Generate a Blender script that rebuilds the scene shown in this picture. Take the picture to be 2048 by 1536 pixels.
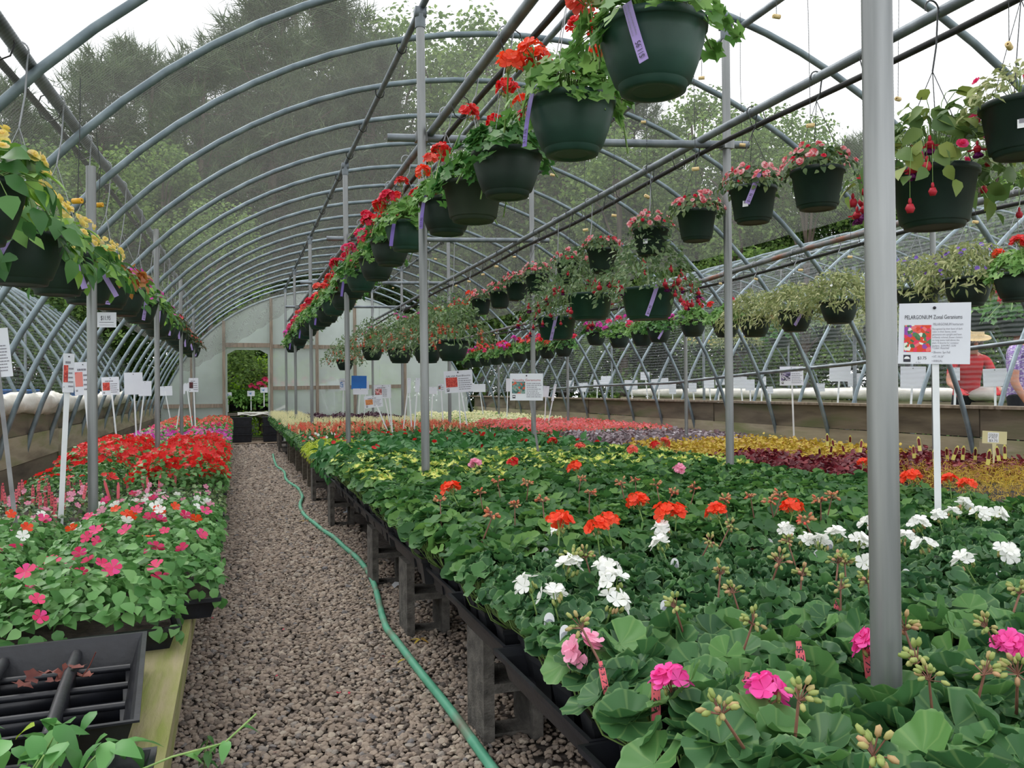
import bpy, bmesh, math, random
import numpy as np
from mathutils import Matrix, Vector

# ------------------------------------------------------------------ reset
for o in list(bpy.data.objects):
    bpy.data.objects.remove(o, do_unlink=True)
SC = bpy.context.scene
COL = SC.collection

# ------------------------------------------------------------------ camera
FPX = 1700.0; CAMH = 1.08
YAW = math.atan(554 / FPX); PITCH = math.atan(9 / FPX); ROLL = 0.009
cF = np.array([math.sin(YAW) * math.cos(PITCH), math.cos(YAW) * math.cos(PITCH), math.sin(PITCH)])
_r = np.array([math.cos(YAW), -math.sin(YAW), 0.0]); _u = np.cross(_r, cF)
cU = _u * math.cos(ROLL) + _r * math.sin(ROLL); cR = _r * math.cos(ROLL) - _u * math.sin(ROLL)
cC = np.array([0.0, 0.0, CAMH])
cam_data = bpy.data.cameras.new('camera'); cam = bpy.data.objects.new('camera', cam_data); COL.objects.link(cam)
cam_data.sensor_width = 36.0; cam_data.lens = FPX / 2048 * 36.0; cam_data.clip_start = 0.05; cam_data.clip_end = 300
M = Matrix.Identity(4)
for i in range(3):
    M[i][0] = cR[i]; M[i][1] = cU[i]; M[i][2] = -cF[i]; M[i][3] = cC[i]
cam.matrix_world = M
SC.camera = cam

# pixel (2048 x 1536 frame) -> direction, and points on known planes
def ray(px, py): return cR * (px - 1024) + cU * (768 - py) + cF * FPX
def onz(px, py, z): d = ray(px, py); return cC + d * ((z - CAMH) / d[2])
def onx(px, py, x): d = ray(px, py); return cC + d * (x / d[0])
def ony(px, py, y): d = ray(px, py); return cC + d * (y / d[1])
def bysize(px, py, wpx, w): return cC + ray(px, py) * (w / wpx)
def proj(p):
    d = np.asarray(p, float) - cC; k = d.dot(cF)
    if k < 0.05: return (-9999, -9999)
    return (1024 + d.dot(cR) * FPX / k, 768 - d.dot(cU) * FPX / k)
def inview(p, mx=120, my=120):
    a, b = proj(p); return -mx < a < 2048 + mx and -my < b < 1536 + my

# ------------------------------------------------------------------ sky, sun, exposure
W = bpy.data.worlds.new('overcast_sky'); SC.world = W; W.use_nodes = True
nt = W.node_tree; nt.nodes.clear()
wo = nt.nodes.new('ShaderNodeOutputWorld'); bg = nt.nodes.new('ShaderNodeBackground')
bg.inputs[0].default_value = (0.95, 0.97, 1.0, 1); bg.inputs[1].default_value = 1.55
nt.links.new(bg.outputs[0], wo.inputs[0])
sd = bpy.data.lights.new('sun', 'SUN'); sun = bpy.data.objects.new('sun', sd); COL.objects.link(sun)
sd.energy = 2.0; sd.angle = math.radians(40); sd.color = (1.0, 0.97, 0.92)
sun.rotation_euler = (math.radians(-34), math.radians(-12), math.radians(12))
SC.view_settings.view_transform = 'Standard'
try: SC.view_settings.look = 'None'
except Exception: pass
SC.view_settings.gamma = 1.0; SC.view_settings.use_curve_mapping = False
SC.view_settings.exposure = 0.42

rng = np.random.default_rng(7); random.seed(7)

# ------------------------------------------------------------------ materials
MATS = {}
def srgb(r, g, b):
    f = lambda c: ((c / 255) / 12.92 if c / 255 <= 0.04045 else ((c / 255 + 0.055) / 1.055) ** 2.4)
    return (f(r), f(g), f(b), 1)
def newmat(name):
    m = bpy.data.materials.new(name); m.use_nodes = True; t = m.node_tree; t.nodes.clear()
    out = t.nodes.new('ShaderNodeOutputMaterial'); MATS[name] = m
    return m, t, out
def N(t, typ, **kw):
    n = t.nodes.new(typ)
    for k, v in kw.items():
        if k.startswith('i_'):
            key = k[2:]; key = int(key) if key.isdigit() else key
            n.inputs[key].default_value = v
        else: setattr(n, k, v)
    return n
def ramp(t, stops, fac):
    r = t.nodes.new('ShaderNodeValToRGB'); e = r.color_ramp.elements
    while len(e) > 1: e.remove(e[-1])
    e[0].position = stops[0][0]; e[0].color = stops[0][1]
    for p, c in stops[1:]:
        x = e.new(p); x.color = c
    t.links.new(fac, r.inputs[0]); return r
def mat_noise(name, c1, c2, scale=8, rough=0.6, metal=0.0, bump=0.0, stretch=(1, 1, 1), spec=0.5, detail=5, bscale=None, c3=None):
    """two (or three) tone noise-mottled surface"""
    m, t, out = newmat(name); L = t.links
    b = N(t, 'ShaderNodeBsdfPrincipled'); b.inputs['Roughness'].default_value = rough; b.inputs['Metallic'].default_value = metal
    b.inputs['Specular IOR Level'].default_value = spec
    tc = N(t, 'ShaderNodeTexCoord'); mp = N(t, 'ShaderNodeMapping'); mp.inputs['Scale'].default_value = stretch
    L.new(tc.outputs['Object'], mp.inputs[0])
    nz = N(t, 'ShaderNodeTexNoise'); nz.inputs['Scale'].default_value = scale; nz.inputs['Detail'].default_value = detail
    L.new(mp.outputs[0], nz.inputs['Vector'])
    st = [(0.33, c1), (0.67, c2)] if c3 is None else [(0.3, c1), (0.5, c2), (0.7, c3)]
    r = ramp(t, st, nz.outputs[0]); L.new(r.outputs[0], b.inputs['Base Color'])
    if bump:
        n2 = N(t, 'ShaderNodeTexNoise'); n2.inputs['Scale'].default_value = bscale or scale * 4; n2.inputs['Detail'].default_value = 4
        L.new(mp.outputs[0], n2.inputs['Vector'])
        bp = N(t, 'ShaderNodeBump'); bp.inputs['Strength'].default_value = bump; bp.inputs['Distance'].default_value = 0.01
        L.new(n2.outputs[0], bp.inputs['Height']); L.new(bp.outputs[0], b.inputs['Normal'])
    L.new(b.outputs[0], out.inputs[0]); return m
def mat_leaf(name, c1, c2, c3=None, trans=0.3, rough=0.5, veins=0, edge=None, center=None, spec=0.35):
    """leaf / petal: tone varies leaf by leaf, light passes through; optional veins and coloured rim from the leaf's own UV"""
    m, t, out = newmat(name); L = t.links
    g = N(t, 'ShaderNodeNewGeometry'); oi = N(t, 'ShaderNodeObjectInfo')
    ad = N(t, 'ShaderNodeMath', operation='ADD'); L.new(g.outputs['Random Per Island'], ad.inputs[0]); L.new(oi.outputs['Random'], ad.inputs[1])
    fr = N(t, 'ShaderNodeMath', operation='FRACT'); L.new(ad.outputs[0], fr.inputs[0])
    st = [(0.0, c1), (1.0, c2)] if c3 is None else [(0.0, c1), (0.6, c2), (1.0, c3)]
    r = ramp(t, st, fr.outputs[0]); colr = r.outputs[0]
    if veins or edge or center:
        uv = N(t, 'ShaderNodeUVMap'); sp = N(t, 'ShaderNodeSeparateXYZ'); L.new(uv.outputs[0], sp.inputs[0])
        x = N(t, 'ShaderNodeMath', operation='SUBTRACT', i_1=0.5); L.new(sp.outputs[0], x.inputs[0])
        y = N(t, 'ShaderNodeMath', operation='SUBTRACT', i_1=0.5); L.new(sp.outputs[1], y.inputs[0])
        xx = N(t, 'ShaderNodeMath', operation='MULTIPLY'); L.new(x.outputs[0], xx.inputs[0]); L.new(x.outputs[0], xx.inputs[1])
        yy = N(t, 'ShaderNodeMath', operation='MULTIPLY_ADD'); L.new(y.outputs[0], yy.inputs[0]); L.new(y.outputs[0], yy.inputs[1]); L.new(xx.outputs[0], yy.inputs[2])
        rad = N(t, 'ShaderNodeMath', operation='SQRT'); L.new(yy.outputs[0], rad.inputs[0])
        if veins:
            an = N(t, 'ShaderNodeMath', operation='ARCTAN2'); L.new(y.outputs[0], an.inputs[0]); L.new(x.outputs[0], an.inputs[1])
            mu = N(t, 'ShaderNodeMath', operation='MULTIPLY', i_1=float(veins)); L.new(an.outputs[0], mu.inputs[0])
            cs = N(t, 'ShaderNodeMath', operation='COSINE'); L.new(mu.outputs[0], cs.inputs[0])
            pw = N(t, 'ShaderNodeMapRange', i_1=0.86, i_2=1.0, i_3=0.0, i_4=0.28); L.new(cs.outputs[0], pw.inputs[0])
            mx = N(t, 'ShaderNodeMix', data_type='RGBA'); L.new(pw.outputs[0], mx.inputs[0]); L.new(colr, mx.inputs[6]); mx.inputs[7].default_value = srgb(142, 172, 104); colr = mx.outputs[2]
        if edge:
            er = N(t, 'ShaderNodeMapRange', i_1=edge[1], i_2=edge[2], i_3=0.0, i_4=1.0); L.new(rad.outputs[0], er.inputs[0])
            mx = N(t, 'ShaderNodeMix', data_type='RGBA'); L.new(er.outputs[0], mx.inputs[0]); L.new(colr, mx.inputs[6]); mx.inputs[7].default_value = edge[0]; colr = mx.outputs[2]
        if center:
            er = N(t, 'ShaderNodeMapRange', i_1=center[1], i_2=center[2], i_3=1.0, i_4=0.0); L.new(rad.outputs[0], er.inputs[0])
            mx = N(t, 'ShaderNodeMix', data_type='RGBA'); L.new(er.outputs[0], mx.inputs[0]); L.new(colr, mx.inputs[6]); mx.inputs[7].default_value = center[0]; colr = mx.outputs[2]
    b = N(t, 'ShaderNodeBsdfPrincipled'); b.inputs['Roughness'].default_value = rough; b.inputs['Specular IOR Level'].default_value = spec
    L.new(colr, b.inputs['Base Color'])
    tr = N(t, 'ShaderNodeBsdfTranslucent'); L.new(colr, tr.inputs[0])
    mx = N(t, 'ShaderNodeMixShader', i_0=trans); L.new(b.outputs[0], mx.inputs[1]); L.new(tr.outputs[0], mx.inputs[2])
    L.new(mx.outputs[0], out.inputs[0]); return m

mat_noise('galvanised', srgb(126, 129, 130), srgb(158, 160, 160), 26, 0.42, 0.6, stretch=(1, 1, 0.06))
mat_noise('galv_dull', srgb(105, 113, 120), srgb(140, 148, 154), 10, 0.5, 0.45)
mat_noise('hoop_steel', srgb(104, 118, 126), srgb(136, 150, 156), 9, 0.5, 0.4)
mat_noise('rust_pipe', srgb(96, 100, 104), srgb(122, 124, 126), 5, 0.65, 0.3, c3=srgb(138, 84, 58))
mat_noise('black_hose', srgb(22, 23, 26), srgb(44, 45, 48), 12, 0.5)
mat_noise('black_plastic', srgb(16, 17, 22), srgb(33, 35, 42), 16, 0.42, bump=0.08)
mat_noise('pot_green', srgb(30, 60, 54), srgb(46, 80, 71), 7, 0.45, bump=0.06)
mat_noise('pot_dark', srgb(26, 42, 39), srgb(42, 60, 55), 7, 0.5, bump=0.06)
mat_noise('pot_olive', srgb(46, 56, 48), srgb(64, 74, 62), 5, 0.6, bump=0.1)
mat_noise('pot_black', srgb(20, 22, 26), srgb(36, 38, 42), 12, 0.45)
mat_noise('soil', srgb(36, 27, 22), srgb(66, 52, 44), 60, 0.95, bump=0.6)
mat_noise('dark_ground', srgb(58, 52, 48), srgb(100, 92, 86), 38, 0.95, bump=0.7, bscale=70)
mat_noise('grass_ground', srgb(52, 74, 36), srgb(90, 110, 60), 3, 0.95, bump=0.5)
mat_noise('sand', srgb(140, 122, 104), srgb(170, 152, 132), 12, 0.95, bump=0.4)
mat_noise('wood_old', srgb(88, 80, 70), srgb(126, 118, 104), 5, 0.85, bump=0.3, stretch=(6, 0.7, 6))
mat_noise('wood_dark', srgb(52, 46, 40), srgb(92, 82, 70), 4, 0.85, bump=0.3, stretch=(5, 0.6, 5))
mat_noise('wood_frame', srgb(110, 98, 84), srgb(146, 132, 116), 6, 0.8, bump=0.2, stretch=(5, 5, 0.6))
mat_noise('wood_moss', srgb(158, 146, 116), srgb(142, 138, 92), 5, 0.85, bump=0.35, stretch=(5, 0.8, 5), c3=srgb(124, 132, 62))
mat_noise('baseboard_wood', srgb(74, 66, 56), srgb(112, 102, 86), 2.4, 0.85, bump=0.3, stretch=(3, 0.5, 3), c3=srgb(92, 96, 66))
mat_noise('baseboard_grey', srgb(122, 112, 94), srgb(156, 146, 124), 2.4, 0.85, bump=0.3, stretch=(3, 0.5, 3), c3=srgb(120, 124, 82))
mat_noise('cinder', srgb(78, 76, 72), srgb(116, 112, 106), 22, 0.95, bump=0.7, bscale=120)
mat_noise('hose_green', srgb(80, 160, 128), srgb(104, 182, 150), 5, 0.5, c3=srgb(126, 122, 106))
mat_noise('white_plastic', srgb(226, 228, 232), srgb(238, 240, 243), 6, 0.45)
mat_noise('sheet_white', srgb(204, 200, 190), srgb(226, 223, 216), 6, 0.4, bump=0.6, bscale=18)
mat_noise('sign_white', srgb(222, 224, 234), srgb(230, 232, 240), 5, 0.5)
mat_noise('sign_cream', srgb(206, 198, 150), srgb(216, 208, 160), 5, 0.5)
mat_noise('blue_plastic', srgb(18, 96, 178), srgb(26, 110, 192), 5, 0.4)
mat_noise('stake_steel', srgb(120, 120, 122), srgb(146, 146, 148), 9, 0.5, 0.2)
mat_noise('ink', srgb(48, 46, 54), srgb(62, 60, 70), 5, 0.8)
mat_noise('ink_soft', srgb(132, 130, 140), srgb(148, 146, 156), 5, 0.8)
mat_noise('ink_red', srgb(160, 60, 62), srgb(180, 74, 74), 5, 0.8)
mat_noise('tag_purple', srgb(160, 138, 204), srgb(174, 152, 214), 5, 0.45)
mat_noise('tag_violet', srgb(108, 84, 172), srgb(122, 98, 186), 5, 0.45)
mat_noise('tag_pink', srgb(226, 96, 108), srgb(236, 112, 122), 5, 0.5)
mat_noise('tag_white', srgb(226, 228, 230), srgb(238, 238, 240), 5, 0.45)
mat_noise('tag_grey', srgb(130, 132, 142), srgb(176, 178, 186), 60, 0.5)
mat_noise('tag_red', srgb(176, 64, 52), srgb(200, 84, 62), 40, 0.5)
mat_noise('tag_yellow', srgb(208, 200, 96), srgb(222, 214, 120), 5, 0.5)
mat_noise('bobbin', srgb(224, 192, 130), srgb(238, 210, 152), 20, 0.5)
mat_noise('bobbin_yellow', srgb(222, 160, 28), srgb(236, 178, 44), 20, 0.5)
mat_noise('wire', srgb(138, 142, 146), srgb(170, 172, 176), 9, 0.4, 0.5)
mat_noise('wire_dark', srgb(36, 40, 42), srgb(58, 62, 64), 9, 0.5)
mat_noise('bark', srgb(70, 60, 54), srgb(112, 98, 88), 3, 0.95, bump=0.5, stretch=(3, 3, 0.5))
mat_noise('stem_green', srgb(104, 138, 66), srgb(134, 164, 92), 30, 0.6)
mat_noise('stem_brown', srgb(110, 72, 60), srgb(138, 96, 78), 30, 0.6)
mat_noise('skin', srgb(176, 116, 92), srgb(192, 134, 108), 4, 0.6)
mat_noise('shirt_red', srgb(178, 26, 34), srgb(200, 36, 44), 6, 0.8)
mat_noise('shirt_purple', srgb(232, 228, 236), srgb(136, 104, 172), 34, 0.8, stretch=(1, 1, 3.2), c3=srgb(90, 66, 130))
mat_noise('trousers_dark', srgb(24, 26, 32), srgb(38, 40, 48), 8, 0.85)
mat_noise('straw', srgb(196, 168, 120), srgb(214, 190, 146), 40, 0.8, bump=0.3)
mat_noise('hair_brown', srgb(60, 42, 32), srgb(84, 60, 44), 20, 0.7)
mat_noise('petal_litter', srgb(200, 40, 66), srgb(214, 60, 90), 20, 0.6)
mat_noise('dry_leaf', srgb(84, 36, 32), srgb(122, 60, 44), 20, 0.7)

# gravel: every stone its own tone
m, t, out = newmat('gravel'); L = t.links
g = N(t, 'ShaderNodeNewGeometry'); oi = N(t, 'ShaderNodeObjectInfo')
ad = N(t, 'ShaderNodeMath', operation='ADD'); L.new(g.outputs['Random Per Island'], ad.inputs[0]); L.new(oi.outputs['Random'], ad.inputs[1])
fr = N(t, 'ShaderNodeMath', operation='FRACT'); L.new(ad.outputs[0], fr.inputs[0])
r = ramp(t, [(0, srgb(98, 90, 84)), (0.22, srgb(154, 138, 124)), (0.5, srgb(174, 157, 141)), (0.74, srgb(132, 119, 110)), (0.9, srgb(194, 180, 163)), (1, srgb(118, 116, 118))], fr.outputs[0])
b = N(t, 'ShaderNodeBsdfPrincipled'); b.inputs['Roughness'].default_value = 0.85; L.new(r.outputs[0], b.inputs['Base Color']); L.new(b.outputs[0], out.inputs[0])

G = srgb
mat_leaf('leaf_zonal', G(46, 86, 52), G(68, 112, 64), G(92, 138, 72), 0.26, 0.5, veins=7, edge=(G(120, 156, 102), 0.46, 0.5), spec=0.35)
mat_leaf('leaf_crinkle', G(44, 86, 52), G(66, 108, 64), G(78, 124, 66), 0.25, 0.5, edge=(G(116, 150, 100), 0.44, 0.5))
mat_leaf('leaf_gerbed', G(48, 90, 48), G(72, 118, 60), G(106, 148, 72), 0.3, 0.55)
mat_leaf('leaf_varieg_yellow', G(96, 148, 60), G(130, 172, 72), G(160, 190, 84), 0.3, 0.5, center=(G(236, 232, 120), 0.12, 0.36))
mat_leaf('leaf_ivy', G(90, 138, 68), G(120, 166, 86), G(146, 188, 104), 0.38, 0.45)
mat_leaf('leaf_ivy_dark', G(58, 108, 56), G(84, 136, 66), G(104, 152, 74), 0.35, 0.45)
mat_leaf('leaf_bold', G(52, 108, 58), G(82, 138, 74), None, 0.25, 0.5, veins=0)
mat_leaf('leaf_imp', G(72, 124, 62), G(102, 152, 84), G(128, 174, 106), 0.28, 0.42)
mat_leaf('leaf_imp_big', G(64, 112, 60), G(98, 146, 78), G(140, 184, 66), 0.32, 0.4)
mat_leaf('leaf_ng', G(36, 52, 34), G(60, 82, 44), G(96, 70, 46), 0.2, 0.4)
mat_leaf('leaf_double', G(58, 86, 54), G(92, 118, 74), G(120, 138, 84), 0.25, 0.45)
mat_leaf('leaf_fuchsia', G(84, 112, 74), G(112, 138, 94), G(142, 160, 118), 0.28, 0.5)
mat_leaf('leaf_fuchsia_big', G(74, 106, 58), G(106, 134, 72), G(146, 160, 80), 0.3, 0.45)
mat_leaf('leaf_dusty', G(116, 130, 78), G(158, 168, 112), G(204, 204, 156), 0.28, 0.6)
mat_leaf('leaf_lime', G(150, 178, 46), G(188, 206, 66), G(212, 222, 100), 0.3, 0.5)
mat_leaf('leaf_gold', G(180, 152, 50), G(206, 180, 66), G(170, 120, 56), 0.25, 0.5)
mat_leaf('leaf_burgundy', G(82, 22, 34), G(118, 34, 46), G(146, 58, 62), 0.22, 0.45)
mat_leaf('leaf_plum', G(58, 30, 44), G(84, 46, 62), None, 0.2, 0.45)
mat_leaf('leaf_silver', G(150, 140, 146), G(112, 84, 88), G(184, 178, 184), 0.2, 0.5)
mat_leaf('leaf_rust', G(176, 86, 44), G(150, 100, 52), G(196, 140, 70), 0.3, 0.5)
mat_leaf('leaf_vinca', G(78, 132, 70), G(104, 160, 88), G(128, 180, 104), 0.3, 0.35)
mat_leaf('leaf_far', G(80, 130, 58), G(116, 164, 74), G(142, 184, 96), 0.35, 0.6)
mat_leaf('tree_leaf', G(80, 108, 58), G(112, 142, 74), G(144, 172, 92), 0.45, 0.6)
mat_leaf('tree_leaf_dark', G(48, 74, 40), G(70, 98, 50), G(90, 118, 58), 0.4, 0.6)
mat_leaf('tree_leaf_bright', G(158, 204, 50), G(190, 224, 74), G(132, 184, 52), 0.5, 0.6)
mat_leaf('pine_needle', G(58, 78, 52), G(82, 104, 66), G(100, 114, 78), 0.3, 0.6)
mat_leaf('petal_pink', G(238, 66, 160), G(250, 100, 186), None, 0.35, 0.55)
mat_leaf('petal_palepink', G(238, 146, 178), G(250, 176, 204), None, 0.35, 0.55)
mat_leaf('petal_rose', G(226, 46, 104), G(244, 84, 130), G(234, 70, 150), 0.35, 0.55)
mat_leaf('petal_white', G(246, 246, 240), G(252, 252, 250), None, 0.35, 0.55)
mat_leaf('petal_orange', G(240, 66, 36), G(250, 88, 48), None, 0.35, 0.5)
mat_leaf('petal_red', G(206, 28, 32), G(226, 42, 44), G(232, 58, 50), 0.35, 0.5)
mat_leaf('petal_crimson', G(214, 32, 66), G(234, 52, 90), None, 0.35, 0.5)
mat_leaf('petal_coral', G(234, 88, 78), G(248, 118, 102), None, 0.35, 0.5)
mat_leaf('petal_salmon', G(226, 104, 112), G(242, 140, 138), None, 0.35, 0.5)
mat_leaf('petal_magenta', G(214, 60, 176), G(236, 90, 200), None, 0.35, 0.5)
mat_leaf('petal_yellow', G(236, 214, 110), G(246, 230, 150), G(244, 220, 176), 0.35, 0.5)
mat_leaf('petal_bicolor', G(206, 36, 60), G(240, 170, 176), G(250, 226, 226), 0.35, 0.5)
mat_leaf('petal_purple', G(126, 92, 196), G(150, 118, 216), None, 0.35, 0.5)
mat_leaf('petal_plum', G(90, 24, 84), G(116, 36, 104), None, 0.3, 0.5)
mat_leaf('petal_fuchsia', G(190, 36, 58), G(216, 66, 80), None, 0.3, 0.4)
mat_leaf('petal_peach', G(214, 120, 92), G(232, 160, 124), None, 0.3, 0.5)
mat_leaf('petal_cream', G(236, 228, 170), G(246, 242, 206), None, 0.35, 0.5)
mat_leaf('petal_marigold', G(238, 150, 24), G(248, 176, 40), None, 0.35, 0.5)
mat_leaf('bud_green', G(140, 160, 86), G(172, 180, 108), G(200, 150, 120), 0.25, 0.5)
mat_leaf('bud_coral', G(212, 120, 92), G(196, 164, 116), G(226, 92, 72), 0.25, 0.5)

# shade cloth: woven net, mostly see-through
def mat_net(name, c, dens, stripe, period, axis):
    m, t, out = newmat(name); L = t.links
    tc = N(t, 'ShaderNodeTexCoord'); wv = N(t, 'ShaderNodeTexWave', wave_type='BANDS', bands_direction=axis)
    wv.inputs['Scale'].default_value = 0.314 / period; wv.inputs['Distortion'].default_value = 1.5; wv.inputs['Detail'].default_value = 2; wv.inputs['Detail Scale'].default_value = 0.6
    L.new(tc.outputs['Object'], wv.inputs['Vector'])
    nz = N(t, 'ShaderNodeTexNoise'); nz.inputs['Scale'].default_value = 0.8; L.new(tc.outputs['Object'], nz.inputs['Vector'])
    mr = N(t, 'ShaderNodeMapRange', i_1=0.0, i_2=1.0, i_3=dens - stripe, i_4=dens + stripe); L.new(wv.outputs['Fac'], mr.inputs[0])
    m2 = N(t, 'ShaderNodeMapRange', i_1=0.3, i_2=0.7, i_3=-0.05, i_4=0.05); L.new(nz.outputs[0], m2.inputs[0])
    ad = N(t, 'ShaderNodeMath', operation='ADD'); L.new(mr.outputs[0], ad.inputs[0]); L.new(m2.outputs[0], ad.inputs[1])
    df = N(t, 'ShaderNodeBsdfDiffuse'); df.inputs[0].default_value = c
    tl = N(t, 'ShaderNodeBsdfTranslucent'); tl.inputs[0].default_value = c
    m0 = N(t, 'ShaderNodeMixShader', i_0=0.5); L.new(df.outputs[0], m0.inputs[1]); L.new(tl.outputs[0], m0.inputs[2])
    tp = N(t, 'ShaderNodeBsdfTransparent')
    mx = N(t, 'ShaderNodeMixShader'); L.new(ad.outputs[0], mx.inputs[0]); L.new(tp.outputs[0], mx.inputs[1]); L.new(m0.outputs[0], mx.inputs[2])
    L.new(mx.outputs[0], out.inputs[0]); return m
mat_net('shade_net', srgb(118, 119, 115), 0.38, 0.12, 0.022, 'Y')
mat_net('shade_net_pale', srgb(160, 164, 168), 0.17, 0.10, 0.04, 'Z')
# polythene end wall: cloudy film
m, t, out = newmat('poly_film'); L = t.links
tc = N(t, 'ShaderNodeTexCoord'); nz = N(t, 'ShaderNodeTexNoise'); nz.inputs['Scale'].default_value = 1.6; nz.inputs['Detail'].default_value = 5; L.new(tc.outputs['Object'], nz.inputs['Vector'])
mr = N(t, 'ShaderNodeMapRange', i_1=0.3, i_2=0.7, i_3=0.66, i_4=0.86); L.new(nz.outputs[0], mr.inputs[0])
df = N(t, 'ShaderNodeBsdfPrincipled'); df.inputs['Base Color'].default_value = srgb(208, 220, 218); df.inputs['Roughness'].default_value = 0.3
tl = N(t, 'ShaderNodeBsdfTranslucent'); tl.inputs[0].default_value = srgb(228, 238, 236)
m0 = N(t, 'ShaderNodeMixShader', i_0=0.55); L.new(df.outputs[0], m0.inputs[1]); L.new(tl.outputs[0], m0.inputs[2])
tp = N(t, 'ShaderNodeBsdfTransparent'); mx = N(t, 'ShaderNodeMixShader'); L.new(mr.outputs[0], mx.inputs[0]); L.new(tp.outputs[0], mx.inputs[1]); L.new(m0.outputs[0], mx.inputs[2])
L.new(mx.outputs[0], out.inputs[0])

# ------------------------------------------------------------------ mesh kit
class MB:
    def __init__(s): s.V = []; s.F = []; s.m = []; s.uv = []; s.n = 0; s.has = False
    def add(s, V, F, m=0, uv=None):
        V = np.asarray(V, float).reshape(-1, 3); F = np.asarray(F, int)
        if F.size == 0: return s
        s.V.append(V); s.F.append(F + s.n); s.m.append(np.full(len(F), m)); s.uv.append(uv if uv is not None else np.full((len(V), 2), 0.5))
        if uv is not None: s.has = True
        s.n += len(V); return s
    def mesh(s, name, mats, smooth=True):
        me = bpy.data.meshes.new(name)
        V = np.concatenate(s.V); me.vertices.add(len(V)); me.vertices.foreach_set('co', V.ravel())
        loops = np.concatenate([f.ravel() for f in s.F]); tot = np.concatenate([np.full(len(f), f.shape[1]) for f in s.F])
        st = np.concatenate([[0], np.cumsum(tot)[:-1]])
        me.loops.add(len(loops)); me.loops.foreach_set('vertex_index', loops.astype(np.int32))
        me.polygons.add(len(tot)); me.polygons.foreach_set('loop_start', st.astype(np.int32))
        try: me.polygons.foreach_set('loop_total', tot.astype(np.int32))
        except Exception: pass
        for k in ([mats] if isinstance(mats, str) else mats): me.materials.append(MATS[k])
        me.polygons.foreach_set('material_index', np.concatenate(s.m).astype(np.int32))
        if s.has:
            ul = me.uv_layers.new(name='UVMap'); ul.data.foreach_set('uv', np.concatenate(s.uv)[loops].ravel())
        me.update(calc_edges=True); me.validate()
        me.polygons.foreach_set('use_smooth', np.full(len(me.polygons), bool(smooth)))
        return me
    def obj(s, name, mats, parent=None, smooth=True, loc=None, rot=None):
        return mko(name, s.mesh(name, mats, smooth), parent, loc, rot)
def mko(name, me, parent=None, loc=None, rot=None, scale=None):
    o = bpy.data.objects.new(name, me); COL.objects.link(o)
    if parent is not None: o.parent = parent
    if loc is not None: o.location = [float(v) for v in loc]
    if rot is not None: o.rotation_euler = [float(v) for v in rot]
    if scale is not None: o.scale = (scale,) * 3 if np.isscalar(scale) else [float(v) for v in scale]
    return o
def tag(o, label=None, cat=None, group=None, kind=None):
    if label: o['label'] = label
    if cat: o['category'] = cat
    if group: o['group'] = group
    if kind: o['kind'] = kind
    return o
def thing(name, label, cat, loc=(0, 0, 0), rot=(0, 0, 0), group=None):
    return tag(mko(name, None, None, loc, rot), label, cat, group)

BOXF = [[0, 3, 2, 1], [4, 5, 6, 7], [0, 1, 5, 4], [1, 2, 6, 5], [2, 3, 7, 6], [3, 0, 4, 7]]
def box(mb, c, s, m=0, R=None, taper=1.0):
    x, y, z = [v / 2 for v in s]; k = taper
    V = np.array([[-x * k, -y * k, -z], [x * k, -y * k, -z], [x * k, y * k, -z], [-x * k, y * k, -z], [-x, -y, z], [x, -y, z], [x, y, z], [-x, y, z]])
    if R is not None: V = V @ np.asarray(R).T
    mb.add(V + np.asarray(c, float), BOXF, m); return mb
def frame_of(d, up=(0, 0, 1)):
    d = np.asarray(d, float); d = d / (np.linalg.norm(d) + 1e-9); up = np.asarray(up, float)
    if abs(d.dot(up)) > 0.97: up = np.array([1.0, 0, 0])
    a = np.cross(up, d); a /= np.linalg.norm(a); b = np.cross(d, a); return a, b, d
def tube(mb, P, r, n=8, m=0, cap=True):
    P = np.asarray(P, float); k = len(P); rr = np.full(k, r) if np.isscalar(r) else np.asarray(r, float)
    T = np.gradient(P, axis=0); th = np.linspace(0, 2 * math.pi, n, endpoint=False); V = np.zeros((k, n, 3))
    a, b, d = frame_of(T[0])
    for i in range(k):
        d = T[i] / (np.linalg.norm(T[i]) + 1e-9)
        a = a - d * a.dot(d); na = np.linalg.norm(a)
        if na < 1e-6: a, b, d = frame_of(d)
        else: a = a / na
        b = np.cross(d, a); V[i] = P[i] + rr[i] * (np.cos(th)[:, None] * a + np.sin(th)[:, None] * b)
    i, j = np.meshgrid(np.arange(k - 1), np.arange(n), indexing='ij'); i = i.ravel(); j = j.ravel(); j2 = (j + 1) % n
    base = mb.n
    mb.add(V.reshape(-1, 3), np.stack([i * n + j, i * n + j2, (i + 1) * n + j2, (i + 1) * n + j], 1), m)
    if cap:
        Vc = np.concatenate([[P[0]], V[0], [P[-1]], V[-1]]); jj = np.arange(n); j2 = (jj + 1) % n
        mb.add(Vc, np.concatenate([np.stack([np.zeros(n, int), 1 + j2, 1 + jj], 1), np.stack([np.full(n, n + 1), n + 2 + jj, n + 2 + j2], 1)]), m)
    return mb
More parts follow.
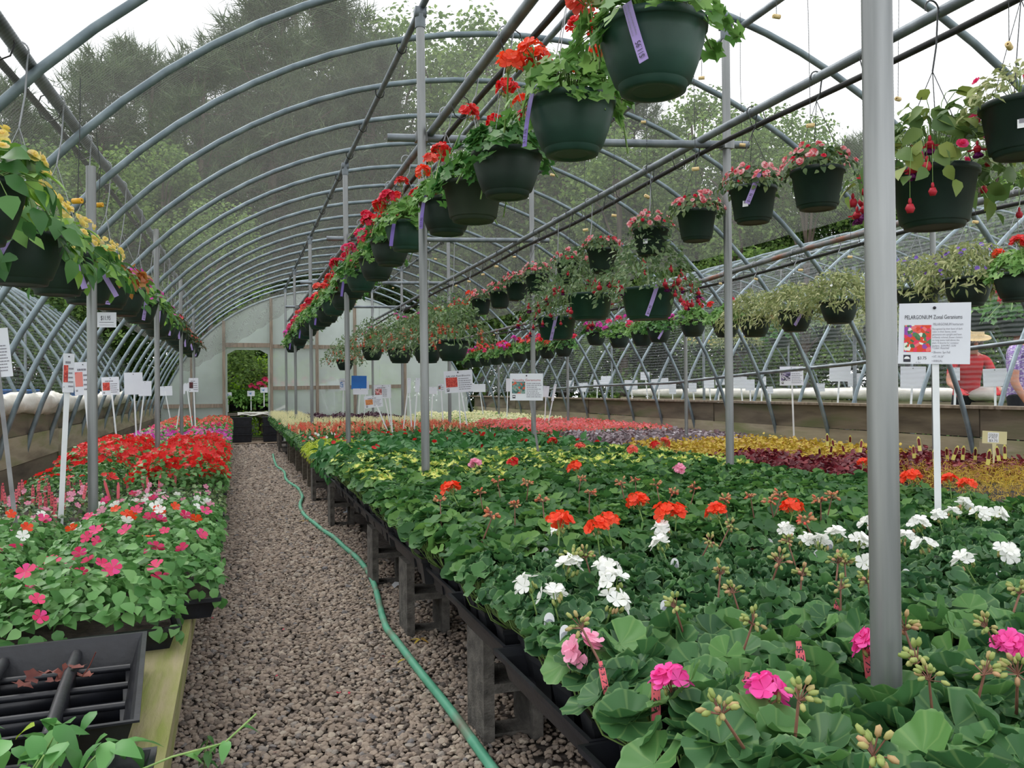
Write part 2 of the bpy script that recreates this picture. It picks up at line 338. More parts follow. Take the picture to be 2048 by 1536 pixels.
def lathe(mb, prof, n=24, m=0, c=(0, 0, 0), capb=False):
    prof = np.asarray(prof, float); th = np.linspace(0, 2 * math.pi, n, endpoint=False); k = len(prof)
    V = np.zeros((k, n, 3)); V[:, :, 0] = prof[:, :1] * np.cos(th); V[:, :, 1] = prof[:, :1] * np.sin(th); V[:, :, 2] = prof[:, 1:2]
    i, j = np.meshgrid(np.arange(k - 1), np.arange(n), indexing='ij'); i = i.ravel(); j = j.ravel(); j2 = (j + 1) % n
    mb.add(V.reshape(-1, 3) + np.asarray(c, float), np.stack([i * n + j, i * n + j2, (i + 1) * n + j2, (i + 1) * n + j], 1), m)
    if capb: mb.add(np.concatenate([[[0, 0, prof[0, 1]]], V[0]]) + np.asarray(c, float), np.stack([np.zeros(n, int), 1 + (np.arange(n) + 1) % n, 1 + np.arange(n)], 1), m)
    return mb
def strip(mb, P, w, up, m=0, uv=False):
    """flat ribbon along points P, width w across direction up, with a little thickness"""
    P = np.asarray(P, float); up = np.asarray(up, float); k = len(P)
    A = P - up * w / 2; B = P + up * w / 2
    V = np.concatenate([A, B]); F = [[i, i + 1, k + i + 1, k + i] for i in range(k - 1)]
    mb.add(V, F, m); return mb
_t = (1 + 5 ** 0.5) / 2
ICOV = np.array([[-1, _t, 0], [1, _t, 0], [-1, -_t, 0], [1, -_t, 0], [0, -1, _t], [0, 1, _t], [0, -1, -_t], [0, 1, -_t], [_t, 0, -1], [_t, 0, 1], [-_t, 0, -1], [-_t, 0, 1]]) / math.sqrt(1 + _t * _t)
ICOF = np.array([[0, 11, 5], [0, 5, 1], [0, 1, 7], [0, 7, 10], [0, 10, 11], [1, 5, 9], [5, 11, 4], [11, 10, 2], [10, 7, 6], [7, 1, 8], [3, 9, 4], [3, 4, 2], [3, 2, 6], [3, 6, 8], [3, 8, 9], [4, 9, 5], [2, 4, 11], [6, 2, 10], [8, 6, 7], [9, 8, 1]])
def ball(mb, c, s, m=0):
    mb.add(ICOV * np.asarray(s) + np.asarray(c, float), ICOF, m); return mb
def scatter(mb, T, R, t, s=1.0, m=0):
    """many copies of template T=(V,F,UV): rotations R (n,3,3), places t (n,3), sizes s"""
    V, F, UV = T; n = len(t); s = np.broadcast_to(np.asarray(s, float), (n,))
    W_ = np.einsum('nij,vj->nvi', R, V) * s[:, None, None] + np.asarray(t)[:, None, :]
    FF = (F[None] + (np.arange(n) * len(V))[:, None, None]).reshape(-1, F.shape[1])
    mb.add(W_.reshape(-1, 3), FF, m, np.tile(UV, (n, 1))); return mb
def frames(nrm, dirv):
    nrm = nrm / np.linalg.norm(nrm, axis=1, keepdims=True)
    d = dirv - nrm * (dirv * nrm).sum(1, keepdims=True); d /= (np.linalg.norm(d, axis=1, keepdims=True) + 1e-9)
    x = np.cross(d, nrm); return np.stack([x, d, nrm], 2)
def unit(n, rg=None):
    v = (rg or rng).normal(size=(n, 3)); return v / np.linalg.norm(v, axis=1, keepdims=True)

# ---- leaf and petal templates (unit size, +y towards the tip, +z upper face)
def round_leaf(n=18, cup=0.22, ripple=0.06, lobes=7, notch=0.5, scallop=0.06, seed=0):
    """geranium leaf: kidney-round, scalloped rim, notch at the leaf stalk"""
    rg = np.random.default_rng(seed); a = np.linspace(-math.pi / 2 + notch / 2, 1.5 * math.pi - notch / 2, n + 1)
    ph = rg.uniform(0, 6); ro = 1 + scallop * np.cos(lobes * 2 * (a - math.pi / 2)) + 0.05 * np.sin(2 * a + ph) + (0.03 if n < 20 else 0.008) * rg.normal(size=n + 1)
    zo = cup + ripple * np.sin(lobes * a + ph) + .06 * np.sin(2 * a + 2 * ph) + (0.02 if n < 20 else 0.006) * rg.normal(size=n + 1); ri = 0.55 * np.ones(n + 1); zi = cup * 0.25 + ripple * 0.4 * np.sin(lobes * a + ph)
    V = np.concatenate([[[0, 0, 0]], np.stack([ri * np.cos(a), ri * np.sin(a), zi], 1), np.stack([ro * np.cos(a), ro * np.sin(a), zo], 1)])
    j = np.arange(n); F = np.concatenate([np.stack([0 * j, 1 + j, 2 + j], 1), np.stack([1 + j, n + 2 + j, n + 3 + j], 1), np.stack([1 + j, n + 3 + j, 2 + j], 1)])
    UV = V[:, :2] * 0.47 + 0.5; return V, F, UV
def lobed_leaf(seed=0, depth=0.38, cup=0.12):
    """ivy geranium / maple-ish leaf with five points"""
    rg = np.random.default_rng(seed); n = 10; a = np.linspace(-math.pi / 2 + 0.3, 1.5 * math.pi - 0.3, n + 1)
    r = np.where(np.arange(n + 1) % 2 == 1, 1.0, 1 - depth) + 0.06 * rg.normal(size=n + 1); z = cup * r + 0.06 * rg.normal(size=n + 1)
    V = np.concatenate([[[0, 0, 0]], np.stack([r * np.cos(a), r * np.sin(a), z], 1)]); j = np.arange(n)
    return V, np.stack([0 * j, 1 + j, 2 + j], 1), V[:, :2] * 0.47 + 0.5
def oval_leaf(w=0.55, k=4, fold=0.16, droop=0.25, sharp=1.0):
    """pointed oval leaf with a folded midrib; length 1 from the stalk"""
    u = np.linspace(0, 1, k + 1); hw = w / 2 * np.sin(math.pi * np.clip(u, 0, 1) ** 0.8) ** sharp; z = -droop * u * u
    mid = np.stack([0 * u, u, z], 1); Lf = np.stack([-hw, u - 0.02, z + fold * hw * 2], 1)[1:-1]; Rt = np.stack([hw, u - 0.02, z + fold * hw * 2], 1)[1:-1]
    V = np.concatenate([mid, Lf, Rt]); F = []
    l0 = k + 1; r0 = k + 1 + k - 1
    for i in range(k):
        if i == 0: F += [[0, 1, l0], [0, r0, 1]]
        elif i == k - 1: F += [[i, i + 1, l0 + i - 1], [i, r0 + i - 1, i + 1]]
        else: F += [[i, i + 1, l0 + i], [i, l0 + i, l0 + i - 1], [i, r0 + i, i + 1], [i, r0 + i - 1, r0 + i]]
    UV = np.stack([V[:, 0] / w + 0.5, V[:, 1]], 1); return V, np.array(F), UV
def petal(w=0.9, cup=0.15):
    V = np.array([[0, 0, 0], [-w * .32, .45, cup * .3], [-w * .48, .8, cup], [-w * .18, 1.02, cup * 1.1], [w * .18, 1.02, cup * 1.1], [w * .48, .8, cup], [w * .32, .45, cup * .3]])
    F = np.array([[0, 6, 1], [1, 6, 5], [1, 5, 2], [2, 5, 4], [2, 4, 3]]); UV = np.stack([V[:, 0] * 0.4 + 0.5, 0.5 + V[:, 1] * 0.5], 1); return V, F, UV
def blade():  # needle tuft blade / grass
    V = np.array([[-.03, 0, 0], [.03, 0, 0], [0, 1, -.1]]); return V, np.array([[0, 1, 2]]), V[:, :2]
def quadleaf():
    V = np.array([[0, 0, 0], [-.34, .5, .1], [0, 1, 0], [.34, .5, .1]]); return V, np.array([[0, 3, 2], [0, 2, 1]]), V[:, :2] * 0.5 + 0.5
T_PETAL = petal(); T_PETALW = petal(1.15, 0.1); T_QUAD = quadleaf(); T_BLADE = blade()
T_OVAL = oval_leaf(); T_OVALB = oval_leaf(0.72, 4, 0.14, 0.3); T_LANCE = oval_leaf(0.28, 3, 0.2, 0.2); T_HEART = oval_leaf(0.85, 4, 0.1, 0.3)
T_SMALL = oval_leaf(0.5, 2, 0.2, 0.15)

def add_floret(mb, c, nrm, r, m=0, n=5, rg=None, T=None, tilt=0.25):
    """one flower: n petals round a centre, facing nrm"""
    rg = rg or rng; a, b, d = frame_of(nrm); th = rg.uniform(0, 6.28) + np.arange(n) * 2 * math.pi / n
    dirs = np.cos(th)[:, None] * a + np.sin(th)[:, None] * b; nn = d[None] * 1.0 - dirs * tilt
    scatter(mb, T or T_PETAL, frames(nn, dirs + d * tilt), np.repeat([np.asarray(c, float)], n, 0), r * rg.uniform(0.85, 1.1, n), m)
def florets(mb, C, Nn, r, m=0, n=5, rg=None, T=None, tilt=0.25):
    """many flowers at once"""
    rg = rg or rng; C = np.asarray(C, float); Nn = np.asarray(Nn, float); k = len(C)
    if k == 0: return
    Nn = Nn / np.linalg.norm(Nn, axis=1, keepdims=True); ref = np.where(np.abs(Nn[:, 2:3]) > 0.9, [[1.0, 0, 0]], [[0, 0, 1.0]])
    a = np.cross(ref, Nn); a /= np.linalg.norm(a, axis=1, keepdims=True); b = np.cross(Nn, a)
    th = rg.uniform(0, 6.28, (k, 1)) + np.arange(n)[None] * 2 * math.pi / n
    D = np.cos(th)[..., None] * a[:, None] + np.sin(th)[..., None] * b[:, None]
    nn = Nn[:, None] - D * tilt; D2 = D + Nn[:, None] * tilt
    R = frames(nn.reshape(-1, 3), D2.reshape(-1, 3)); s = (np.broadcast_to(r, (k,))[:, None] * rg.uniform(0.85, 1.1, (k, n))).ravel()
    scatter(mb, T or T_PETAL, R, np.repeat(C, n, 0), s, m)

# ---- text, made once while the scene is still small
TEXTS = {}
def text_mesh(s, mat='ink', align='LEFT'):
    key = (s, mat, align)
    if key in TEXTS: return TEXTS[key]
    cu = bpy.data.curves.new('lettering', 'FONT'); cu.body = s; cu.size = 1.0; cu.resolution_u = 2; cu.align_x = align
    o = bpy.data.objects.new('tmp_text', cu); COL.objects.link(o)
    dg = bpy.context.evaluated_depsgraph_get(); me = bpy.data.meshes.new_from_object(o.evaluated_get(dg))
    bpy.data.objects.remove(o, do_unlink=True); bpy.data.curves.remove(cu)
    me.materials.clear(); me.materials.append(MATS[mat]); me.name = 'lettering'
    V = np.zeros(len(me.vertices) * 3); me.vertices.foreach_get('co', V); V = V.reshape(-1, 3)
    V = np.stack([V[:, 0], 0 * V[:, 0], V[:, 1]], 1); me.vertices.foreach_set('co', V.ravel()); me.update()   # stands in the xz plane
    w = V[:, 0].max() - V[:, 0].min() if len(V) else 1
    TEXTS[key] = (me, w); return TEXTS[key]
def put_text(parent, s, x, y, z, width=None, height=None, mat='ink', align='LEFT', name='lettering', rot=None):
    me, w = text_mesh(s, mat, align)
    sx = (width / w) if width else height / 0.7; sz = height / 0.7 if height else sx
    return mko(name, me, parent, (x, y, z), rot, (sx, 1, sz))

# ================================================================== people: one skinned figure each, grown from joints while the scene is empty
def person_mesh(J, E_, rad, split):
    me = bpy.data.meshes.new('body'); me.from_pydata([tuple(v) for v in J.values()], [(list(J).index(a), list(J).index(b)) for a, b in E_], [])
    o = bpy.data.objects.new('tmp_body', me); COL.objects.link(o); o.modifiers.new('skin', 'SKIN').use_smooth_shade = True
    for i, k in enumerate(J):
        sv = me.skin_vertices[0].data[i]; r = rad[k]; sv.radius = r if isinstance(r, tuple) else (r, r); sv.use_root = (k == 'pelvis')
    s = o.modifiers.new('sub', 'SUBSURF'); s.levels = 2; s.render_levels = 2
    dg = bpy.context.evaluated_depsgraph_get(); out = bpy.data.meshes.new_from_object(o.evaluated_get(dg)); bpy.data.objects.remove(o, do_unlink=True)
    out.materials.clear(); [out.materials.append(MATS[m_]) for m_ in split[0]]
    for p in out.polygons: p.material_index = split[1](p.center); p.use_smooth = True
    out.name = 'body'; return out
def figure(lean=0.0, elbow=((-.27, .02, 1.10), (.27, .02, 1.10)), wrist=((-.28, .14, .88), (.28, .14, .88)), head_f=0.0):
    L_ = lambda z: lean * max(0, z - .95)
    J = {'pelvis': (0, 0, .96), 'belly': (0, L_(1.12), 1.12), 'chest': (0, L_(1.3), 1.30), 'collar': (0, L_(1.42), 1.42), 'neck': (0, L_(1.5) + .01, 1.49), 'head': (0, L_(1.58) + .03 + head_f, 1.585), 'crown': (0, L_(1.68) + .02 + head_f, 1.675), 'nose': (0, L_(1.58) + .135 + head_f, 1.575)}
    R = {'pelvis': (.15, .12), 'belly': (.15, .11), 'chest': (.165, .115), 'collar': (.10, .085), 'neck': .052, 'head': (.078, .092), 'crown': (.066, .08), 'nose': .012}
    E_ = [('pelvis', 'belly'), ('belly', 'chest'), ('chest', 'collar'), ('collar', 'neck'), ('neck', 'head'), ('head', 'crown'), ('head', 'nose')]
    for s, n in ((-1, 'l'), (1, 'r')):
        i = 0 if s < 0 else 1
        J.update({n + 'sho': (s * .185, L_(1.4), 1.39), n + 'elb': elbow[i], n + 'wri': wrist[i]}); R.update({n + 'sho': .062, n + 'elb': .042, n + 'wri': .028})
        E_ += [('collar', n + 'sho'), (n + 'sho', n + 'elb'), (n + 'elb', n + 'wri')]
        d = np.array(wrist[i]) - np.array(elbow[i]); d /= np.linalg.norm(d); a, b_, _ = frame_of(d); w = np.array(wrist[i]); pl = w + d * .07
        J[n + 'palm'] = tuple(pl); R[n + 'palm'] = (.034, .016); E_.append((n + 'wri', n + 'palm'))
        for f, (off, ln) in enumerate(((-.027, .062), (-.009, .078), (.009, .074), (.027, .058))):
            k1 = pl + a * off + d * ln * .55; k2 = pl + a * off * 1.1 + d * ln + b_ * .02; J[f'{n}f{f}a'] = tuple(k1); J[f'{n}f{f}b'] = tuple(k2); R[f'{n}f{f}a'] = .009; R[f'{n}f{f}b'] = .008; E_ += [(n + 'palm', f'{n}f{f}a'), (f'{n}f{f}a', f'{n}f{f}b')]
        tb = w + d * .03 + a * .045 + b_ * .01; J[n + 'th'] = tuple(tb); J[n + 'th2'] = tuple(tb + d * .04 + a * .008); R[n + 'th'] = .011; R[n + 'th2'] = .009; E_ += [(n + 'wri', n + 'th'), (n + 'th', n + 'th2')]
        J.update({n + 'hip': (s * .09, 0, .90), n + 'kne': (s * .10, .02, .50), n + 'ank': (s * .10, -.02, .09), n + 'toe': (s * .11, .15, .04)}); R.update({n + 'hip': .088, n + 'kne': .058, n + 'ank': .042, n + 'toe': .036}); E_ += [('pelvis', n + 'hip'), (n + 'hip', n + 'kne'), (n + 'kne', n + 'ank'), (n + 'ank', n + 'toe')]
    return J, E_, R
def cloth(arm_z, neck_z, shirt):
    def f(c):
        if c.z < .10: return 2
        if c.z < .97 and abs(c.x) < .225: return 1
        if c.z > neck_z: return 2
        if abs(c.x) > .205 and c.z < arm_z: return 2
        return 0
    return ([shirt, 'trousers_dark', 'skin'], f)
BODY_P = person_mesh(*figure(0.02), cloth(1.22, 1.46, 'shirt_purple'))
BODY_R = person_mesh(*figure(0.45, ((-.26, .30, 1.12), (.26, .30, 1.12)), ((-.2, .52, 1.02), (.2, .52, 1.02)), .03), cloth(1.24, 1.45, 'shirt_red'))

# ------------------------------------------------------------------ lettering used more than once, made before anything else
for s_, m_ in [('$11.95', 'ink'), ('$14.95', 'ink'), ('$3.75', 'ink'), ('PELARGONIUM Zonal Geraniums', 'ink')]: text_mesh(s_, m_)
for s_ in ['PELARGONIUM hortorum', 'Recognized by their band of dark', 'color in their leaves, zonal', 'geraniums are upright and have', 'brilliantly colored, flower clusters',
           'on long stems held above the', 'plant. A favorite for container', 'gardens.  SUN-PRT. SUN', '\u2022 Color: Assorted', '\u2022 Blooms: Spr-Fall', '\u2022 HT. 10-24"', '\u2022 ANNUAL', '4" Pot']: text_mesh(s_, 'ink_soft')
text_mesh('Novelty Geraniums', 'ink_red'); text_mesh('SALVIA Red-Blooms', 'ink'); text_mesh('Begonia Bronze Leaf Red', 'ink'); text_mesh('PELARGONIUM', 'ink_soft')
for s_ in ('COLEUS', '4" POT'): text_mesh(s_, 'ink')
TAGTXT = [text_mesh('hanging basket annual flower', 'ink_soft'), text_mesh('10 inch basket full sun to part shade', 'ink_soft')]

# ------------------------------------------------------------------ tunnel geometry (metres; y runs down the aisle)
RX, RR, RZ = 1.83, 3.46, -0.21          # ridge line x, hoop radius, hoop centre height
Y0, Y1 = -0.8, 17.6
XL, XR = -1.50, 5.16                    # the long sides
YB = 18.8                               # end wall
BX, DX, AX, EX = 0.95, 2.60, -0.60, 4.32   # post rows
RC, RD, RA, RE = 1.00, 2.45, -0.68, 4.20   # hanging rails
def arc_z(x, cx=RX): return RZ + math.sqrt(max(RR * RR - (x - cx) ** 2, 0.0))
def arc_pts(cx, zlo=0.55, n=40, r=RR):
    a0 = math.asin((zlo - RZ) / r); a = np.linspace(math.pi - a0, a0, n)
    return np.stack([cx + r * np.cos(a), 0 * a, RZ + r * np.sin(a)], 1)

# ------------------------------------------------------------------ floor
mb = MB(); box(mb, (1.8, 9.0, -0.06), (9.4, 24, 0.1))
floor = tag(mb.obj('floor', 'dark_ground', smooth=False), kind='structure')
floor['label'] = 'gravel and packed earth floor of the growing tunnel'
mb = MB(); mb.add([[-70, -20, -.14], [90, -20, -.14], [90, 90, -.14], [-70, 90, -.14]], [[0, 1, 2, 3]])
tag(mb.obj('lawn', 'grass_ground'), kind='structure')
mb = MB(); box(mb, (0.3, 18.55, 0.012), (1.1, 0.9, 0.03)); tag(mb.obj('sand_patch', 'sand', floor))
# loose stones
rg = np.random.default_rng(3)
def stone_protos(k):
    out = []
    for i in range(k):
        V = ICOV * rg.uniform(0.78, 1.15, (12, 1)); V = V * np.array([1, rg.uniform(.65, .95), rg.uniform(.42, .62)]); out.append((V, ICOF, np.full((12, 2), .5)))
    return out
SP = stone_protos(8)
cells = []
for (x0, x1, y0, y1, pitch) in [(-.28, 1.02, 1.75, 5.2, .0185), (-.22, .95, 5.2, 9.5, .024), (-.2, .85, 9.5, 18.2, .034)]:
    nx, ny = int((x1 - x0) / pitch), int((y1 - y0) / pitch); gx, gy = np.meshgrid(np.arange(nx), np.arange(ny))
    p = np.stack([x0 + (gx.ravel() + rg.uniform(-.45, .45, nx * ny)) * pitch, y0 + (gy.ravel() + rg.uniform(-.45, .45, nx * ny)) * pitch], 1)
    k = rg.uniform(0.42, 0.86, len(p)) * pitch; cells.append(np.column_stack([p, k]))
cells = np.concatenate(cells)
dens = np.ones(len(cells)); dens[(cells[:, 0] > 0.82) & (rg.uniform(size=len(cells)) < .45)] = 0; dens[(cells[:, 1] > 15.5) & (rg.uniform(size=len(cells)) < (cells[:, 1] - 15.5) / 2.5)] = 0
cells = cells[dens > 0]
vis = np.array([1630 > 0 and (lambda a: -40 < a[0] < 2090 and a[1] < 1600)(proj((c[0], c[1], 0))) for c in cells]); cells = cells[vis]
near = np.argsort(cells[:, 1] + 0 * cells[:, 0] - 0.4 * (cells[:, 2] > .011))
free = near[(cells[near, 0] > -.1) & (cells[near, 0] < .62)][:300]
isn = np.zeros(len(cells), bool); isn[free] = True
smesh = []
for T in SP:
    b_ = MB(); b_.add(T[0], T[1]); smesh.append(b_.mesh('gravel_stone', 'gravel', False))
for i in free:
    c = cells[i]; s = c[2] * rg.uniform(1.0, 1.3)
    mko('gravel_stone', smesh[rg.integers(8)], floor, (c[0], c[1], s * .22), (rg.uniform(-.4, .4), rg.uniform(-.4, .4), rg.uniform(0, 6.3)), s)
mb = MB(); C_ = cells[~isn]; ids = rg.integers(0, 8, len(C_))
for q in range(8):
    c = C_[ids == q]; n = len(c)
    nn = np.array([[0, 0, 1.0]]) + rg.normal(0, .3, (n, 3)); R = frames(nn, unit(n, rg)); s = c[:, 2] * rg.uniform(.9, 1.25, n)
    scatter(mb, SP[q], R, np.column_stack([c[:, :2], s * .22 + rg.uniform(-.002, .004, n)]), s)
tag(mb.obj('gravel', 'gravel', floor, smooth=False), kind='stuff')

# ------------------------------------------------------------------ roof: hoops, purlins, shade cloth
ceiling = tag(mko('ceiling', None), kind='structure'); ceiling['label'] = 'arched steel hoops of the tunnel covered with dark shade net'
mb = MB(); tube(mb, arc_pts(RX), 0.019, 8); hoop_me = mb.mesh('hoop', 'hoop_steel')
HY = [4.93 + 0.8 * k for k in range(-6, 17)]
for y in HY: mko('hoop', hoop_me, ceiling, (0, y, 0))
# wire coil that holds the net along the hoops (white ticks along the pipes)
for px_, pz_ in [(0.95, None), (2.71, None), (RX, None)]:
    z_ = arc_z(px_) - 0.045; mb = MB(); tube(mb, [(px_, Y0, z_), (px_, Y1 / 2, z_ + .005), (px_, Y1, z_)], 0.019, 8); mb.obj('purlin', 'galv_dull', ceiling)
# black ties where the hoops cross the purlins
mb = MB()
th = np.linspace(0, 2 * math.pi, 9)
for px_ in (0.95, 2.71):
    pts = np.stack([px_ + .03 * np.cos(th), 0 * th, arc_z(px_) - .03 + .045 * np.sin(th)], 1); tube(mb, pts, .004, 4, cap=False)
tie_me = mb.mesh('cable_tie', 'black_hose')
for y in HY[3:]: mko('cable_tie', tie_me, ceiling, (0, y + .03, 0))
def net(mb, cx, zl, zr, y0, y1, ny, sag=0.03, rough=0.0, edge=None, seed=1, r=RR + .022, na=44):
    rg_ = np.random.default_rng(seed)
    a0 = math.asin((zl - RZ) / r); a1 = math.asin((zr - RZ) / r); a = np.linspace(math.pi - a0, a1, na); ys = np.linspace(y0, y1, ny)
    A, YY = np.meshgrid(a, ys, indexing='ij')
    rr = r - sag * np.abs(np.sin((YY - HY[0]) / 0.8 * math.pi)) + rough * rg_.normal(size=A.shape)
    if edge is not None:
        YY = YY + edge(A) * np.clip((YY - (y1 - 1.2)) / 1.2, 0, 1)
    V = np.stack([cx + rr * np.cos(A), YY, RZ + rr * np.sin(A)], 2).reshape(-1, 3)
    i, j = np.meshgrid(np.arange(na - 1), np.arange(ny - 1), indexing='ij'); i = i.ravel(); j = j.ravel()
    mb.add(V, np.stack([i * ny + j, i * ny + j + 1, (i + 1) * ny + j + 1, (i + 1) * ny + j], 1)); return mb
mb = net(MB(), RX, 1.75, 2.3, Y0, 16.6, 110, 0.02, 0.002, edge=lambda A: 0.9 * np.sin(A * 3)); mb.obj('shade_cloth', 'shade_net', ceiling)
# the loose gathered end of the cloth hanging by the end wall
mb = MB(); ny = 14; a = np.linspace(math.radians(150), math.radians(96), 30); V = []
for i, aa in enumerate(a):
    for j in range(ny):
        q = j / (ny - 1); dz = -0.55 * q * math.sin(math.pi * i / 29) ** .7
        V.append([RX + RR * .98 * math.cos(aa) + .12 * q, 17.3 + .55 * q + .05 * math.sin(i * 1.7 + j), RZ + RR * .98 * math.sin(aa) + dz + .02 * math.sin(i * 2.2)])
mb.add(V, [[i * ny + j, i * ny + j + 1, (i + 1) * ny + j + 1, (i + 1) * ny + j] for i in range(29) for j in range(ny - 1)]); mb.obj('shade_cloth', 'shade_net', ceiling)

# ------------------------------------------------------------------ end wall with the doorway
wall = tag(mko('wall_back', None), kind='structure'); wall['label'] = 'end wall of cloudy plastic film on timber posts with an open doorway'
dl, dr = ony(455, 760, YB)[0], ony(536, 760, YB)[0]; dtop = ony(495, 700, YB)[2]
def film(x0, x1, zb, seed):
    n = max(3, int((x1 - x0) / .15)); rg_ = np.random.default_rng(seed); xs = np.linspace(x0, x1, n + 1); nz_ = 9; V = []
    for x in xs:
        zt = arc_z(x); zb_ = zb(x) if callable(zb) else zb
        for k in range(nz_): V.append([x, YB + .012 * rg_.normal(), zb_ + (zt - zb_) * k / (nz_ - 1)])
    b_ = MB(); b_.add(V, [[i * nz_ + k, (i + 1) * nz_ + k, (i + 1) * nz_ + k + 1, i * nz_ + k + 1] for i in range(n) for k in range(nz_ - 1)]); return b_
film(XL + .05, dl, 0.0, 1).obj('film', 'poly_film', wall)
film(dl, dr, lambda x: dtop - .09 * max(0, 1 - min(x - dl, dr - x) / .12) ** 2, 2).obj('film', 'poly_film', wall)
film(dr, 3.05, 0.0, 3).obj('film', 'poly_film', wall)
film(3.05, XR - .1, 0.0, 4).obj('film', 'poly_film', wall)
def bar(p, q, w, d, mat, parent, name):
    p, q = np.asarray(p, float), np.asarray(q, float); a, b_, dd = frame_of(q - p); L_ = np.linalg.norm(q - p)
    b2 = MB(); box(b2, (p + q) / 2, (w, d, L_), 0, np.stack([a, b_, dd], 1)); return b2.obj(name, mat, parent, smooth=False)
for x in (dl - .07, dr + .07, dr + 1.02, 2.5, 3.6, -.85):
    bar((x, YB - .05, 0), (x, YB - .05, arc_z(x) - .03), .09, .06, 'wood_frame', wall, 'post')
bar((dl - .1, YB - .045, dtop + .1), (dr + .1, YB - .045, dtop + .1), .06, .09, 'wood_frame', wall, 'lintel')
bar((dr + .1, YB - .04, ony(600, 776, YB)[2]), (3.6, YB - .04, ony(600, 774, YB)[2]), .05, .08, 'wood_frame', wall, 'rail')
bar((dr + .1, YB - .04, dtop + .08), (3.6, YB - .04, dtop + .06), .05, .08, 'wood_frame', wall, 'rail')
bar((XL + .1, YB - .04, ony(400, 812, YB)[2]), (dl - .1, YB - .04, ony(400, 812, YB)[2]), .05, .08, 'wood_frame', wall, 'rail')
mb = MB(); P_ = arc_pts(RX, 0.5, 50, RR - .03); P_[:, 1] = YB - .02; tube(mb, P_, .022, 8); mb.obj('end_hoop', 'hoop_steel', wall)
bar((dl - .1, YB - .1, .03), (dr + .25, YB - .1, .03), .06, .12, 'wood_old', wall, 'sill')

# ------------------------------------------------------------------ long side boards
def side_boards(name, x, rows, lab, ys):
    e = tag(mko(name, None), kind='structure'); e['label'] = lab
    for (z0, z1, mat, dx, th_) in rows:
        for k in range(len(ys) - 1):
            b2 = MB(); L_ = ys[k + 1] - ys[k] - .008
            box(b2, (0, 0, 0), (th_, L_, z1 - z0)); b2.obj('plank', mat, e, False, (x + dx, (ys[k] + ys[k + 1]) / 2, (z0 + z1) / 2), (random.uniform(-.003, .003), random.uniform(-.03, .03), random.uniform(-.004, .004)))
    return e
side_boards('baseboard_right', XR + .04, [(.02, .30, 'baseboard_wood', 0, .045), (.305, .685, 'baseboard_grey', .0, .045), (.69, .90, 'baseboard_wood', .01, .05)], 'weathered timber boards along the far long side of the tunnel', [1.2, 4.86, 8.5, 12.1, 15.7, 18.7])
side_boards('baseboard_left', XL - .03, [(.02, .55, 'baseboard_wood', 0, .045), (.555, .76, 'baseboard_grey', .0, .045), (.765, .93, 'baseboard_wood', -.01, .05)], 'mossy weathered boards along the near long side of the tunnel', [1.2, 4.86, 8.5, 12.1, 15.7, 18.7])
mb = MB(); P_ = [(XR + .06, y, .915 + .006 * math.sin(y * 3)) for y in np.linspace(1.2, 18.7, 40)]
for k in range(5): box(mb, (XR + .05, 2.9 + 3.6 * k, .912), (.12, 3.58, .022))
mb.obj('capping', 'wood_frame', bpy.data.objects['baseboard_right'], smooth=False)
# side pipe tied to the hoops on the far side
mb = MB(); tube(mb, [onx(2100, 676, 5.04), onx(1900, 702, 5.04), onx(1700, 728, 5.02), onx(1500, 748, 5.0), onx(1340, 766, 5.0), onx(1200, 771, 5.0), onx(1100, 778, 5.0)], .017, 7); mb.obj('side_pipe', 'galv_dull', ceiling)

# rolled-up side plastic lying on the left boards
rg = np.random.default_rng(5); mb = MB(); ys = np.linspace(3.6, 13.6, 130); n = 12; V = []
for i, y in enumerate(ys):
    r1 = .08 + .010 * math.sin(y * 1.7) + .006 * math.sin(y * 3.9 + 1); cz_ = .985 + .012 * math.sin(y * 1.1)
    for j in range(n):
        t_ = 2 * math.pi * j / n; rr = r1 * (1 + .13 * math.sin(3 * t_ + y * 4) + .10 * math.sin(5 * t_ - y * 9) + .05 * rg.normal())
        V.append([XL - .02 + .75 * rr * math.cos(t_), y + .012 * rg.normal(), cz_ + rr * math.sin(t_)])
mb.add(V, [[i * n + j, i * n + (j + 1) % n, (i + 1) * n + (j + 1) % n, (i + 1) * n + j] for i in range(len(ys) - 1) for j in range(n)])
tag(mb.obj('rolled_sheeting', 'sheet_white'), 'rolled white plastic side sheeting lying on the mossy boards', 'plastic sheet')

# ------------------------------------------------------------------ posts, crossbars, hanging rails
def post(x, y, top, label, r=.0225, mat='galvanised', base=0.0, lean=(0, 0)):
    t_ = thing('support_post', label, 'post', (x, y, base), group='galvanised posts of the tunnel')
    b2 = MB(); tube(b2, [(0, 0, 0), (lean[0] / 2, lean[1] / 2, (top - base) / 2), (lean[0], lean[1], top - base)], r, 14); b2.obj('pipe', mat, t_)
    b2 = MB(); lathe(b2, [(r * 2.4, 0), (r * 2.4, .008), (r * 1.2, .008), (r * 1.2, .03)], 12); b2.obj('foot_plate', 'galv_dull', t_)
    if top > 2.5:
        b2 = MB(); box(b2, (lean[0], lean[1], top - base - .02), (.06, .05, .05)); lathe(b2, [(r * 1.15, top - base - .10), (r * 1.25, top - base - .09), (r * 1.25, top - base - .03)], 14, 0, (lean[0], lean[1], 0)); b2.obj('bracket', 'galv_dull', t_)
    return t_
BY = [1.066, 4.38, 7.58, 11.3, 14.35, 17.0]
blab = ['thick galvanised post rising through the bright pink geraniums', 'galvanised post between the variegated geraniums and the gravel path', 'galvanised post beside the bench edge with the lime-leaved flat', 'galvanised post among the salvia flats, nearer of the far pair', 'slim far galvanised post under the pink and red ivy geranium baskets', 'farthest galvanised post before the plastic end wall']
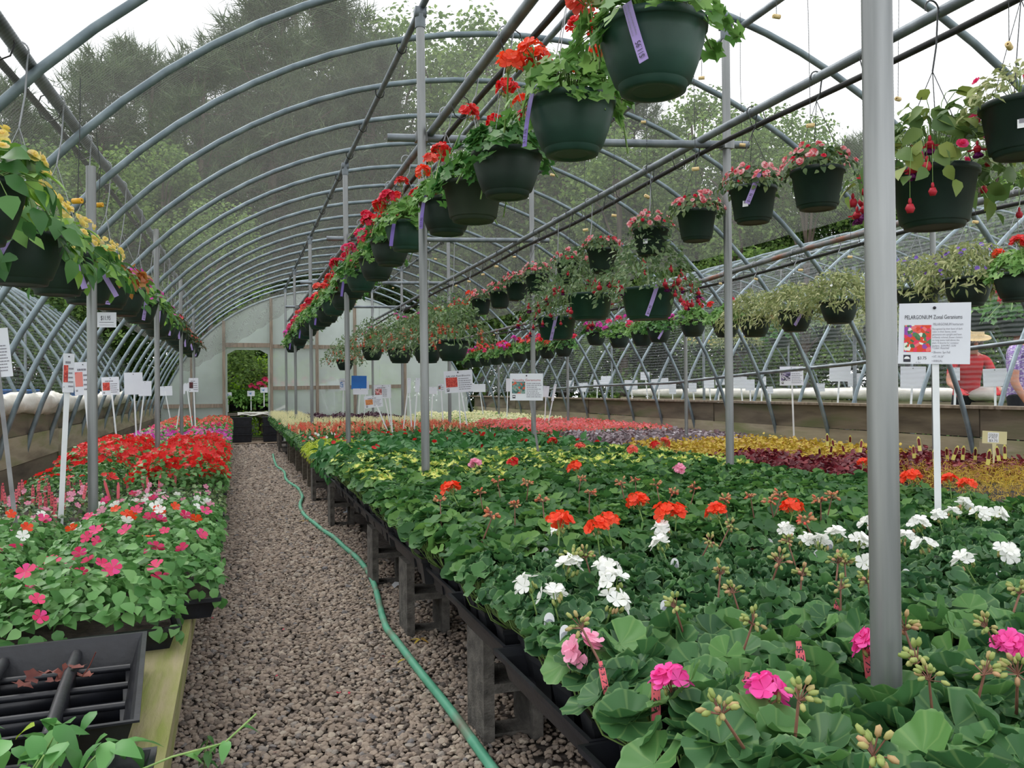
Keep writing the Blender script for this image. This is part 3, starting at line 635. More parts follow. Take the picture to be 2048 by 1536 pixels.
for y, l in zip(BY, blab): post(BX, y, arc_z(BX) - .06, l, lean=(-.012, 0))
for y, l in zip([4.1, 7.35, 10.55, 13.75, 16.9], ['galvanised post between orange geraniums and gold coleus', 'galvanised post behind the Novelty Geraniums sign', 'galvanised post beside the pink begonia flats', 'galvanised post beside the white begonia flats', 'small far galvanised post under the fuchsia baskets']): post(DX, y, arc_z(DX) - .06, l)
for y, l in zip([4.15, 7.45, 10.7, 13.9], ['galvanised post beside the $11.95 card over the impatiens flats', 'galvanised post standing in the red impatiens', 'galvanised post beyond the red impatiens', 'far galvanised post near the leaning row of white stakes']): post(AX, y, 2.08 if y < 6 else 2.4, l, r=.021)
for y, l in zip([4.4, 7.6, 10.8, 14.0], ['galvanised post among the burgundy coleus', 'galvanised post at the edge of the gold coleus', 'slim galvanised post near the silver-leaved begonias', 'slim galvanised post by the cream begonias']): post(EX, y, 2.1, l, r=.018)
for y, l in zip([4.47, 7.62, 10.82, 14.02], ['galvanised crossbar behind the large green hanging pots', 'crossbar over the Novelty Geraniums sign', 'third crossbar down the tunnel from the large pots', 'farthest crossbar in the tunnel']):
    e = thing('crossbar', l, 'crossbar', (0, y, 2.40), group='crossbars between posts'); mb = MB(); tube(mb, [(BX - .17, .02, .02), (RX, -.19, .02), (DX + .12, -.4, .02)], .021, 10); mb.obj('pipe', 'galv_dull', e)
    for x_, y_ in ((BX, -.03), (DX, -.37)): mb = MB(); box(mb, (x_, y_, .02), (.06, .06, .05)); mb.obj('clamp', 'galvanised', e, smooth=False)
def rail(label, pts, mat, r=.021, hose=(.045, -.06)):
    e = thing('hanging_rail', label, 'rail', group='hanging basket rails'); pts = np.asarray(pts, float)
    b2 = MB(); tube(b2, pts, r, 10); b2.obj('pipe', mat, e)
    yy = np.linspace(pts[0, 1], pts[-1, 1], 46); q = np.stack([np.interp(yy, pts[:, 1], pts[:, k]) for k in range(3)], 1)
    q[:, 0] += hose[0]; q[:, 2] += hose[1] + .012 * np.sin(yy * 1.9); b2 = MB(); tube(b2, q, .0135, 7); b2.obj('water_hose', 'black_hose', e)
    for y in np.arange(pts[0, 1] + .3, pts[-1, 1], .78):
        x_, z_ = np.interp(y, pts[:, 1], pts[:, 0]), np.interp(y, pts[:, 1], pts[:, 2]); th = np.linspace(0, 2 * math.pi, 9)
        b2 = MB(); tube(b2, np.stack([x_ + hose[0] / 2 + .05 * np.cos(th) * .9, y + 0 * th, z_ + hose[1] / 2 + .058 * np.sin(th)], 1), .003, 4, cap=False); b2.obj('cable_tie', 'black_hose', e)
    return e
ZA = lambda y: float(np.interp(y, [0, 3.5, 4.9, 5.9, 9.6, 17], [2.08, 2.24, 2.32, 2.4, 2.48, 2.46]))
ZC = lambda y: 2.445; ZD = lambda y: float(np.interp(y, [0, 4, 8, 17], [2.43, 2.44, 2.40, 2.36])); ZE = lambda y: float(np.interp(y, [2, 5, 7, 17], [2.16, 2.16, 2.08, 2.05]))
rail('dark hanging rail over the near left bench of yellow impatiens baskets', [(RA, y, ZA(y)) for y in (1.2, 3.5, 4.9, 5.9, 7.5, 9.6, 13, 16.6)], 'galv_dull', .024, hose=(-.05, -.05))
rail('hanging rail beside the path carrying the red geranium baskets', [(RC, y, ZC(y)) for y in (-.3, 3, 6, 10, 14, 17.2)], 'galv_dull', hose=(.06, -.055))
rail('hanging rail carrying impatiens and fuchsia baskets over the geraniums', [(RD, y, ZD(y)) for y in (.2, 4, 6, 8, 12, 16.8)], 'galv_dull')
rail('rusty hanging rail carrying the pale trailing baskets over the coleus', [(RE, y, ZE(y)) for y in (1.5, 4, 5.5, 7, 10, 13, 16.5)], 'rust_pipe', .02)

# ------------------------------------------------------------------ neighbouring tunnels
for side, cx, lab in ((1, 8.75, 'neighbouring hoop tunnel beyond the long board wall'), (-1, -5.15, 'neighbouring hoop tunnel behind the rolled white plastic')):
    e = thing('hoop_tunnel', lab, 'greenhouse', (cx, 0, 0))
    b2 = MB(); P_ = arc_pts(cx, .0); P_[:, 0] -= cx; tube(b2, P_, .018, 7); me = b2.mesh('hoop', 'hoop_steel')
    for y in [2.2 + .8 * k for k in range(23 if side > 0 else 20)]: mko('hoop', me, e, (0, y + .35, 0))
    b2 = net(MB(), 0, 1.0 if side > 0 else 2.0, 2.0 if side > 0 else 1.02, 2.0, 20, 90, .03, .006, seed=4); b2.obj('shade_cloth', 'shade_net_pale', e)
    for xx in (-1.6, 0, 1.6):
        b2 = MB(); zz = arc_z(xx, 0) - .05; tube(b2, [(xx, 2, zz), (xx, 11, zz + .01), (xx, 20, zz)], .017, 7); b2.obj('purlin', 'galv_dull', e)
    for xx in ((-2.2, 1.6) if side > 0 else (2.2,)):
        for y in (4.6, 7.8, 11, 14.2): b2 = MB(); tube(b2, [(xx, y, 0), (xx, y, 1.4), (xx, y, arc_z(xx, 0) - .06)], .02, 8); b2.obj('post', 'galv_dull', e)
    if side > 0:
        for k in range(4):
            b2 = MB(); box(b2, (-.4, 5 + 3.6 * k, .62), (.06, 3.58, .5)); b2.obj('plank', 'baseboard_grey', e, smooth=False)

# ------------------------------------------------------------------ benches
def cinder_mesh():
    b2 = MB()
    for s in (-1, 1): box(b2, (s * .078, 0, .2), (.034, .19, .40))
    box(b2, (0, 0, .215), (.13, .19, .036)); box(b2, (0, 0, .385), (.13, .19, .03)); box(b2, (0, .0, .012), (.13, .10, .02)); return b2.mesh('block_leg', 'cinder', False)
CINDER = cinder_mesh()
b_ = MB(); box(b_, (0, 0, .2), (.085, .085, .4)); POSTLEG = b_.mesh('leg', 'wood_old', False)
def bench(label, x0, x1, y0, y1, zt, pw, mat, legs, group, edge_mat=None):
    e = thing('display_bench', label, 'bench', ((x0 + x1) / 2, (y0 + y1) / 2, 0), group=group); cx, cy = (x0 + x1) / 2, (y0 + y1) / 2
    n = max(2, int(round((x1 - x0) / pw))); w = (x1 - x0) / n
    b2 = MB(); box(b2, (0, 0, 0), (w - .012, y1 - y0 - .006, .032)); me = b2.mesh('plank', mat, False)
    for k in range(n):
        o = mko('plank', me, e, (x0 + w * (k + .5) - cx, 0, zt - .016))
        if edge_mat and k in (0, n - 1) and edge_mat[0] == k:
            b3 = MB(); box(b3, (0, 0, -.02), (w - .012, y1 - y0 - .006, .075)); o.data = b3.mesh('plank', edge_mat[1], False)
    b2 = MB(); box(b2, (0, 0, 0), (.04, y1 - y0 - .01, .07)); bm_ = b2.mesh('beam', 'wood_old', False)
    for x in (x0 + .09, x1 - .09): mko('beam', bm_, e, (x - cx, 0, zt - .067 - .0005))
    for (x, y, kind) in legs: mko('block_leg' if kind else 'leg', CINDER if kind else POSTLEG, e, (x - cx, y - cy, 0), None, (1, 1, (zt - .1) / .4))
    return e
YS = [0.35, 3.15, 5.75, 8.35, 10.95, 13.55, 17.4]
rl = [(2.56, 1), (3.76, 1), (4.74, 1), (6.9, 1), (8.5, 1), (9.7, 0), (10.4, 0), (11.6, 0), (12.9, 0), (13.4, 0), (15.3, 1), (16.9, 0), (1.2, 1)]
wh = ['under the pink and white geraniums', 'under the orange geraniums', 'under the variegated geraniums', 'with wooden legs beside the green hose bends', 'under the orange salvia', 'nearest the plastic end wall']
for k in range(6):
    lg = []
    for (y, kind) in rl:
        if YS[k] <= y < YS[k + 1]: lg += [(.80, y, kind), (1.7, y, kind), (2.75, y, kind)]
    bench('long plank bench ' + wh[k], .68, 2.88, YS[k], YS[k + 1], .42, .183, 'wood_old', lg, 'benches along the right of the path')
wl = ['with a mossy edge plank under the empty black tray', 'under the pink impatiens flats', 'under the red impatiens', 'beyond the red impatiens', 'under the far salmon impatiens', 'at the far end beside the doorway']
for k in range(6):
    bench('low plank bench ' + wl[k], -1.42, -.12, YS[k], YS[k + 1], .41, .186, 'wood_old', [(x, YS[k] + q, 0) for x in (-.24, -1.3) for q in (.35, 1.4, 2.3)], 'benches along the left of the path', edge_mat=(6, 'wood_moss') if k == 0 else None)
wf = ['under the gold ferns and burgundy coleus', 'under the gold coleus', 'under the silver-leaved begonias', 'under the pink begonias', 'under the cream begonias', 'far at the end behind the white stakes']
for k in range(6):
    bench('plank bench against the far boards ' + wf[k], 3.4, 5.04, YS[k], YS[k + 1], .42, .2, 'wood_old', [(x, YS[k] + q, 1) for x in (3.55, 4.9) for q in (.5, 2.1)], 'benches along the far boards')

# ------------------------------------------------------------------ garden hose on the path
hp = [(.69, 1.5), (.675, 2.29), (.657, 3.0), (.635, 3.6), (.64, 3.9), (.70, 4.5), (.73, 5.1), (.70, 5.7), (.66, 6.25), (.60, 6.8), (.55, 7.5), (.565, 8.1), (.63, 8.7), (.635, 9.5), (.57, 10.4), (.60, 11.4), (.55, 12.3), (.56, 13.4), (.59, 14.6)]
hp = np.array(hp); tt = np.linspace(0, len(hp) - 1, 150); i0 = np.clip(tt.astype(int), 0, len(hp) - 2); fr_ = tt - i0
def cr(P, i, u):
    p0, p1, p2, p3 = P[np.clip(i - 1, 0, len(P) - 1)], P[i], P[np.clip(i + 1, 0, len(P) - 1)], P[np.clip(i + 2, 0, len(P) - 1)]; u = u[:, None]
    return .5 * (2 * p1 + (p2 - p0) * u + (2 * p0 - 5 * p1 + 4 * p2 - p3) * u ** 2 + (3 * p1 - p0 - 3 * p2 + p3) * u ** 3)
hq = cr(hp, i0, fr_); mb = MB(); tube(mb, np.column_stack([hq, .024 + .003 * np.sin(tt * 5)]), .0155, 10)
tag(mb.obj('garden_hose', 'hose_green'), 'mud-scuffed pale green garden hose snaking along the gravel path', 'hose')

# ================================================================== plants
def dome(n, rad, h0, h1, rg_, flat=0.6, wild=0.35, out=0.7):
    """places, normals and outward directions of n leaves over a mound"""
    a = rg_.uniform(0, 2 * math.pi, n); r = rad * np.sqrt(rg_.uniform(0.0, 1, n)); hz = h0 + (h1 - h0) * (1 - flat * (r / rad) ** 2) * rg_.uniform(.72, 1.05, n)
    o = np.stack([np.cos(a), np.sin(a), 0 * a], 1); P = o * r[:, None]; P[:, 2] = hz
    nn = np.array([[0, 0, 1.0]]) + o * (out * r / rad)[:, None] + wild * rg_.normal(size=(n, 3)); nn[:, 2] = np.maximum(nn[:, 2], .12)
    return P, nn, o + .5 * rg_.normal(size=(n, 3))
def stalks(mb, P, base, r, m, n=3, bend=.3):
    for p in P:
        b0 = np.array([base[0] + p[0] * .25, base[1] + p[1] * .25, base[2]]); mid = (b0 + p) / 2 + np.array([p[0] * bend * .5, p[1] * bend * .5, -.01])
        tube(mb, [b0, mid, p], r, n, m, cap=False)
GL_HI = [round_leaf(42, .16 + .03 * s, .05, 7, .4, .03, s) for s in range(5)] + [round_leaf(42, .40, .07, 7, .45, .03, 9)]
GL_MD = [round_leaf(15, .24, .09, 6, .5, .07, s) for s in range(4)]
GL_CR = [round_leaf(13, .34, .2, 6, .5, .10, s) for s in range(4)]
LOB = [lobed_leaf(s) for s in range(4)]
LEAFOBJ = []
def leaf_objs(parent, meshes, P, R, s, k, z=0.0, rz=0.0, scale=1.0):
    """leaves one can pick apart: each its own object, sharing a few meshes"""
    ca, sa = math.cos(rz), math.sin(rz); Rz = np.array([[ca, -sa, 0], [sa, ca, 0], [0, 0, 1.0]])
    for i in range(len(P)):
        o = bpy.data.objects.new('leaf', meshes[k[i] % len(meshes)]); COL.objects.link(o); o.parent = parent
        Mx = np.eye(4); Mx[:3, :3] = Rz @ R[i] * s[i] * scale; Mx[:3, 3] = Rz @ P[i] * scale + [0, 0, z]; o.matrix_basis = Matrix(Mx.tolist())
_lm = {}
def leaf_mesh(T, mat):
    key = (id(T), mat)
    if key not in _lm:
        b2 = MB(); b2.add(T[0], T[1], 0, T[2]); _lm[key] = b2.mesh('leaf', mat)
    return _lm[key]
for T in GL_HI:
    b_ = MB(); b_.add(T[0], T[1], 0, T[2]); LEAFOBJ.append(b_.mesh('leaf', 'leaf_zonal'))

def geranium(seed, n, rad, h0, h1, ls, Ts, mats, wild=.35, stem=True):
    rg_ = np.random.default_rng(seed); P, nn, d = dome(n, rad, h0, h1, rg_, wild=wild); s = rg_.uniform(ls[0], ls[1], n); k = rg_.integers(0, len(Ts), n); b2 = MB()
    R = frames(nn, d)
    for q, T in enumerate(Ts):
        w = k == q
        if w.any(): scatter(b2, T, R[w], P[w], s[w], 0)
    if stem: stalks(b2, P[::2] - [0, 0, .004], (0, 0, -.01), .0016, 1)
    return b2.mesh('foliage', mats)
F_CRINK = [geranium(20 + s, 78, .10, .04, .135, (.016, .026), GL_CR, ['leaf_crinkle', 'stem_green'], .45) for s in range(5)]
F_ORNG = [geranium(40 + s, 56, .102, .045, .152, (.020, .036), GL_MD, ['leaf_gerbed', 'stem_green']) for s in range(5)]
F_ZONAL = [geranium(30 + s, 30, .115, .04, .135, (.03, .052), GL_MD, ['leaf_zonal', 'stem_green']) for s in range(2)]
F_VARI = [geranium(60 + s, 36, .105, .05, .15, (.022, .038), GL_MD, ['leaf_gerbed', 'stem_green']) for s in range(4)]
F_VARY = [geranium(70 + s, 9, .10, .11, .165, (.018, .032), LOB, ['leaf_varieg_yellow', 'stem_green']) for s in range(4)]

def umbel(seed, mat, nf=15, R=.030, fr=.017, stem=.15, stem_mat='stem_green', nb=4, full=1.0, T=None, tilt=.14):
    """geranium flower head: ball of florets on fine stalks at the end of a long stem; origin at the head"""
    rg_ = np.random.default_rng(seed); b2 = MB(); u = unit(nf, rg_); u[:, 2] = np.abs(u[:, 2]) * .8 + .05 * full; u /= np.linalg.norm(u, axis=1, keepdims=True)
    c = u * R * rg_.uniform(.7, 1.05, (nf, 1)); florets(b2, c, u + [0, 0, .35], fr, 0, 5, rg_, T or T_PETAL, tilt)
    for p in c[::2]: tube(b2, [(0, 0, -.022), p * .6, p], .0009, 3, 1, cap=False)
    for i in range(nb):
        v = unit(1, rg_)[0]; v[2] = -abs(v[2]) * .6; p = v * R * .9; ball(b2, p, (.0034, .0034, .0075), 2); tube(b2, [(0, 0, -.022), p], .0009, 3, 1, cap=False)
    o = rg_.normal(0, .012, 2); tube(b2, [(o[0] * 2, o[1] * 2, -stem), (o[0], o[1], -stem * .5), (0, 0, -.02)], [.0028, .0022, .002], 5, 1, cap=False)
    return b2.mesh('flower_head', [mat, stem_mat, 'bud_green'])
def budhead(seed, mat, nb=13, R=.024, stem=.16, stem_mat='stem_brown', droop=False):
    rg_ = np.random.default_rng(seed); b2 = MB()
    for i in range(nb):
        v = unit(1, rg_)[0]; v[2] = v[2] * .5 + (-.35 if droop else .15); p = v / np.linalg.norm(v) * R * rg_.uniform(.6, 1.05)
        A, B, D = frame_of(p); V = ICOV * [.0042, .0042, .0082]; b2.add(V @ np.stack([A, B, D], 1).T + p, ICOF, 0); tube(b2, [(0, 0, -.008), p * .8], .0011, 3, 1, cap=False)
    o = rg_.normal(0, .014, 2); tube(b2, [(o[0] * 2, o[1] * 2, -stem), (o[0], o[1], -stem * .5), (0, 0, -.008)], [.003, .0025, .002], 5, 1, cap=False)
    return b2.mesh('bud_cluster', [mat, stem_mat])
def umbels(mat, k=3, **kw): return [umbel(100 + 7 * i + len(mat), mat, **kw) for i in range(k)]
U = {c: umbels('petal_' + c) for c in ('pink', 'palepink', 'orange', 'red', 'crimson', 'coral', 'rose', 'magenta')}
U['white'] = umbels('petal_white', 4, nf=6, fr=.0185, R=.022, nb=6, T=T_PETAL, tilt=.1)
U['bigpink'] = umbels('petal_pink', 3, nf=12, fr=.019, R=.021, stem_mat='stem_brown')
U['bigpale'] = umbels('petal_palepink', 2, nf=7, fr=.019, R=.026)
BUDS = {'green': [budhead(i, 'bud_green') for i in range(4)], 'coral': [budhead(10 + i, 'bud_coral') for i in range(3)]}

# pots and trays
b_ = MB()
def sq_ring(a, z): return [[-a, -a, z], [a, -a, z], [a, a, z], [-a, a, z]]
def sq_shell(b2, prof, m=0):
    V = []; [V.extend(sq_ring(a, z)) for a, z in prof]
    b2.add(V, [[4 * i + j, 4 * i + (j + 1) % 4, 4 * i + 4 + (j + 1) % 4, 4 * i + 4 + j] for i in range(len(prof) - 1) for j in range(4)], m)
sq_shell(b_, [(.036, 0), (.047, .074), (.0505, .074), (.051, .086), (.0475, .086), (.0455, .07)]); b_.add(sq_ring(.036, 0), [[3, 2, 1, 0]]); POT = b_.mesh('pot', 'pot_black', False)
b_ = MB(); b_.add(sq_ring(.0458, .076), [[0, 1, 2, 3]]); SOIL = b_.mesh('soil', 'soil', False)
def tray_mesh(lx, ly, h, name, ribs=True, lip=.012):
    b2 = MB(); hx, hy = lx / 2, ly / 2
    def rg_(ax, ay, z): return [[-ax, -ay, z], [ax, -ay, z], [ax, ay, z], [-ax, ay, z]]
    pr = [(hx - .028, hy - .028, 0), (hx - lip, hy - lip, h - .012), (hx, hy, h - .012), (hx + .001, hy + .001, h), (hx - .008, hy - .008, h), (hx - lip - .004, hy - lip - .004, h - .016), (hx - .032, hy - .032, .003)]
    V = []; [V.extend(rg_(*p)) for p in pr]; b2.add(V, [[4 * i + j, 4 * i + (j + 1) % 4, 4 * i + 4 + (j + 1) % 4, 4 * i + 4 + j] for i in range(len(pr) - 1) for j in range(4)])
    b2.add(rg_(hx - .028, hy - .028, 0), [[3, 2, 1, 0]]); b2.add(rg_(hx - .032, hy - .032, .003), [[0, 1, 2, 3]])
    if ribs:
        n = int(ly / .045)
        for i in range(n):
            y = -hy + .04 + (ly - .08) * i / (n - 1)
            for s in (-1, 1): box(b2, (s * (hx - .019), y, h * .40), (.006, .012, h * .62))
    return b2.mesh(name, 'black_plastic', False)
TRAY = tray_mesh(.50, .545, .064, 'tray', ribs=False, lip=.016)
FLAT = tray_mesh(.54, .285, .062, 'tray', ribs=False)
b_ = MB(); b_.add([[-.25, -.125, .052], [.25, -.125, .052], [.25, .125, .052], [-.25, .125, .052]], [[0, 1, 2, 3]]); FLATSOIL = b_.mesh('soil', 'soil', False)

ZT = .423
# ---- potted geraniums on the long benches to the right of the path
KIND = {
 'pink':  ('zonal geranium with broad round leaves in a black pot', 'bright pink zonal geraniums'),
 'white': ('dark crinkle-leaved white geranium in a black pot', 'white geraniums'),
 'orange': ('orange-red geranium with long bud stalks in a black pot', 'orange geraniums'),
 'vari':  ('yellow-splashed variegated geranium in a black pot', 'variegated geraniums')}
PLANTS = []
pit = .146; rg = np.random.default_rng(11)
for j in range(40):
    y = .80 + pit * j
    if y > 5.75: break
    for i in range(15):
        x = .665 + pit * i + (.0 if y > 2 else -.03 * (2 - y))
        kind = 'pink' if y < 1.47 else 'white' if y < 2.18 else 'orange' if y < 4.15 else 'vari'
        if not inview((x, y, .62), 420, 420): continue
        if min(abs(y - b) for b in (1.066, 4.38)) < .06 and abs(x - .95) < .06: continue
        if abs(y - 4.1) < .06 and abs(x - DX) < .06: continue
        PLANTS.append([x + rg.normal(0, .008), y + rg.normal(0, .008), kind, None])
flow = []   # (pixel x, pixel y, head mesh, height it stands at)
def fl(c, z, pts): flow.extend([(px, py, c, z) for px, py in pts])
fl('bigpink', .655, [(1340, 1368), (1532, 1388), (1745, 1292), (2020, 1290)]); fl('bigpale', .625, [(1165, 1302)])
fl('white', .665, [(1056, 1172), (1104, 1196), (1226, 1208), (1140, 1138), (1215, 1140), (1226, 1166), (1118, 1060), (1325, 1062), (1322, 1092), (1572, 1064), (1612, 1086), (1640, 1090), (1672, 1074), (1716, 1082), (1730, 1124), (1836, 1052), (1812, 1082), (1878, 1036), (1926, 1014), (1992, 1028), (1930, 1126), (2012, 1106), (1848, 1094), (1905, 1030), (1740, 1050), (1962, 1032)])
fl('orange', .71, [(902, 980), (1150, 937), (1275, 1006), (1332, 1028), (1352, 1026), (1432, 1026), (1192, 1056), (1216, 1046), (1120, 1046), (1822, 957), (1900, 962), (1935, 972), (1982, 934), (1584, 1018), (1728, 928)])
fl('palepink', .69, [(950, 930), (1360, 940)]); fl('red', .69, [(1026, 926), (936, 826), (1290, 864), (1202, 848), (1136, 870), (870, 888), (1310, 892), (1105, 884)]); fl('coral', .69, [(1402, 856), (1552, 880), (1160, 894), (1330, 886), (1415, 888), (1265, 900)])
buds = []
def bd(c, z, pts): buds.extend([(px, py, c, z) for px, py in pts])
bd('green', .69, [(1350, 1210), (1440, 1142), (1465, 1180), (1506, 1240), (1604, 1146), (1690, 1122), (1735, 1160), (1682, 1172), (1808, 1252), (1858, 1352), (1832, 1318), (1972, 1250), (1972, 1340), (1440, 1420), (1600, 1390), (1750, 1500), (1160, 1250), (1420, 1082), (1460, 1052), (1575, 1082), (1145, 1112), (1170, 1110), (1560, 1120), (1676, 1120), (2040, 1180), (2035, 1340)])
bd('coral', .715, [(996, 962), (1056, 966), (1085, 1000), (1162, 958), (1242, 966), (1312, 968), (1500, 992), (1540, 1000), (1562, 990), (1665, 992), (1030, 1010), (985, 1030), (1270, 960), (1180, 985), (1345, 985), (1390, 975), (1450, 1000), (1610, 1040), (960, 985), (880, 1000), (1640, 1000), (1760, 985)])
flp = [(onz(px, py, z), c) for px, py, c, z in flow]; bdp = [(onz(px, py, z), c) for px, py, c, z in buds]
PXY = np.array([[p[0], p[1]] for p in PLANTS]); owner = {}
for lst, tg in ((flp, 'f'), (bdp, 'b')):
    for P_, c in lst:
        q = int(np.argmin(((PXY - P_[:2]) ** 2).sum(1)))
        if np.hypot(*(PXY[q] - P_[:2])) < .3: owner.setdefault(q, []).append((tg, P_, c))
blo = {'pink': 'with an open pink flower head', 'white': 'with open white flowers', 'orange': 'with an open orange-red flower head', 'vari': 'with an open red flower head'}
for q, (x, y, kind, _) in enumerate(PLANTS):
    own = owner.get(q, []); hasf = any(o[0] == 'f' for o in own); hasb = len(own) > 0 and not hasf
    lab = KIND[kind][0] + (' ' + blo[kind] if hasf else ' with closed bud clusters' if hasb else ', leaves only')
    if hasf and any(o[2] in ('bigpale', 'palepink') for o in own): lab = KIND[kind][0] + ' with pale pink flowers'
    if kind == 'pink' and hasf:
        fx = [proj(o[1])[0] for o in own if o[0] == 'f'][0]; lab = 'broad-leaved zonal geranium ' + ('with pale pink flowers at the bench edge' if fx < 1250 else 'with a full pink head at the first upright $3.75 stake' if fx < 1440 else 'with a loose pink head between two $3.75 stakes' if fx < 1650 else 'with a pink head touching the thick post' if fx < 1850 else 'with a pink head behind drooping bud clusters')
    t_ = thing({'pink': 'zonal_geranium', 'white': 'white_geranium', 'orange': 'orange_geranium', 'vari': 'variegated_geranium'}[kind], lab, 'plant', (x, y, ZT), (0, 0, rg.uniform(-.12, .12)), KIND[kind][1] + (' in flower' if hasf else ' in bud' if hasb else ' in leaf'))
    mko('pot', POT, t_); mko('soil', SOIL, t_)
    rz = t_.rotation_euler[2]
    if kind == 'pink' and inview((x, y, .58), 60, 90):
        n = 27; rg_ = np.random.default_rng(900 + q); P_, nn, d = dome(n, .118, .04, .135, rg_, wild=.38); s = rg_.uniform(.027, .054, n); R = frames(nn, d)
        for k in range(n):
            o = bpy.data.objects.new('leaf', LEAFOBJ[rg_.integers(len(LEAFOBJ))]); COL.objects.link(o); o.parent = t_
            Mx = np.eye(4); Mx[:3, :3] = R[k] * s[k]; Mx[:3, 3] = P_[k] + [0, 0, .08]; o.matrix_basis = Matrix(Mx.tolist())
        b2 = MB(); stalks(b2, P_, (0, 0, -.01), .0019, 0, 4); b2.obj('stalks', 'stem_green', t_, loc=(0, 0, .08))
        lift = .0
    else:
        Fm = {'pink': F_ZONAL, 'white': F_CRINK, 'orange': F_ORNG, 'vari': F_VARI}[kind]
        tag(mko('foliage', Fm[rg.integers(len(Fm))], t_, (0, 0, .08), (0, 0, rg.uniform(0, 6.3)), rg.uniform(.92, 1.1)), kind='stuff')
        if kind == 'vari' and rg.uniform() < .7: tag(mko('yellow_leaves', F_VARY[rg.integers(4)], t_, (0, 0, .085), (0, 0, rg.uniform(0, 6.3))), kind='stuff')
    ca, sa = math.cos(-rz), math.sin(-rz)
    for tg, P_, c in own:
        dx, dy = P_[0] - x, P_[1] - y; loc = (dx * ca - dy * sa, dx * sa + dy * ca, P_[2] - ZT)
        v_ = Vector((loc[0] - .0, loc[1] - .0, max(loc[2] - .07, .05))).normalized(); rot_ = (Vector((0, 0, 1)).rotation_difference(v_) @ Matrix.Rotation(rg.uniform(0, 6), 3, 'Z').to_quaternion()).to_euler()
        if tg == 'f': mko('flower_head', U[c][rg.integers(len(U[c]))], t_, loc, rot_, rg.uniform(.9, 1.15))
        else: mko('bud_cluster', BUDS[c][rg.integers(len(BUDS[c]))], t_, loc, rot_, rg.uniform(.8, 1.05))
# carrying trays under the pots along the path edge
for k in range(10):
    y = 1.05 + .548 * k
    t_ = tag(mko('pot_tray', TRAY, None, (.855 - (.06 if y < 1.3 else .045 if y < 1.8 else .02 if y < 2.4 else 0), y, ZT - .002), (0, 0, rg.normal(0, .012))), ['ribbed black tray under the pots at the bench edge, among the pink geraniums', 'ribbed black tray under the pots at the bench edge, among the white geraniums', 'ribbed black tray under the pots at the bench edge, among the orange geraniums', 'ribbed black tray under the pots at the bench edge, among the variegated geraniums'][0 if y < 1.4 else 1 if y < 2.2 else 2 if y < 4.2 else 3], 'tray', 'black trays along the bench edge')

# ---- flats: a black tray of bedding plants
def grid_pts(n, rg_, jit=1.0): return np.stack([rg_.uniform(-.275, .275, n), rg_.uniform(-.152, .152, n)], 1)
def flat_leaves(seed, n, T, ls, h, mat, wild=.4, bump=.35, top=0.55, store=None):
    rg_ = np.random.default_rng(seed); p = grid_pts(n, rg_); b2 = MB()
    hh = h * (1 - .45 * np.maximum(np.abs(p[:, 0]) / .27, np.abs(p[:, 1]) / .145) ** 4) * (1 + bump * .5 * np.sin(p[:, 0] * 40 + seed) * np.sin(p[:, 1] * 44)); u = rg_.uniform(top, 1.05, n)
    P = np.column_stack([p, hh * u]); o = np.column_stack([p[:, 0] / .27, p[:, 1] / .145, 0 * u]); nn = np.array([[0, 0, 1.0]]) + o * np.abs(o) ** 1.5 * .9 + wild * rg_.normal(size=(n, 3)); nn[:, 2] = np.maximum(nn[:, 2], .1)
    s = rg_.uniform(ls[0], ls[1], n); RR_ = frames(nn, rg_.normal(size=(n, 3)) + o * .8)
    if store is None: scatter(b2, T, RR_, P, s, 0)
    else:
        store.append((P, RR_, s)); pm_ = rg_.permutation(n); scatter(b2, T, RR_, np.column_stack([P[pm_, :2], P[:, 2] * .62]), s, 0)
    ne = int(n * .3); t = rg_.uniform(0, 1.66, ne); sd_ = rg_.integers(0, 2, ne) * 2 - 1.0; lx_ = t < 1.1; ex = np.where(lx_, (t / 1.1 - .5) * .55, .272 * sd_); ey = np.where(lx_, .148 * sd_, ((t - 1.1) / .56 - .5) * .29)
    oo = np.column_stack([np.where(lx_, 0, sd_), np.where(lx_, sd_, 0), 0 * t]); Pe = np.column_stack([ex, ey, rg_.uniform(-.012, h * .55, ne)]) - oo * .012
    ne_ = oo + np.array([[0, 0, .55]]) + .35 * rg_.normal(size=(ne, 3)); scatter(b2, T, frames(ne_, oo * .5 + np.array([[0, 0, -.8]]) + .5 * rg_.normal(size=(ne, 3))), Pe, rg_.uniform(ls[0], ls[1], ne), 0)
    return b2.mesh('foliage', mat)
def flat_flowers(seed, n, r, h, mat, nrm=.5, npet=5, T=None, z=(.98, 1.12)):
    rg_ = np.random.default_rng(seed); p = grid_pts(n, rg_) * 1.02; o = np.column_stack([p[:, 0] / .27, p[:, 1] / .145, 0 * p[:, 0]])
    hh = h * (1 - .45 * np.maximum(np.abs(p[:, 0]) / .27, np.abs(p[:, 1]) / .145) ** 4) * rg_.uniform(z[0], z[1], n)
    nn = np.array([[0, 0, .9]]) + o * .5 + [.05, -.75, 0] + nrm * .7 * rg_.normal(size=(n, 3)); b2 = MB()
    florets(b2, np.column_stack([p, hh + .004]), nn, rg_.uniform(r * .85, r * 1.25, n), 0, npet, rg_, T or T_PETAL, .06); return b2.mesh('flowers', mat)
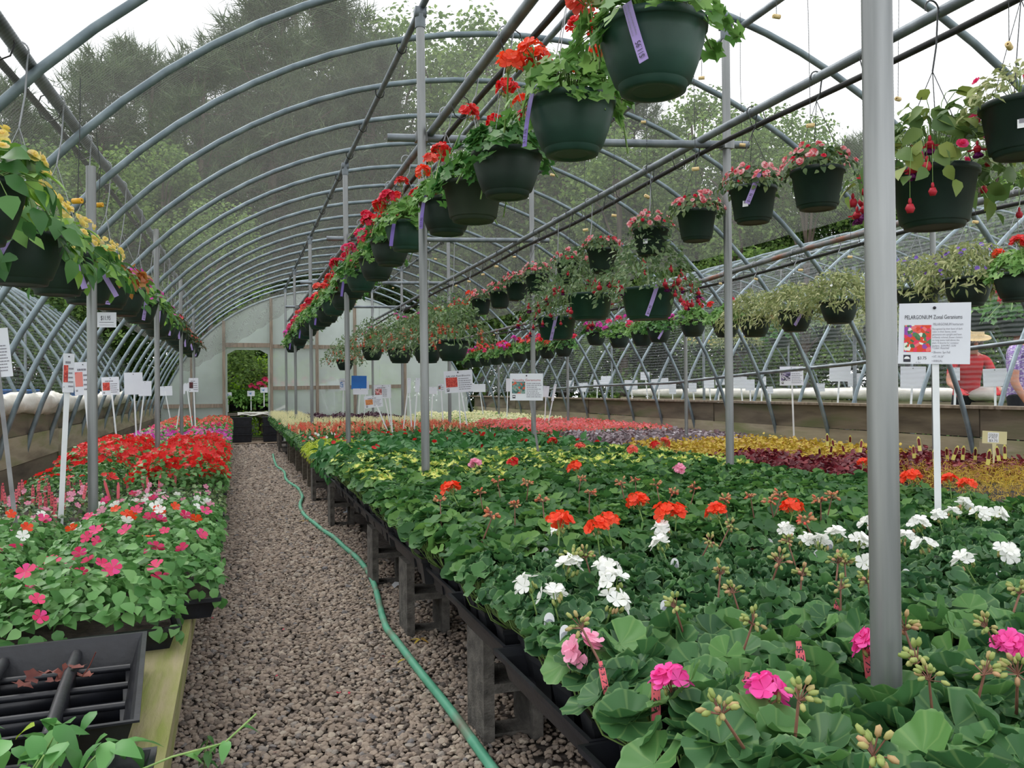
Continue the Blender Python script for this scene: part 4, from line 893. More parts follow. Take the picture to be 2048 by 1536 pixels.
def flat_spikes(seed, n, h, mat, hs=.06, r=.006):
    rg_ = np.random.default_rng(seed); p = grid_pts(n, rg_); b2 = MB()
    C_, N_ = [], []
    for q in p:
        k = 9; z = np.linspace(h * .85, h + hs * rg_.uniform(.6, 1.2), k); a = rg_.uniform(0, 6.3, k); o = np.stack([np.cos(a), np.sin(a), 0 * a + .2], 1); C_.append(np.column_stack([q[0] + 0 * z, q[1] + 0 * z, z]) + o * .004); N_.append(o)
    florets(b2, np.concatenate(C_), np.concatenate(N_), r * 1.7, 0, 3, rg_, T_PETAL, .4); return b2.mesh('flowers', mat)
FT = {}
def ft(key, label, leaves, flowers, z=.06): FT[key] = (label, leaves, flowers, z)
imp = [flat_leaves(200 + i, 520, T_HEART, (.023, .039), .135, 'leaf_imp') for i in range(4)]
impd = [flat_leaves(210 + i, 240, T_HEART, (.024, .04), .13, 'leaf_imp') for i in range(2)]
ft('rose', 'black flat of impatiens, sparse rose-pink flowers', imp, [[flat_flowers(220 + i, 9, .021, .142, 'petal_rose')] for i in range(4)])
ft('mixed', 'black flat of impatiens in mixed red, pink and white', imp, [[flat_flowers(230 + i, 5, .021, .142, 'petal_orange'), flat_flowers(240 + i, 4, .021, .142, 'petal_rose'), flat_flowers(250 + i, 4, .019, .142, 'petal_white')] for i in range(3)])
ft('whitepink', 'black flat of small impatiens with white and pink flowers', impd, [[flat_flowers(255 + i, 9, .018, .135, 'petal_white'), flat_flowers(258 + i, 5, .019, .135, 'petal_palepink'), flat_flowers(259 + i, 3, .02, .135, 'petal_rose')] for i in range(2)])
ft('red', 'black flat of red impatiens in full bloom', [flat_leaves(262 + i, 420, T_HEART, (.026, .04), .21, 'leaf_imp', top=.35) for i in range(2)], [[flat_flowers(265 + i, 85, .023, .215, 'petal_red', z=(.62, 1.12))] for i in range(3)])
ft('redsparse', 'black flat of green seedlings, scattered red flowers', [flat_leaves(270 + i, 300, T_OVAL, (.022, .04), .13, 'leaf_gerbed') for i in range(2)], [[flat_flowers(272 + i, 9, .019, .13, 'petal_red')] for i in range(2)])
ft('plugs', 'black flat of small dark-leaved bedding plants', [flat_leaves(280 + i, 210, T_OVALB, (.02, .034), .075, 'leaf_double') for i in range(2)], [[flat_flowers(282 + i, 4, .017, .08, 'petal_palepink')] for i in range(2)])
ft('salmon', 'black flat of impatiens with salmon and orange flowers', impd, [[flat_flowers(290 + i, 22, .018, .135, 'petal_coral')] for i in range(2)])
ft('lilac', 'black flat of impatiens with magenta flowers', impd, [[flat_flowers(294 + i, 20, .018, .135, 'petal_magenta'), flat_flowers(297 + i, 6, .018, .135, 'petal_palepink')] for i in range(2)])
ft('bold', 'black flat of bold dark leaves with red blooms', [flat_leaves(300 + i, 150, T_OVALB, (.05, .085), .17, 'leaf_bold', wild=.55) for i in range(3)], [[flat_flowers(303 + i, 3, .02, .19, 'petal_red', npet=7)] for i in range(3)])
ft('boldplain', 'black flat of bold dark-green leaves without flowers', [flat_leaves(305 + i, 160, T_OVALB, (.05, .085), .165, 'leaf_bold', wild=.55) for i in range(3)], [[]])
ft('lime', 'black flat of lime-green foliage at the bench edge', [flat_leaves(310 + i, 420, T_LANCE, (.03, .05), .12, 'leaf_lime', wild=.7) for i in range(2)], [[]])
ft('orangesal', 'black flat of salvia with orange-red flower spikes', [flat_leaves(320 + i, 200, T_OVALB, (.035, .055), .15, 'leaf_gerbed') for i in range(2)], [[flat_spikes(322 + i, 9, .15, 'petal_coral', .045), flat_spikes(325 + i, 13, .14, 'petal_peach', .04), flat_spikes(328 + i, 3, .14, 'petal_cream', .04)] for i in range(2)])
ft('creamsal', 'black flat of cream-yellow flower spikes', [flat_leaves(330 + i, 200, T_OVALB, (.03, .05), .15, 'leaf_gerbed') for i in range(2)], [[flat_spikes(332 + i, 34, .15, 'petal_cream', .06)] for i in range(2)])
ft('plum', 'black flat of plum-black foliage', [flat_leaves(340 + i, 260, T_OVALB, (.03, .05), .14, 'leaf_plum', wild=.6) for i in range(2)], [[]])
ft('bedmix', 'black flat of green bedding plants dotted red and white', [flat_leaves(345 + i, 260, T_OVAL, (.025, .042), .12, 'leaf_gerbed') for i in range(2)], [[flat_flowers(347 + i, 9, .016, .125, 'petal_red'), flat_flowers(349 + i, 5, .015, .125, 'petal_white')] for i in range(2)])
ft('begpink', 'black flat of begonias covered in coral-pink flowers', [flat_leaves(350 + i, 200, T_HEART, (.026, .04), .12, 'leaf_gerbed') for i in range(2)], [[flat_flowers(352 + i, 75, .015, .13, 'petal_salmon', z=(.8, 1.2)), flat_flowers(355 + i, 30, .014, .13, 'petal_coral', z=(.7, 1.15))] for i in range(2)])
ft('begwhite', 'black flat of begonias covered in creamy white flowers', [flat_leaves(360 + i, 200, T_HEART, (.026, .04), .12, 'leaf_far') for i in range(2)], [[flat_flowers(362 + i, 70, .015, .13, 'petal_cream', z=(.8, 1.2))] for i in range(2)])
ft('silver', 'black flat of silver and wine-leaved begonias', [flat_leaves(370 + i, 190, T_HEART, (.035, .06), .11, 'leaf_silver', wild=.6) for i in range(2)], [[]])
ft('gold', 'black flat of gold-leaved coleus', [flat_leaves(380 + i, 260, T_OVALB, (.025, .045), .12, 'leaf_gold', wild=.6) for i in range(2)], [[]])
ft('burgundy', 'black flat of burgundy-leaved coleus', [flat_leaves(385 + i, 260, T_OVALB, (.03, .05), .12, 'leaf_burgundy', wild=.6) for i in range(2)], [[]])
ft('fern', 'black flat of feathery golden foliage', [flat_leaves(390 + i, 600, T_BLADE, (.03, .06), .16, 'leaf_gold', wild=1.1) for i in range(2)], [[]])
def flat(key, x, y, z, rz=0.0, extra='', group=None):
    if not inview((x, y, z + .12), 380, 320): return None
    lab, lv, fw, _ = FT[key]; t_ = thing({'rose': 'impatiens_flat', 'mixed': 'impatiens_flat', 'whitepink': 'impatiens_flat', 'red': 'impatiens_flat', 'salmon': 'impatiens_flat', 'lilac': 'impatiens_flat', 'orangesal': 'salvia_flat', 'creamsal': 'salvia_flat', 'begpink': 'begonia_flat', 'begwhite': 'begonia_flat', 'silver': 'begonia_flat', 'gold': 'coleus_flat', 'burgundy': 'coleus_flat', 'bold': 'broadleaf_flat', 'boldplain': 'broadleaf_flat', 'lime': 'foliage_flat', 'plum': 'foliage_flat', 'fern': 'foliage_flat', 'marigold': 'marigold_flat'}.get(key, 'bedding_flat'), (lab + ' ' + extra).strip(), 'plant flat', (x, y, z), (0, 0, rz), group or (FT[key][0].replace('black flat of ', '') + ' flats'))
    mko('tray', FLAT, t_); mko('soil', FLATSOIL, t_); fl_ = math.pi if rng.uniform() < .5 else 0.0
    tag(mko('foliage', lv[rng.integers(len(lv))], t_, (0, 0, .055), (0, 0, fl_)), kind='stuff'); fs = fw[rng.integers(len(fw))]
    for f in fs: tag(mko('flowers', f, t_, (0, 0, .055), (0, 0, fl_)), kind='stuff')
    return t_
# left bench
NEARF = []; NEARM = [flat_leaves(205 + i, 298, T_HEART, (.027, .045), .135, 'leaf_imp', store=NEARF) for i in range(2)]
yl = 2.47
while yl < 17.2:
    for c, x in enumerate((-.33 if yl > 2.6 else -.41, -.91)):
        if abs(yl - 4.15) < .0: continue
        if yl < 3.3: key = 'rose'
        elif yl < 3.95: key = 'mixed'
        elif yl < 4.55: key = 'whitepink' if c == 0 else 'plugs'
        elif yl < 5.25: key = 'plugs'
        elif yl < 8.2: key = 'red' if c == 0 or yl > 6.4 else 'redsparse'
        elif yl < 9.2: key = 'whitepink'
        elif yl < 11.2: key = 'lilac'
        elif yl < 13: key = 'rose'
        else: key = 'salmon'
        zz = .411 + (.03 if key == 'red' else 0)
        jit = .03 * math.sin(yl * 7 + c)
        e_ = ('beyond the red impatiens, ' if yl > 8.2 and key in ('rose', 'whitepink') else 'on left bench, ') + ('path side' if c == 0 else 'board side')
        t_ = flat(key, x + jit * .4, yl, .411, random.gauss(0, .015) + (.16 if yl < 2.6 else .07 if yl < 3.2 else 0), e_, 'flats on the left bench, ' + ('far ' if yl > 8.2 else '') + key + (' path side' if c == 0 else ' wall side'))
        if t_ and c == 0 and yl < 2.9:
            q = 0 if yl < 2.6 else 1; f_ = [o for o in t_.children if o.name.startswith('foliage')][0]; f_.data = NEARM[q]; leaf_objs(t_, [leaf_mesh(T_HEART, 'leaf_imp')], *NEARF[q], np.zeros(999, int), .055, f_.rotation_euler[2])
    yl += .30
# right benches beyond the geraniums
yr = 5.95; row = 0
while yr < 17.2:
    for c in range(4):
        x = .92 + .56 * c
        if yr < 7.2: key = 'boldplain' if (c + row) % 3 else 'bold'
        elif yr < 8.4: key = 'lime' if c == 0 else ('bold' if (c + row) % 2 else 'boldplain')
        elif yr < 9.3: key = 'bedmix'
        elif yr < 11.4: key = 'orangesal'
        elif yr < 12.8: key = 'creamsal'
        elif yr < 13.6: key = 'bedmix'
        else: key = 'plum' if c > 0 else 'creamsal'
        flat(key, x - .03, yr, .423, random.gauss(0, .012), 'on right bench', 'flats on the right bench, ' + key)
    yr += .30; row += 1
yf = 2.0; row = 0
while yf < 17.2:
    for c in range(3):
        x = 3.68 + .555 * c
        key = 'fern' if yf < 3.85 else 'burgundy' if yf < 5.15 or (yf < 5.8 and c == 0) else 'gold' if yf < 7.2 else 'silver' if yf < 8.9 else 'begpink' if yf < 12.4 else 'begwhite'
        flat(key, x, yf, .423, random.gauss(0, .012), 'by the far boards', 'flats by the far boards, ' + key)
    yf += .30; row += 1

# ================================================================== hanging baskets
def pot_profile(R, h, kind):
    if kind == 'bowl':   # rounded bowl with a rolled rim and a clip-on saucer
        return [(R * .58, 0), (R * .70, h * .05), (R * .84, h * .38), (R * .94, h * .7), (R * .965, h * .86), (R * 1.0, h * .86), (R * 1.01, h * .98), (R * .985, h), (R * .93, h * .99), (R * .90, h * .8)]
    return [(R * .72, 0), (R * .76, h * .02), (R * .93, h * .88), (R * .99, h * .88), (R, h * .98), (R * .97, h), (R * .92, h * .98), (R * .90, h * .8)]
_pots = {}
def pot_mesh(R, h, kind, mat):
    key = (round(R, 3), round(h, 3), kind, mat)
    if key not in _pots:
        b2 = MB(); lathe(b2, pot_profile(R, h, kind), 32, 0, capb=True); a = b2.mesh('pot', mat)
        b2 = MB(); r0 = R * (.60 if kind == 'bowl' else .66)
        lathe(b2, [(r0 * .62, -.012), (r0 * .8, -.016), (r0, -.014), (r0 * 1.09, .016), (r0 * 1.10, .022), (r0 * 1.03, .022)], 32, 0, capb=True); s_ = b2.mesh('saucer', mat)
        b2 = MB(); lathe(b2, [(.001, h * .9), (R * .5, h * .92), (R * .91, h * .86)], 20); so = b2.mesh('soil', 'soil')
        _pots[key] = (a, s_, so)
    return _pots[key]
# ---- foliage and flowers of each sort (origin at the middle of the pot's rim)
MOUND = {}
def mound(seed, n, T, ls, rad, h, droop, mat, wild=.5, extra=None):
    """leaves over a dome that spills past the rim by `droop`"""
    rg_ = np.random.default_rng(seed); b2 = MB(); Ts = T if isinstance(T, list) else [T]
    a = rg_.uniform(0, 6.283, n); u = np.sqrt(rg_.uniform(0, 1, n)); r = rad * u; o = np.stack([np.cos(a), np.sin(a), 0 * a], 1)
    lump = 1 + .16 * np.sin(3 * a + seed) + .1 * np.sin(5 * a + seed * 2)
    P = o * (r * lump)[:, None]; P[:, 2] = h * (1 - u ** 2.2) * rg_.uniform(.5, 1.1, n) - droop * np.clip(u - .62, 0, 1) / .38 * rg_.uniform(.1, 1, n) + .012
    nn = np.array([[0, 0, 1.0]]) + o * (u ** 1.5 * 1.4)[:, None] + wild * rg_.normal(size=(n, 3)); nn[:, 2] = np.maximum(nn[:, 2], .05)
    R = frames(nn, o * .8 + .6 * rg_.normal(size=(n, 3)) + np.array([[0, 0, -.5]]) * u[:, None]); s = rg_.uniform(ls[0], ls[1], n); k = rg_.integers(0, len(Ts), n)
    bs = MB(); [tube(bs, [(p[0] * .2, p[1] * .2, -.01), (p[0] * .65, p[1] * .65, max(p[2], 0) * .8 + .02), p], .0016, 3, 0, cap=False) for p in P[::max(1, n // 60)]] if n < 260 else None
    for q, TT in enumerate(Ts):
        w = k == q
        if w.any(): scatter(b2, TT, R[w], P[w], s[w], 0)
    for p in P[::max(1, n // 40)]: tube(b2, [(p[0] * .2, p[1] * .2, -.01), (p[0] * .65, p[1] * .65, max(p[2], 0) * .8 + .02), p], .0016, 3, 1, cap=False)
    me = b2.mesh('foliage', [mat, 'stem_green'])
    if n < 260: MOUND[me.name] = (P, R, s, k, [leaf_mesh(TT, mat) for TT in Ts], bs.mesh('stems', 'stem_green'))
    return me
def mound_flowers(seed, n, r, rad, h, droop, mat, npet=5, double=False, lo=0.2):
    rg_ = np.random.default_rng(seed); a = rg_.uniform(0, 6.283, n); u = np.sqrt(rg_.uniform(lo, 1, n)); o = np.stack([np.cos(a), np.sin(a), 0 * a], 1)
    P = o * (rad * u)[:, None] * 1.03; P[:, 2] = h * (1 - u ** 2.2) - droop * np.clip(u - .62, 0, 1) / .38 * rg_.uniform(0, .8, n) + .028
    nn = np.array([[0, 0, 1.0]]) * .7 + o + .35 * rg_.normal(size=(n, 3)); b2 = MB(); s = rg_.uniform(.8, 1.2, n) * r
    florets(b2, P, nn, s, 0, npet, rg_, T_PETALW, .12 if not double else .35)
    if double: florets(b2, P + .004 * nn, nn, s * .72, 0, npet, rg_, T_PETALW, .75); florets(b2, P + .006 * nn, nn, s * .5, 0, npet, rg_, T_PETALW, 1.2)
    return b2.mesh('flowers', mat)
def bells(seed, n, rad, h, mats, size=.013, drop=(.03, .12), skirt=.35, lo=.35):
    """fuchsia: round red buds and skirted flowers on fine hanging stalks"""
    rg_ = np.random.default_rng(seed); b2 = MB()
    for i in range(n):
        a = rg_.uniform(0, 6.283); u = math.sqrt(rg_.uniform(lo, 1)); x, y = rad * u * math.cos(a) * 1.05, rad * u * math.sin(a) * 1.05
        z0 = h * (1 - u ** 2.2) * .9 + .03; z1 = z0 - rg_.uniform(*drop) * (.4 + u); s = size * rg_.uniform(.75, 1.15)
        tube(b2, [(x * .9, y * .9, z0), (x, y, (z0 + z1) / 2 + .01), (x, y, z1)], .0009, 3, 1, cap=False)
        ball(b2, (x, y, z1), (s, s, s * 1.05), 0); ball(b2, (x, y, z1 + s * 1.3), (s * .38, s * .38, s * .8), 0)
        if rg_.uniform() < skirt:
            florets(b2, [(x, y, z1 - s * .2)], [(0.1, 0, -1)], [s * 1.9], 0, 4, rg_, T_PETAL, -.15); florets(b2, [(x, y, z1 - s * .4)], [(0, .1, -1)], [s * 1.7], 2, 6, rg_, T_PETALW, 1.1)
    return b2.mesh('flowers', [mats[0], 'stem_green', mats[1]])
BF = {}
BF['ivy'] = [mound(400 + i, 230, LOB, (.022, .036), .19, .12, .07, 'leaf_ivy') for i in range(3)]
BF['ivydark'] = [mound(410 + i, 230, LOB, (.022, .038), .19, .11, .08, 'leaf_ivy_dark') for i in range(3)]
BF['yellow'] = [mound(420 + i, 130, T_OVALB, (.05, .085), .19, .10, .12, 'leaf_imp_big', .45) for i in range(3)]
BF['rust'] = [mound(425 + i, 100, T_OVALB, (.04, .07), .18, .09, .09, 'leaf_rust', .5) for i in range(2)]
BF['ng'] = [mound(430 + i, 120, T_LANCE, (.06, .09), .18, .13, .06, 'leaf_ng', .6) for i in range(2)]
BF['ngm'] = [mound(435 + i, 110, T_OVAL, (.05, .08), .18, .11, .08, 'leaf_imp_big', .5) for i in range(2)]
BF['double'] = [mound(440 + i, 230, T_OVALB, (.026, .046), .175, .11, .05, 'leaf_double', .5) for i in range(3)]
BF['fuchsia'] = [mound(450 + i, 950, T_SMALL, (.024, .040), .245, .26, .09, 'leaf_fuchsia', .8) for i in range(3)]
BF['fuchbig'] = [mound(455 + i, 190, T_OVALB, (.045, .08), .25, .22, .16, 'leaf_fuchsia_big', .7) for i in range(2)]
BF['dusty'] = [mound(460 + i, 1300, T_LANCE, (.030, .050), .26, .17, .12, 'leaf_dusty', .9) for i in range(3)]
BF['varieg'] = [mound(465 + i, 420, T_SMALL, (.022, .036), .2, .12, .05, 'leaf_dusty', .8) for i in range(2)]
BL = {}
BL['yellow'] = [[mound_flowers(500 + i, 40, .017, .19, .13, .06, 'petal_yellow', double=True)] for i in range(3)]
BL['rust'] = [[]]
BL['ng'] = [[mound_flowers(510 + i, 7, .026, .17, .14, .03, 'petal_coral')] for i in range(2)]
BL['ngm'] = [[mound_flowers(513 + i, 9, .032, .18, .13, .04, 'petal_magenta')] for i in range(2)]
BL['double'] = [[mound_flowers(520 + i, 30, .020, .175, .12, .03, 'petal_bicolor', double=True), mound_flowers(525 + i, 7, .016, .165, .10, .03, 'petal_crimson', double=True)] for i in range(3)]
BL['fuchsia'] = [[bells(530 + i, 30, .24, .18, ('petal_fuchsia', 'petal_plum'))] for i in range(3)]
BL['fuchpeach'] = [[bells(540 + i, 46, .24, .2, ('petal_peach', 'petal_coral'), .009, (.02, .07), .6)] for i in range(2)]
BL['fuchbig'] = [[bells(545 + i, 18, .24, .14, ('petal_fuchsia', 'petal_plum'), .014, (.05, .16), .4), mound_flowers(548 + i, 7, .02, .2, .17, .02, 'petal_rose', double=True)] for i in range(2)]
BL['dusty'] = [[mound_flowers(550 + i, 7, .008, .24, .13, .08, 'petal_white')] for i in range(2)]
BL['purple'] = [[mound_flowers(555 + i, 34, .011, .23, .17, .06, 'petal_purple')] for i in range(2)]
BL['varieg'] = [[mound_flowers(558 + i, 9, .02, .19, .13, .03, 'petal_rose', double=True)] for i in range(2)]

# price tag: a narrow curved purple strip
def tag_strip(w, L_, mat, curve=.004):
    b2 = MB(); k = 7; V = []
    for s in (0, 1):
        for i in range(k):
            u = i / (k - 1); yy = -curve * 4 * u * (1 - u) + s * .0009
            V += [[-w / 2, yy, -u * L_], [w / 2, yy, -u * L_]]
    F = []
    for i in range(k - 1): F += [[2 * i, 2 * i + 2, 2 * i + 3, 2 * i + 1], [2 * k + 2 * i, 2 * k + 2 * i + 1, 2 * k + 2 * i + 3, 2 * k + 2 * i + 2]]
    b2.add(V, F); return b2.mesh('price_tag', mat)
TAG_P = tag_strip(.024, .165, 'tag_purple'); TAG_V = tag_strip(.024, .165, 'tag_violet')
b_ = MB(); box(b_, (0, 0, 0), (.028, .001, .036)); b_.add([[-.009, -.0012, -.002], [.009, -.0012, -.002], [.009, -.0012, .013], [-.009, -.0012, .013]], [[0, 1, 2, 3]], 1); STICKER = b_.mesh('barcode_label', ['tag_white', 'ink_soft'], False)
def price_tag(parent, R, h, phi, roll=0.0, price='$11.95', violet=False, drop=0.0, ln=1.0, text=True):
    """hangs down the outside of the pot at compass angle phi"""
    o = mko('price_tag', TAG_V if violet else TAG_P, parent, (R * 1.05 * math.cos(phi), R * 1.05 * math.sin(phi), h * 1.02 - drop), (-.12, roll, phi + math.pi / 2), (1, 1, ln))
    if text:
        me, w = text_mesh(price, 'ink'); mko('lettering', me, o, (.007, -.0050, -.158), (0, -math.pi / 2, 0), (.017, 1, .02))
        for q, (me2, w2) in enumerate(TAGTXT): mko('fine_print', me2, o, (.004 - .009 * q, -.0052, -.095), (0, -math.pi / 2, 0), (.085 / w2, 1, .006))
    return o
b_ = MB(); strip(b_, [(0, 0, 0), (.004, .002, -.05), (-.002, 0, -.11)], .03, (1, 0, 0)); PLASTAG = b_.mesh('plant_tag', 'tag_white')
def hanger(parent, R, h, top, white=True, wires=3, rail_r=.024):
    """wires from the rim to a hook over the rail; top = rail axis height above the pot's base"""
    jn = min(h + .36, top - .10); m_ = 'wire' if white else 'wire_dark'; a0 = rng.uniform(0, 6)
    for k in range(wires):
        b2 = MB(); a = a0 + k * 2 * math.pi / wires; tube(b2, [(R * .98 * math.cos(a), R * .98 * math.sin(a), h * .97), (R * .45 * math.cos(a), R * .45 * math.sin(a), h + (jn - h) * .55), (0, 0, jn)], .0016, 4, cap=False); b2.obj('hanger_wire', m_, parent)
    b2 = MB(); r = rail_r + .006; th = np.linspace(-.5, math.pi + .35, 12)
    P_ = [(0, 0, jn), (0, 0, (jn + top) / 2 - .03)] + [(-r + r + r * math.cos(t2) , 0, top + r * math.sin(t2)) for t2 in th]
    P_[1] = (r * .6, 0, (jn + top) / 2 - .02); tube(b2, P_, .0032, 6); b2.obj('hook', m_, parent)
BASK = {'n': 0}
def basket(P, R, railz, fol, blo, label, group, h=None, pk='bowl', pm='pot_green', heads=(), nh=0, tags=(), white=True, fs=1.0, sticker=None, spread=.19, leaves=False):
    """P = world position of the middle of the pot"""
    h = h or R * 1.12; t_ = thing('hanging_basket', label, 'hanging basket', (P[0], P[1], P[2] - h / 2), (0, 0, 0), group); BASK['n'] += 1
    a, s_, so = pot_mesh(R, h, pk, pm); po = mko('pot', a, t_); mko('saucer', s_, po); mko('soil', so, po)
    hanger(t_, R, h, railz - (P[2] - h / 2), white)
    k = R / .135 * fs; f = BF[fol]; rz = rng.uniform(0, 6.28)
    fm = f[rng.integers(len(f))]
    if leaves:
        P2, R2, s2, k2, ms, stm = MOUND[fm.name]; leaf_objs(t_, ms, P2, R2, s2, k2, h * .97, rz, k); mko('stems', stm, t_, (0, 0, h * .97), (0, 0, rz), k)
    else: tag(mko('foliage', fm, t_, (0, 0, h * .97), (0, 0, rz), k), kind='stuff')
    if blo in BL:
        for me in BL[blo][rng.integers(len(BL[blo]))]: tag(mko('flowers', me, t_, (0, 0, h * .97), (0, 0, rz), k), kind='stuff')
    for i in range(nh):
        c = heads[i % len(heads)]; az = rng.uniform(0, 6.28); r = spread * k * math.sqrt(rng.uniform(.15, 1)); ov = r / (spread * k)
        mko('flower_head', U[c][rng.integers(len(U[c]))], t_, (r * math.cos(az), r * math.sin(az), h + (.19 - .13 * ov ** 2 + rng.uniform(-.03, .05)) * k), (ov * .5 * -math.sin(az), ov * .5 * math.cos(az), rng.uniform(0, 6)), rng.uniform(1.0, 1.35) * k)
    for tg in tags: price_tag(t_, R, h, **tg)
    if sticker is not None: mko('barcode_label', STICKER, t_, (R * .86 * math.cos(sticker), R * .86 * math.sin(sticker), h * .42), (-.18, 0, sticker + math.pi / 2))
    return t_
def toward(P): return math.atan2(-P[1], -P[0])     # compass angle from P to the camera

# row over the path edge: ivy geraniums
C1 = [((1305, 112), 'pot_green', 'ivy', ('coral', 'magenta', 'red'), 7, dict(roll=-.32)), ((1143, 252), 'pot_green', 'ivy', ('orange', 'red'), 9, dict(roll=.1, violet=True, a=-.95)),
      ((1014, 347), 'pot_dark', 'ivydark', ('red', 'crimson', 'orange'), 10, None), ((946, 402), 'pot_olive', 'ivydark', ('red',), 6, None), ((893, 432), 'pot_dark', 'ivy', ('orange', 'coral', 'red'), 9, dict(roll=.05, violet=True, a=-.8))]
clab = ['large green hanging pot of pink geranium tagged $11.95, nearest the thick post', 'green hanging pot of pale-leaved geranium with orange-red heads, violet strip at its side', 'dark green hanging pot of geranium with crimson heads facing the slim post', 'weathered olive hanging pot tucked between two darker geranium pots', 'hanging pot of scarlet ivy geranium just behind the slim post']
for (p, pm, fo, hd, nh, tg), lb in zip(C1, clab):
    P_ = onx(p[0], p[1], RC); tags = [] if not tg else [dict(phi=toward(P_) + tg.get('a', -.42 if not tg.get('violet') else -.9), roll=tg['roll'], violet=tg.get('violet', False))]
    basket(P_, .137, ZC(P_[1]), fo, None, lb, 'geranium baskets over the path', pm=pm, heads=hd, nh=nh, tags=tags, pk='taper' if pm == 'pot_olive' else 'bowl', leaves=p[0] > 1100)
y = 5.0; k = 0; cols = [('crimson', 'red'), ('crimson', 'rose'), ('crimson', 'red'), ('red', 'coral'), ('coral', 'crimson'), ('coral', 'magenta'), ('rose', 'red'), ('magenta', 'crimson'), ('rose', 'magenta')]
cl = {'crimson': 'crimson', 'red': 'red', 'coral': 'coral', 'rose': 'rose-pink', 'magenta': 'magenta'}
while y < 16.8:
    c = cols[min(k * len(cols) // 18, len(cols) - 1)]; P_ = np.array([RC + random.gauss(0, .015), y, 2.0 - .012 * (y - 5) + random.gauss(0, .02)])
    basket(P_, .135, ZC(y), 'ivydark' if k % 2 else 'ivy', None, f'ivy geranium basket with {cl[c[0]]} and {cl[c[1]]} heads in the long row over the path', 'geranium baskets over the path, far', pm='pot_dark' if k % 3 else 'pot_green', heads=c, nh=14, tags=[dict(phi=toward(P_) - .5, roll=.1, violet=True, text=False)] if k % 4 == 0 else [], fs=1.05)
    y += .66; k += 1
# row over the left bench
A1 = [((-60, 420), 'yellow', 'yellow', 'yellow-flowered impatiens basket in the corner, cut by the frame edge'), ((40, 515), 'yellow', 'yellow', 'large yellow impatiens basket tagged $11.95 over the left bench'), ((115, 545), 'yellow', 'yellow', 'yellow impatiens basket between two purple tags over the left bench'), ((172, 570), 'yellow', 'yellow', 'yellow impatiens basket hanging beside the first left post'),
      ((213, 585), 'rust', 'rust', 'basket of rust-coloured coleus tagged $14.95'), ((245, 603), 'ngm', 'ngm', 'basket of magenta impatiens just behind the rust coleus'), ((278, 622), 'ngm', 'ngm', 'basket of magenta impatiens tagged $11.95, second behind the rust coleus')]
for i, (p, fo, bl, lb) in enumerate(A1):
    P_ = onx(p[0], p[1], RA); tg = {1: dict(phi=toward(P_) - .1, roll=.42, ln=1.05), 2: dict(phi=toward(P_) + .3, roll=-.3, text=False), 3: dict(phi=toward(P_) + .35, roll=-.5, text=False), 4: dict(phi=toward(P_) + .15, roll=.12, price='$14.95'), 6: dict(phi=toward(P_) + .35, roll=.18)}.get(i)
    basket(P_, .138, ZA(P_[1]), fo, bl, lb, 'baskets over the left bench', pm='pot_dark', tags=[tg] if tg else [], fs=1.05, leaves=i < 3)
y = onx(300, 640, RA)[1] + .1; k = 0
while y < 15.6:
    P_ = np.array([RA, y, np.interp(y, [6, 16], [1.70, 1.75]) + random.gauss(0, .015)])
    basket(P_, .135, ZA(y), 'ng' if k > 2 else 'ngm', 'ng' if k > 2 else 'ngm', 'dark-leaved impatiens basket with coral flowers over the left bench' if k > 2 else 'dark basket of magenta impatiens past the $11.95 card', 'far baskets over the left bench' if k > 2 else 'magenta baskets over the left bench', pm='pot_dark', tags=[dict(phi=toward(P_) + .5, roll=random.uniform(-.3, .3), text=False)] if k % 2 == 0 else [])
    y += .62; k += 1
# rail over the middle of the bench: double impatiens, fuchsias
dbl = [((1635, 376), .118, 'basket of double impatiens with large red flowers beside the leafy fuchsia'), ((1506, 408), .118, 'red and white double impatiens basket with a barcode label and purple tag'), ((1393, 450), .112, 'red and white double impatiens basket against the second post'), ((1302, 482), .112, 'red and white double impatiens basket above the fuchsia with the purple tag'), ((1205, 520), .11, 'double impatiens basket half hidden by fuchsia leaves'), ((1140, 545), .11, 'double impatiens basket over the front fuchsias'),
       ((1074, 566), .108, 'double impatiens basket above the left fuchsia basket'), ((1034, 582), .108, 'dark double impatiens basket hanging over the Novelty Geraniums sign'), ((1000, 598), .108, 'double impatiens basket between two look-alikes beyond the fuchsias'), ((962, 612), .108, 'far double impatiens basket next to the orange geranium basket')]
for i, (p, R_, lb) in enumerate(dbl):
    P_ = onx(p[0], p[1], RD); basket(P_, R_, ZD(P_[1]), 'double', 'double', lb, 'double impatiens baskets', h=R_ * 1.35, pk='taper', pm='pot_dark', white=False, tags=[dict(phi=toward(P_) + .25, roll=.4, drop=-.04)] if i == 1 else [], sticker=toward(P_) - .35 if i in (1, 3) else None)
fu = [((1297, 606), .178, 'wide fuchsia basket with round red buds and a long $11.95 tag'), ((1180, 612), .172, 'fuchsia basket in the middle of the three wide ones'), ((1113, 655), .165, 'lowest wide fuchsia basket with a curled purple tag')]
for i, (p, R_, lb) in enumerate(fu):
    P_ = onx(p[0], p[1], RD); basket(P_, R_, ZD(P_[1]), 'fuchsia', 'fuchsia', lb, 'wide fuchsia baskets', h=R_ * 1.0, pk='taper', pm='pot_green', fs=1.0, tags=[dict(phi=toward(P_) + (.3 if i == 0 else .0), roll=.38 if i == 0 else .22, ln=1.25)] if i != 1 else [])
P_ = onx(1868, 395, RD - .05); basket(P_, .152, ZD(P_[1]), 'fuchbig', 'fuchbig', 'leafy fuchsia basket in a ridged dark pot behind the thick post', 'leafy fuchsia baskets', h=.19, pk='taper', pm='pot_dark', white=False, leaves=True)
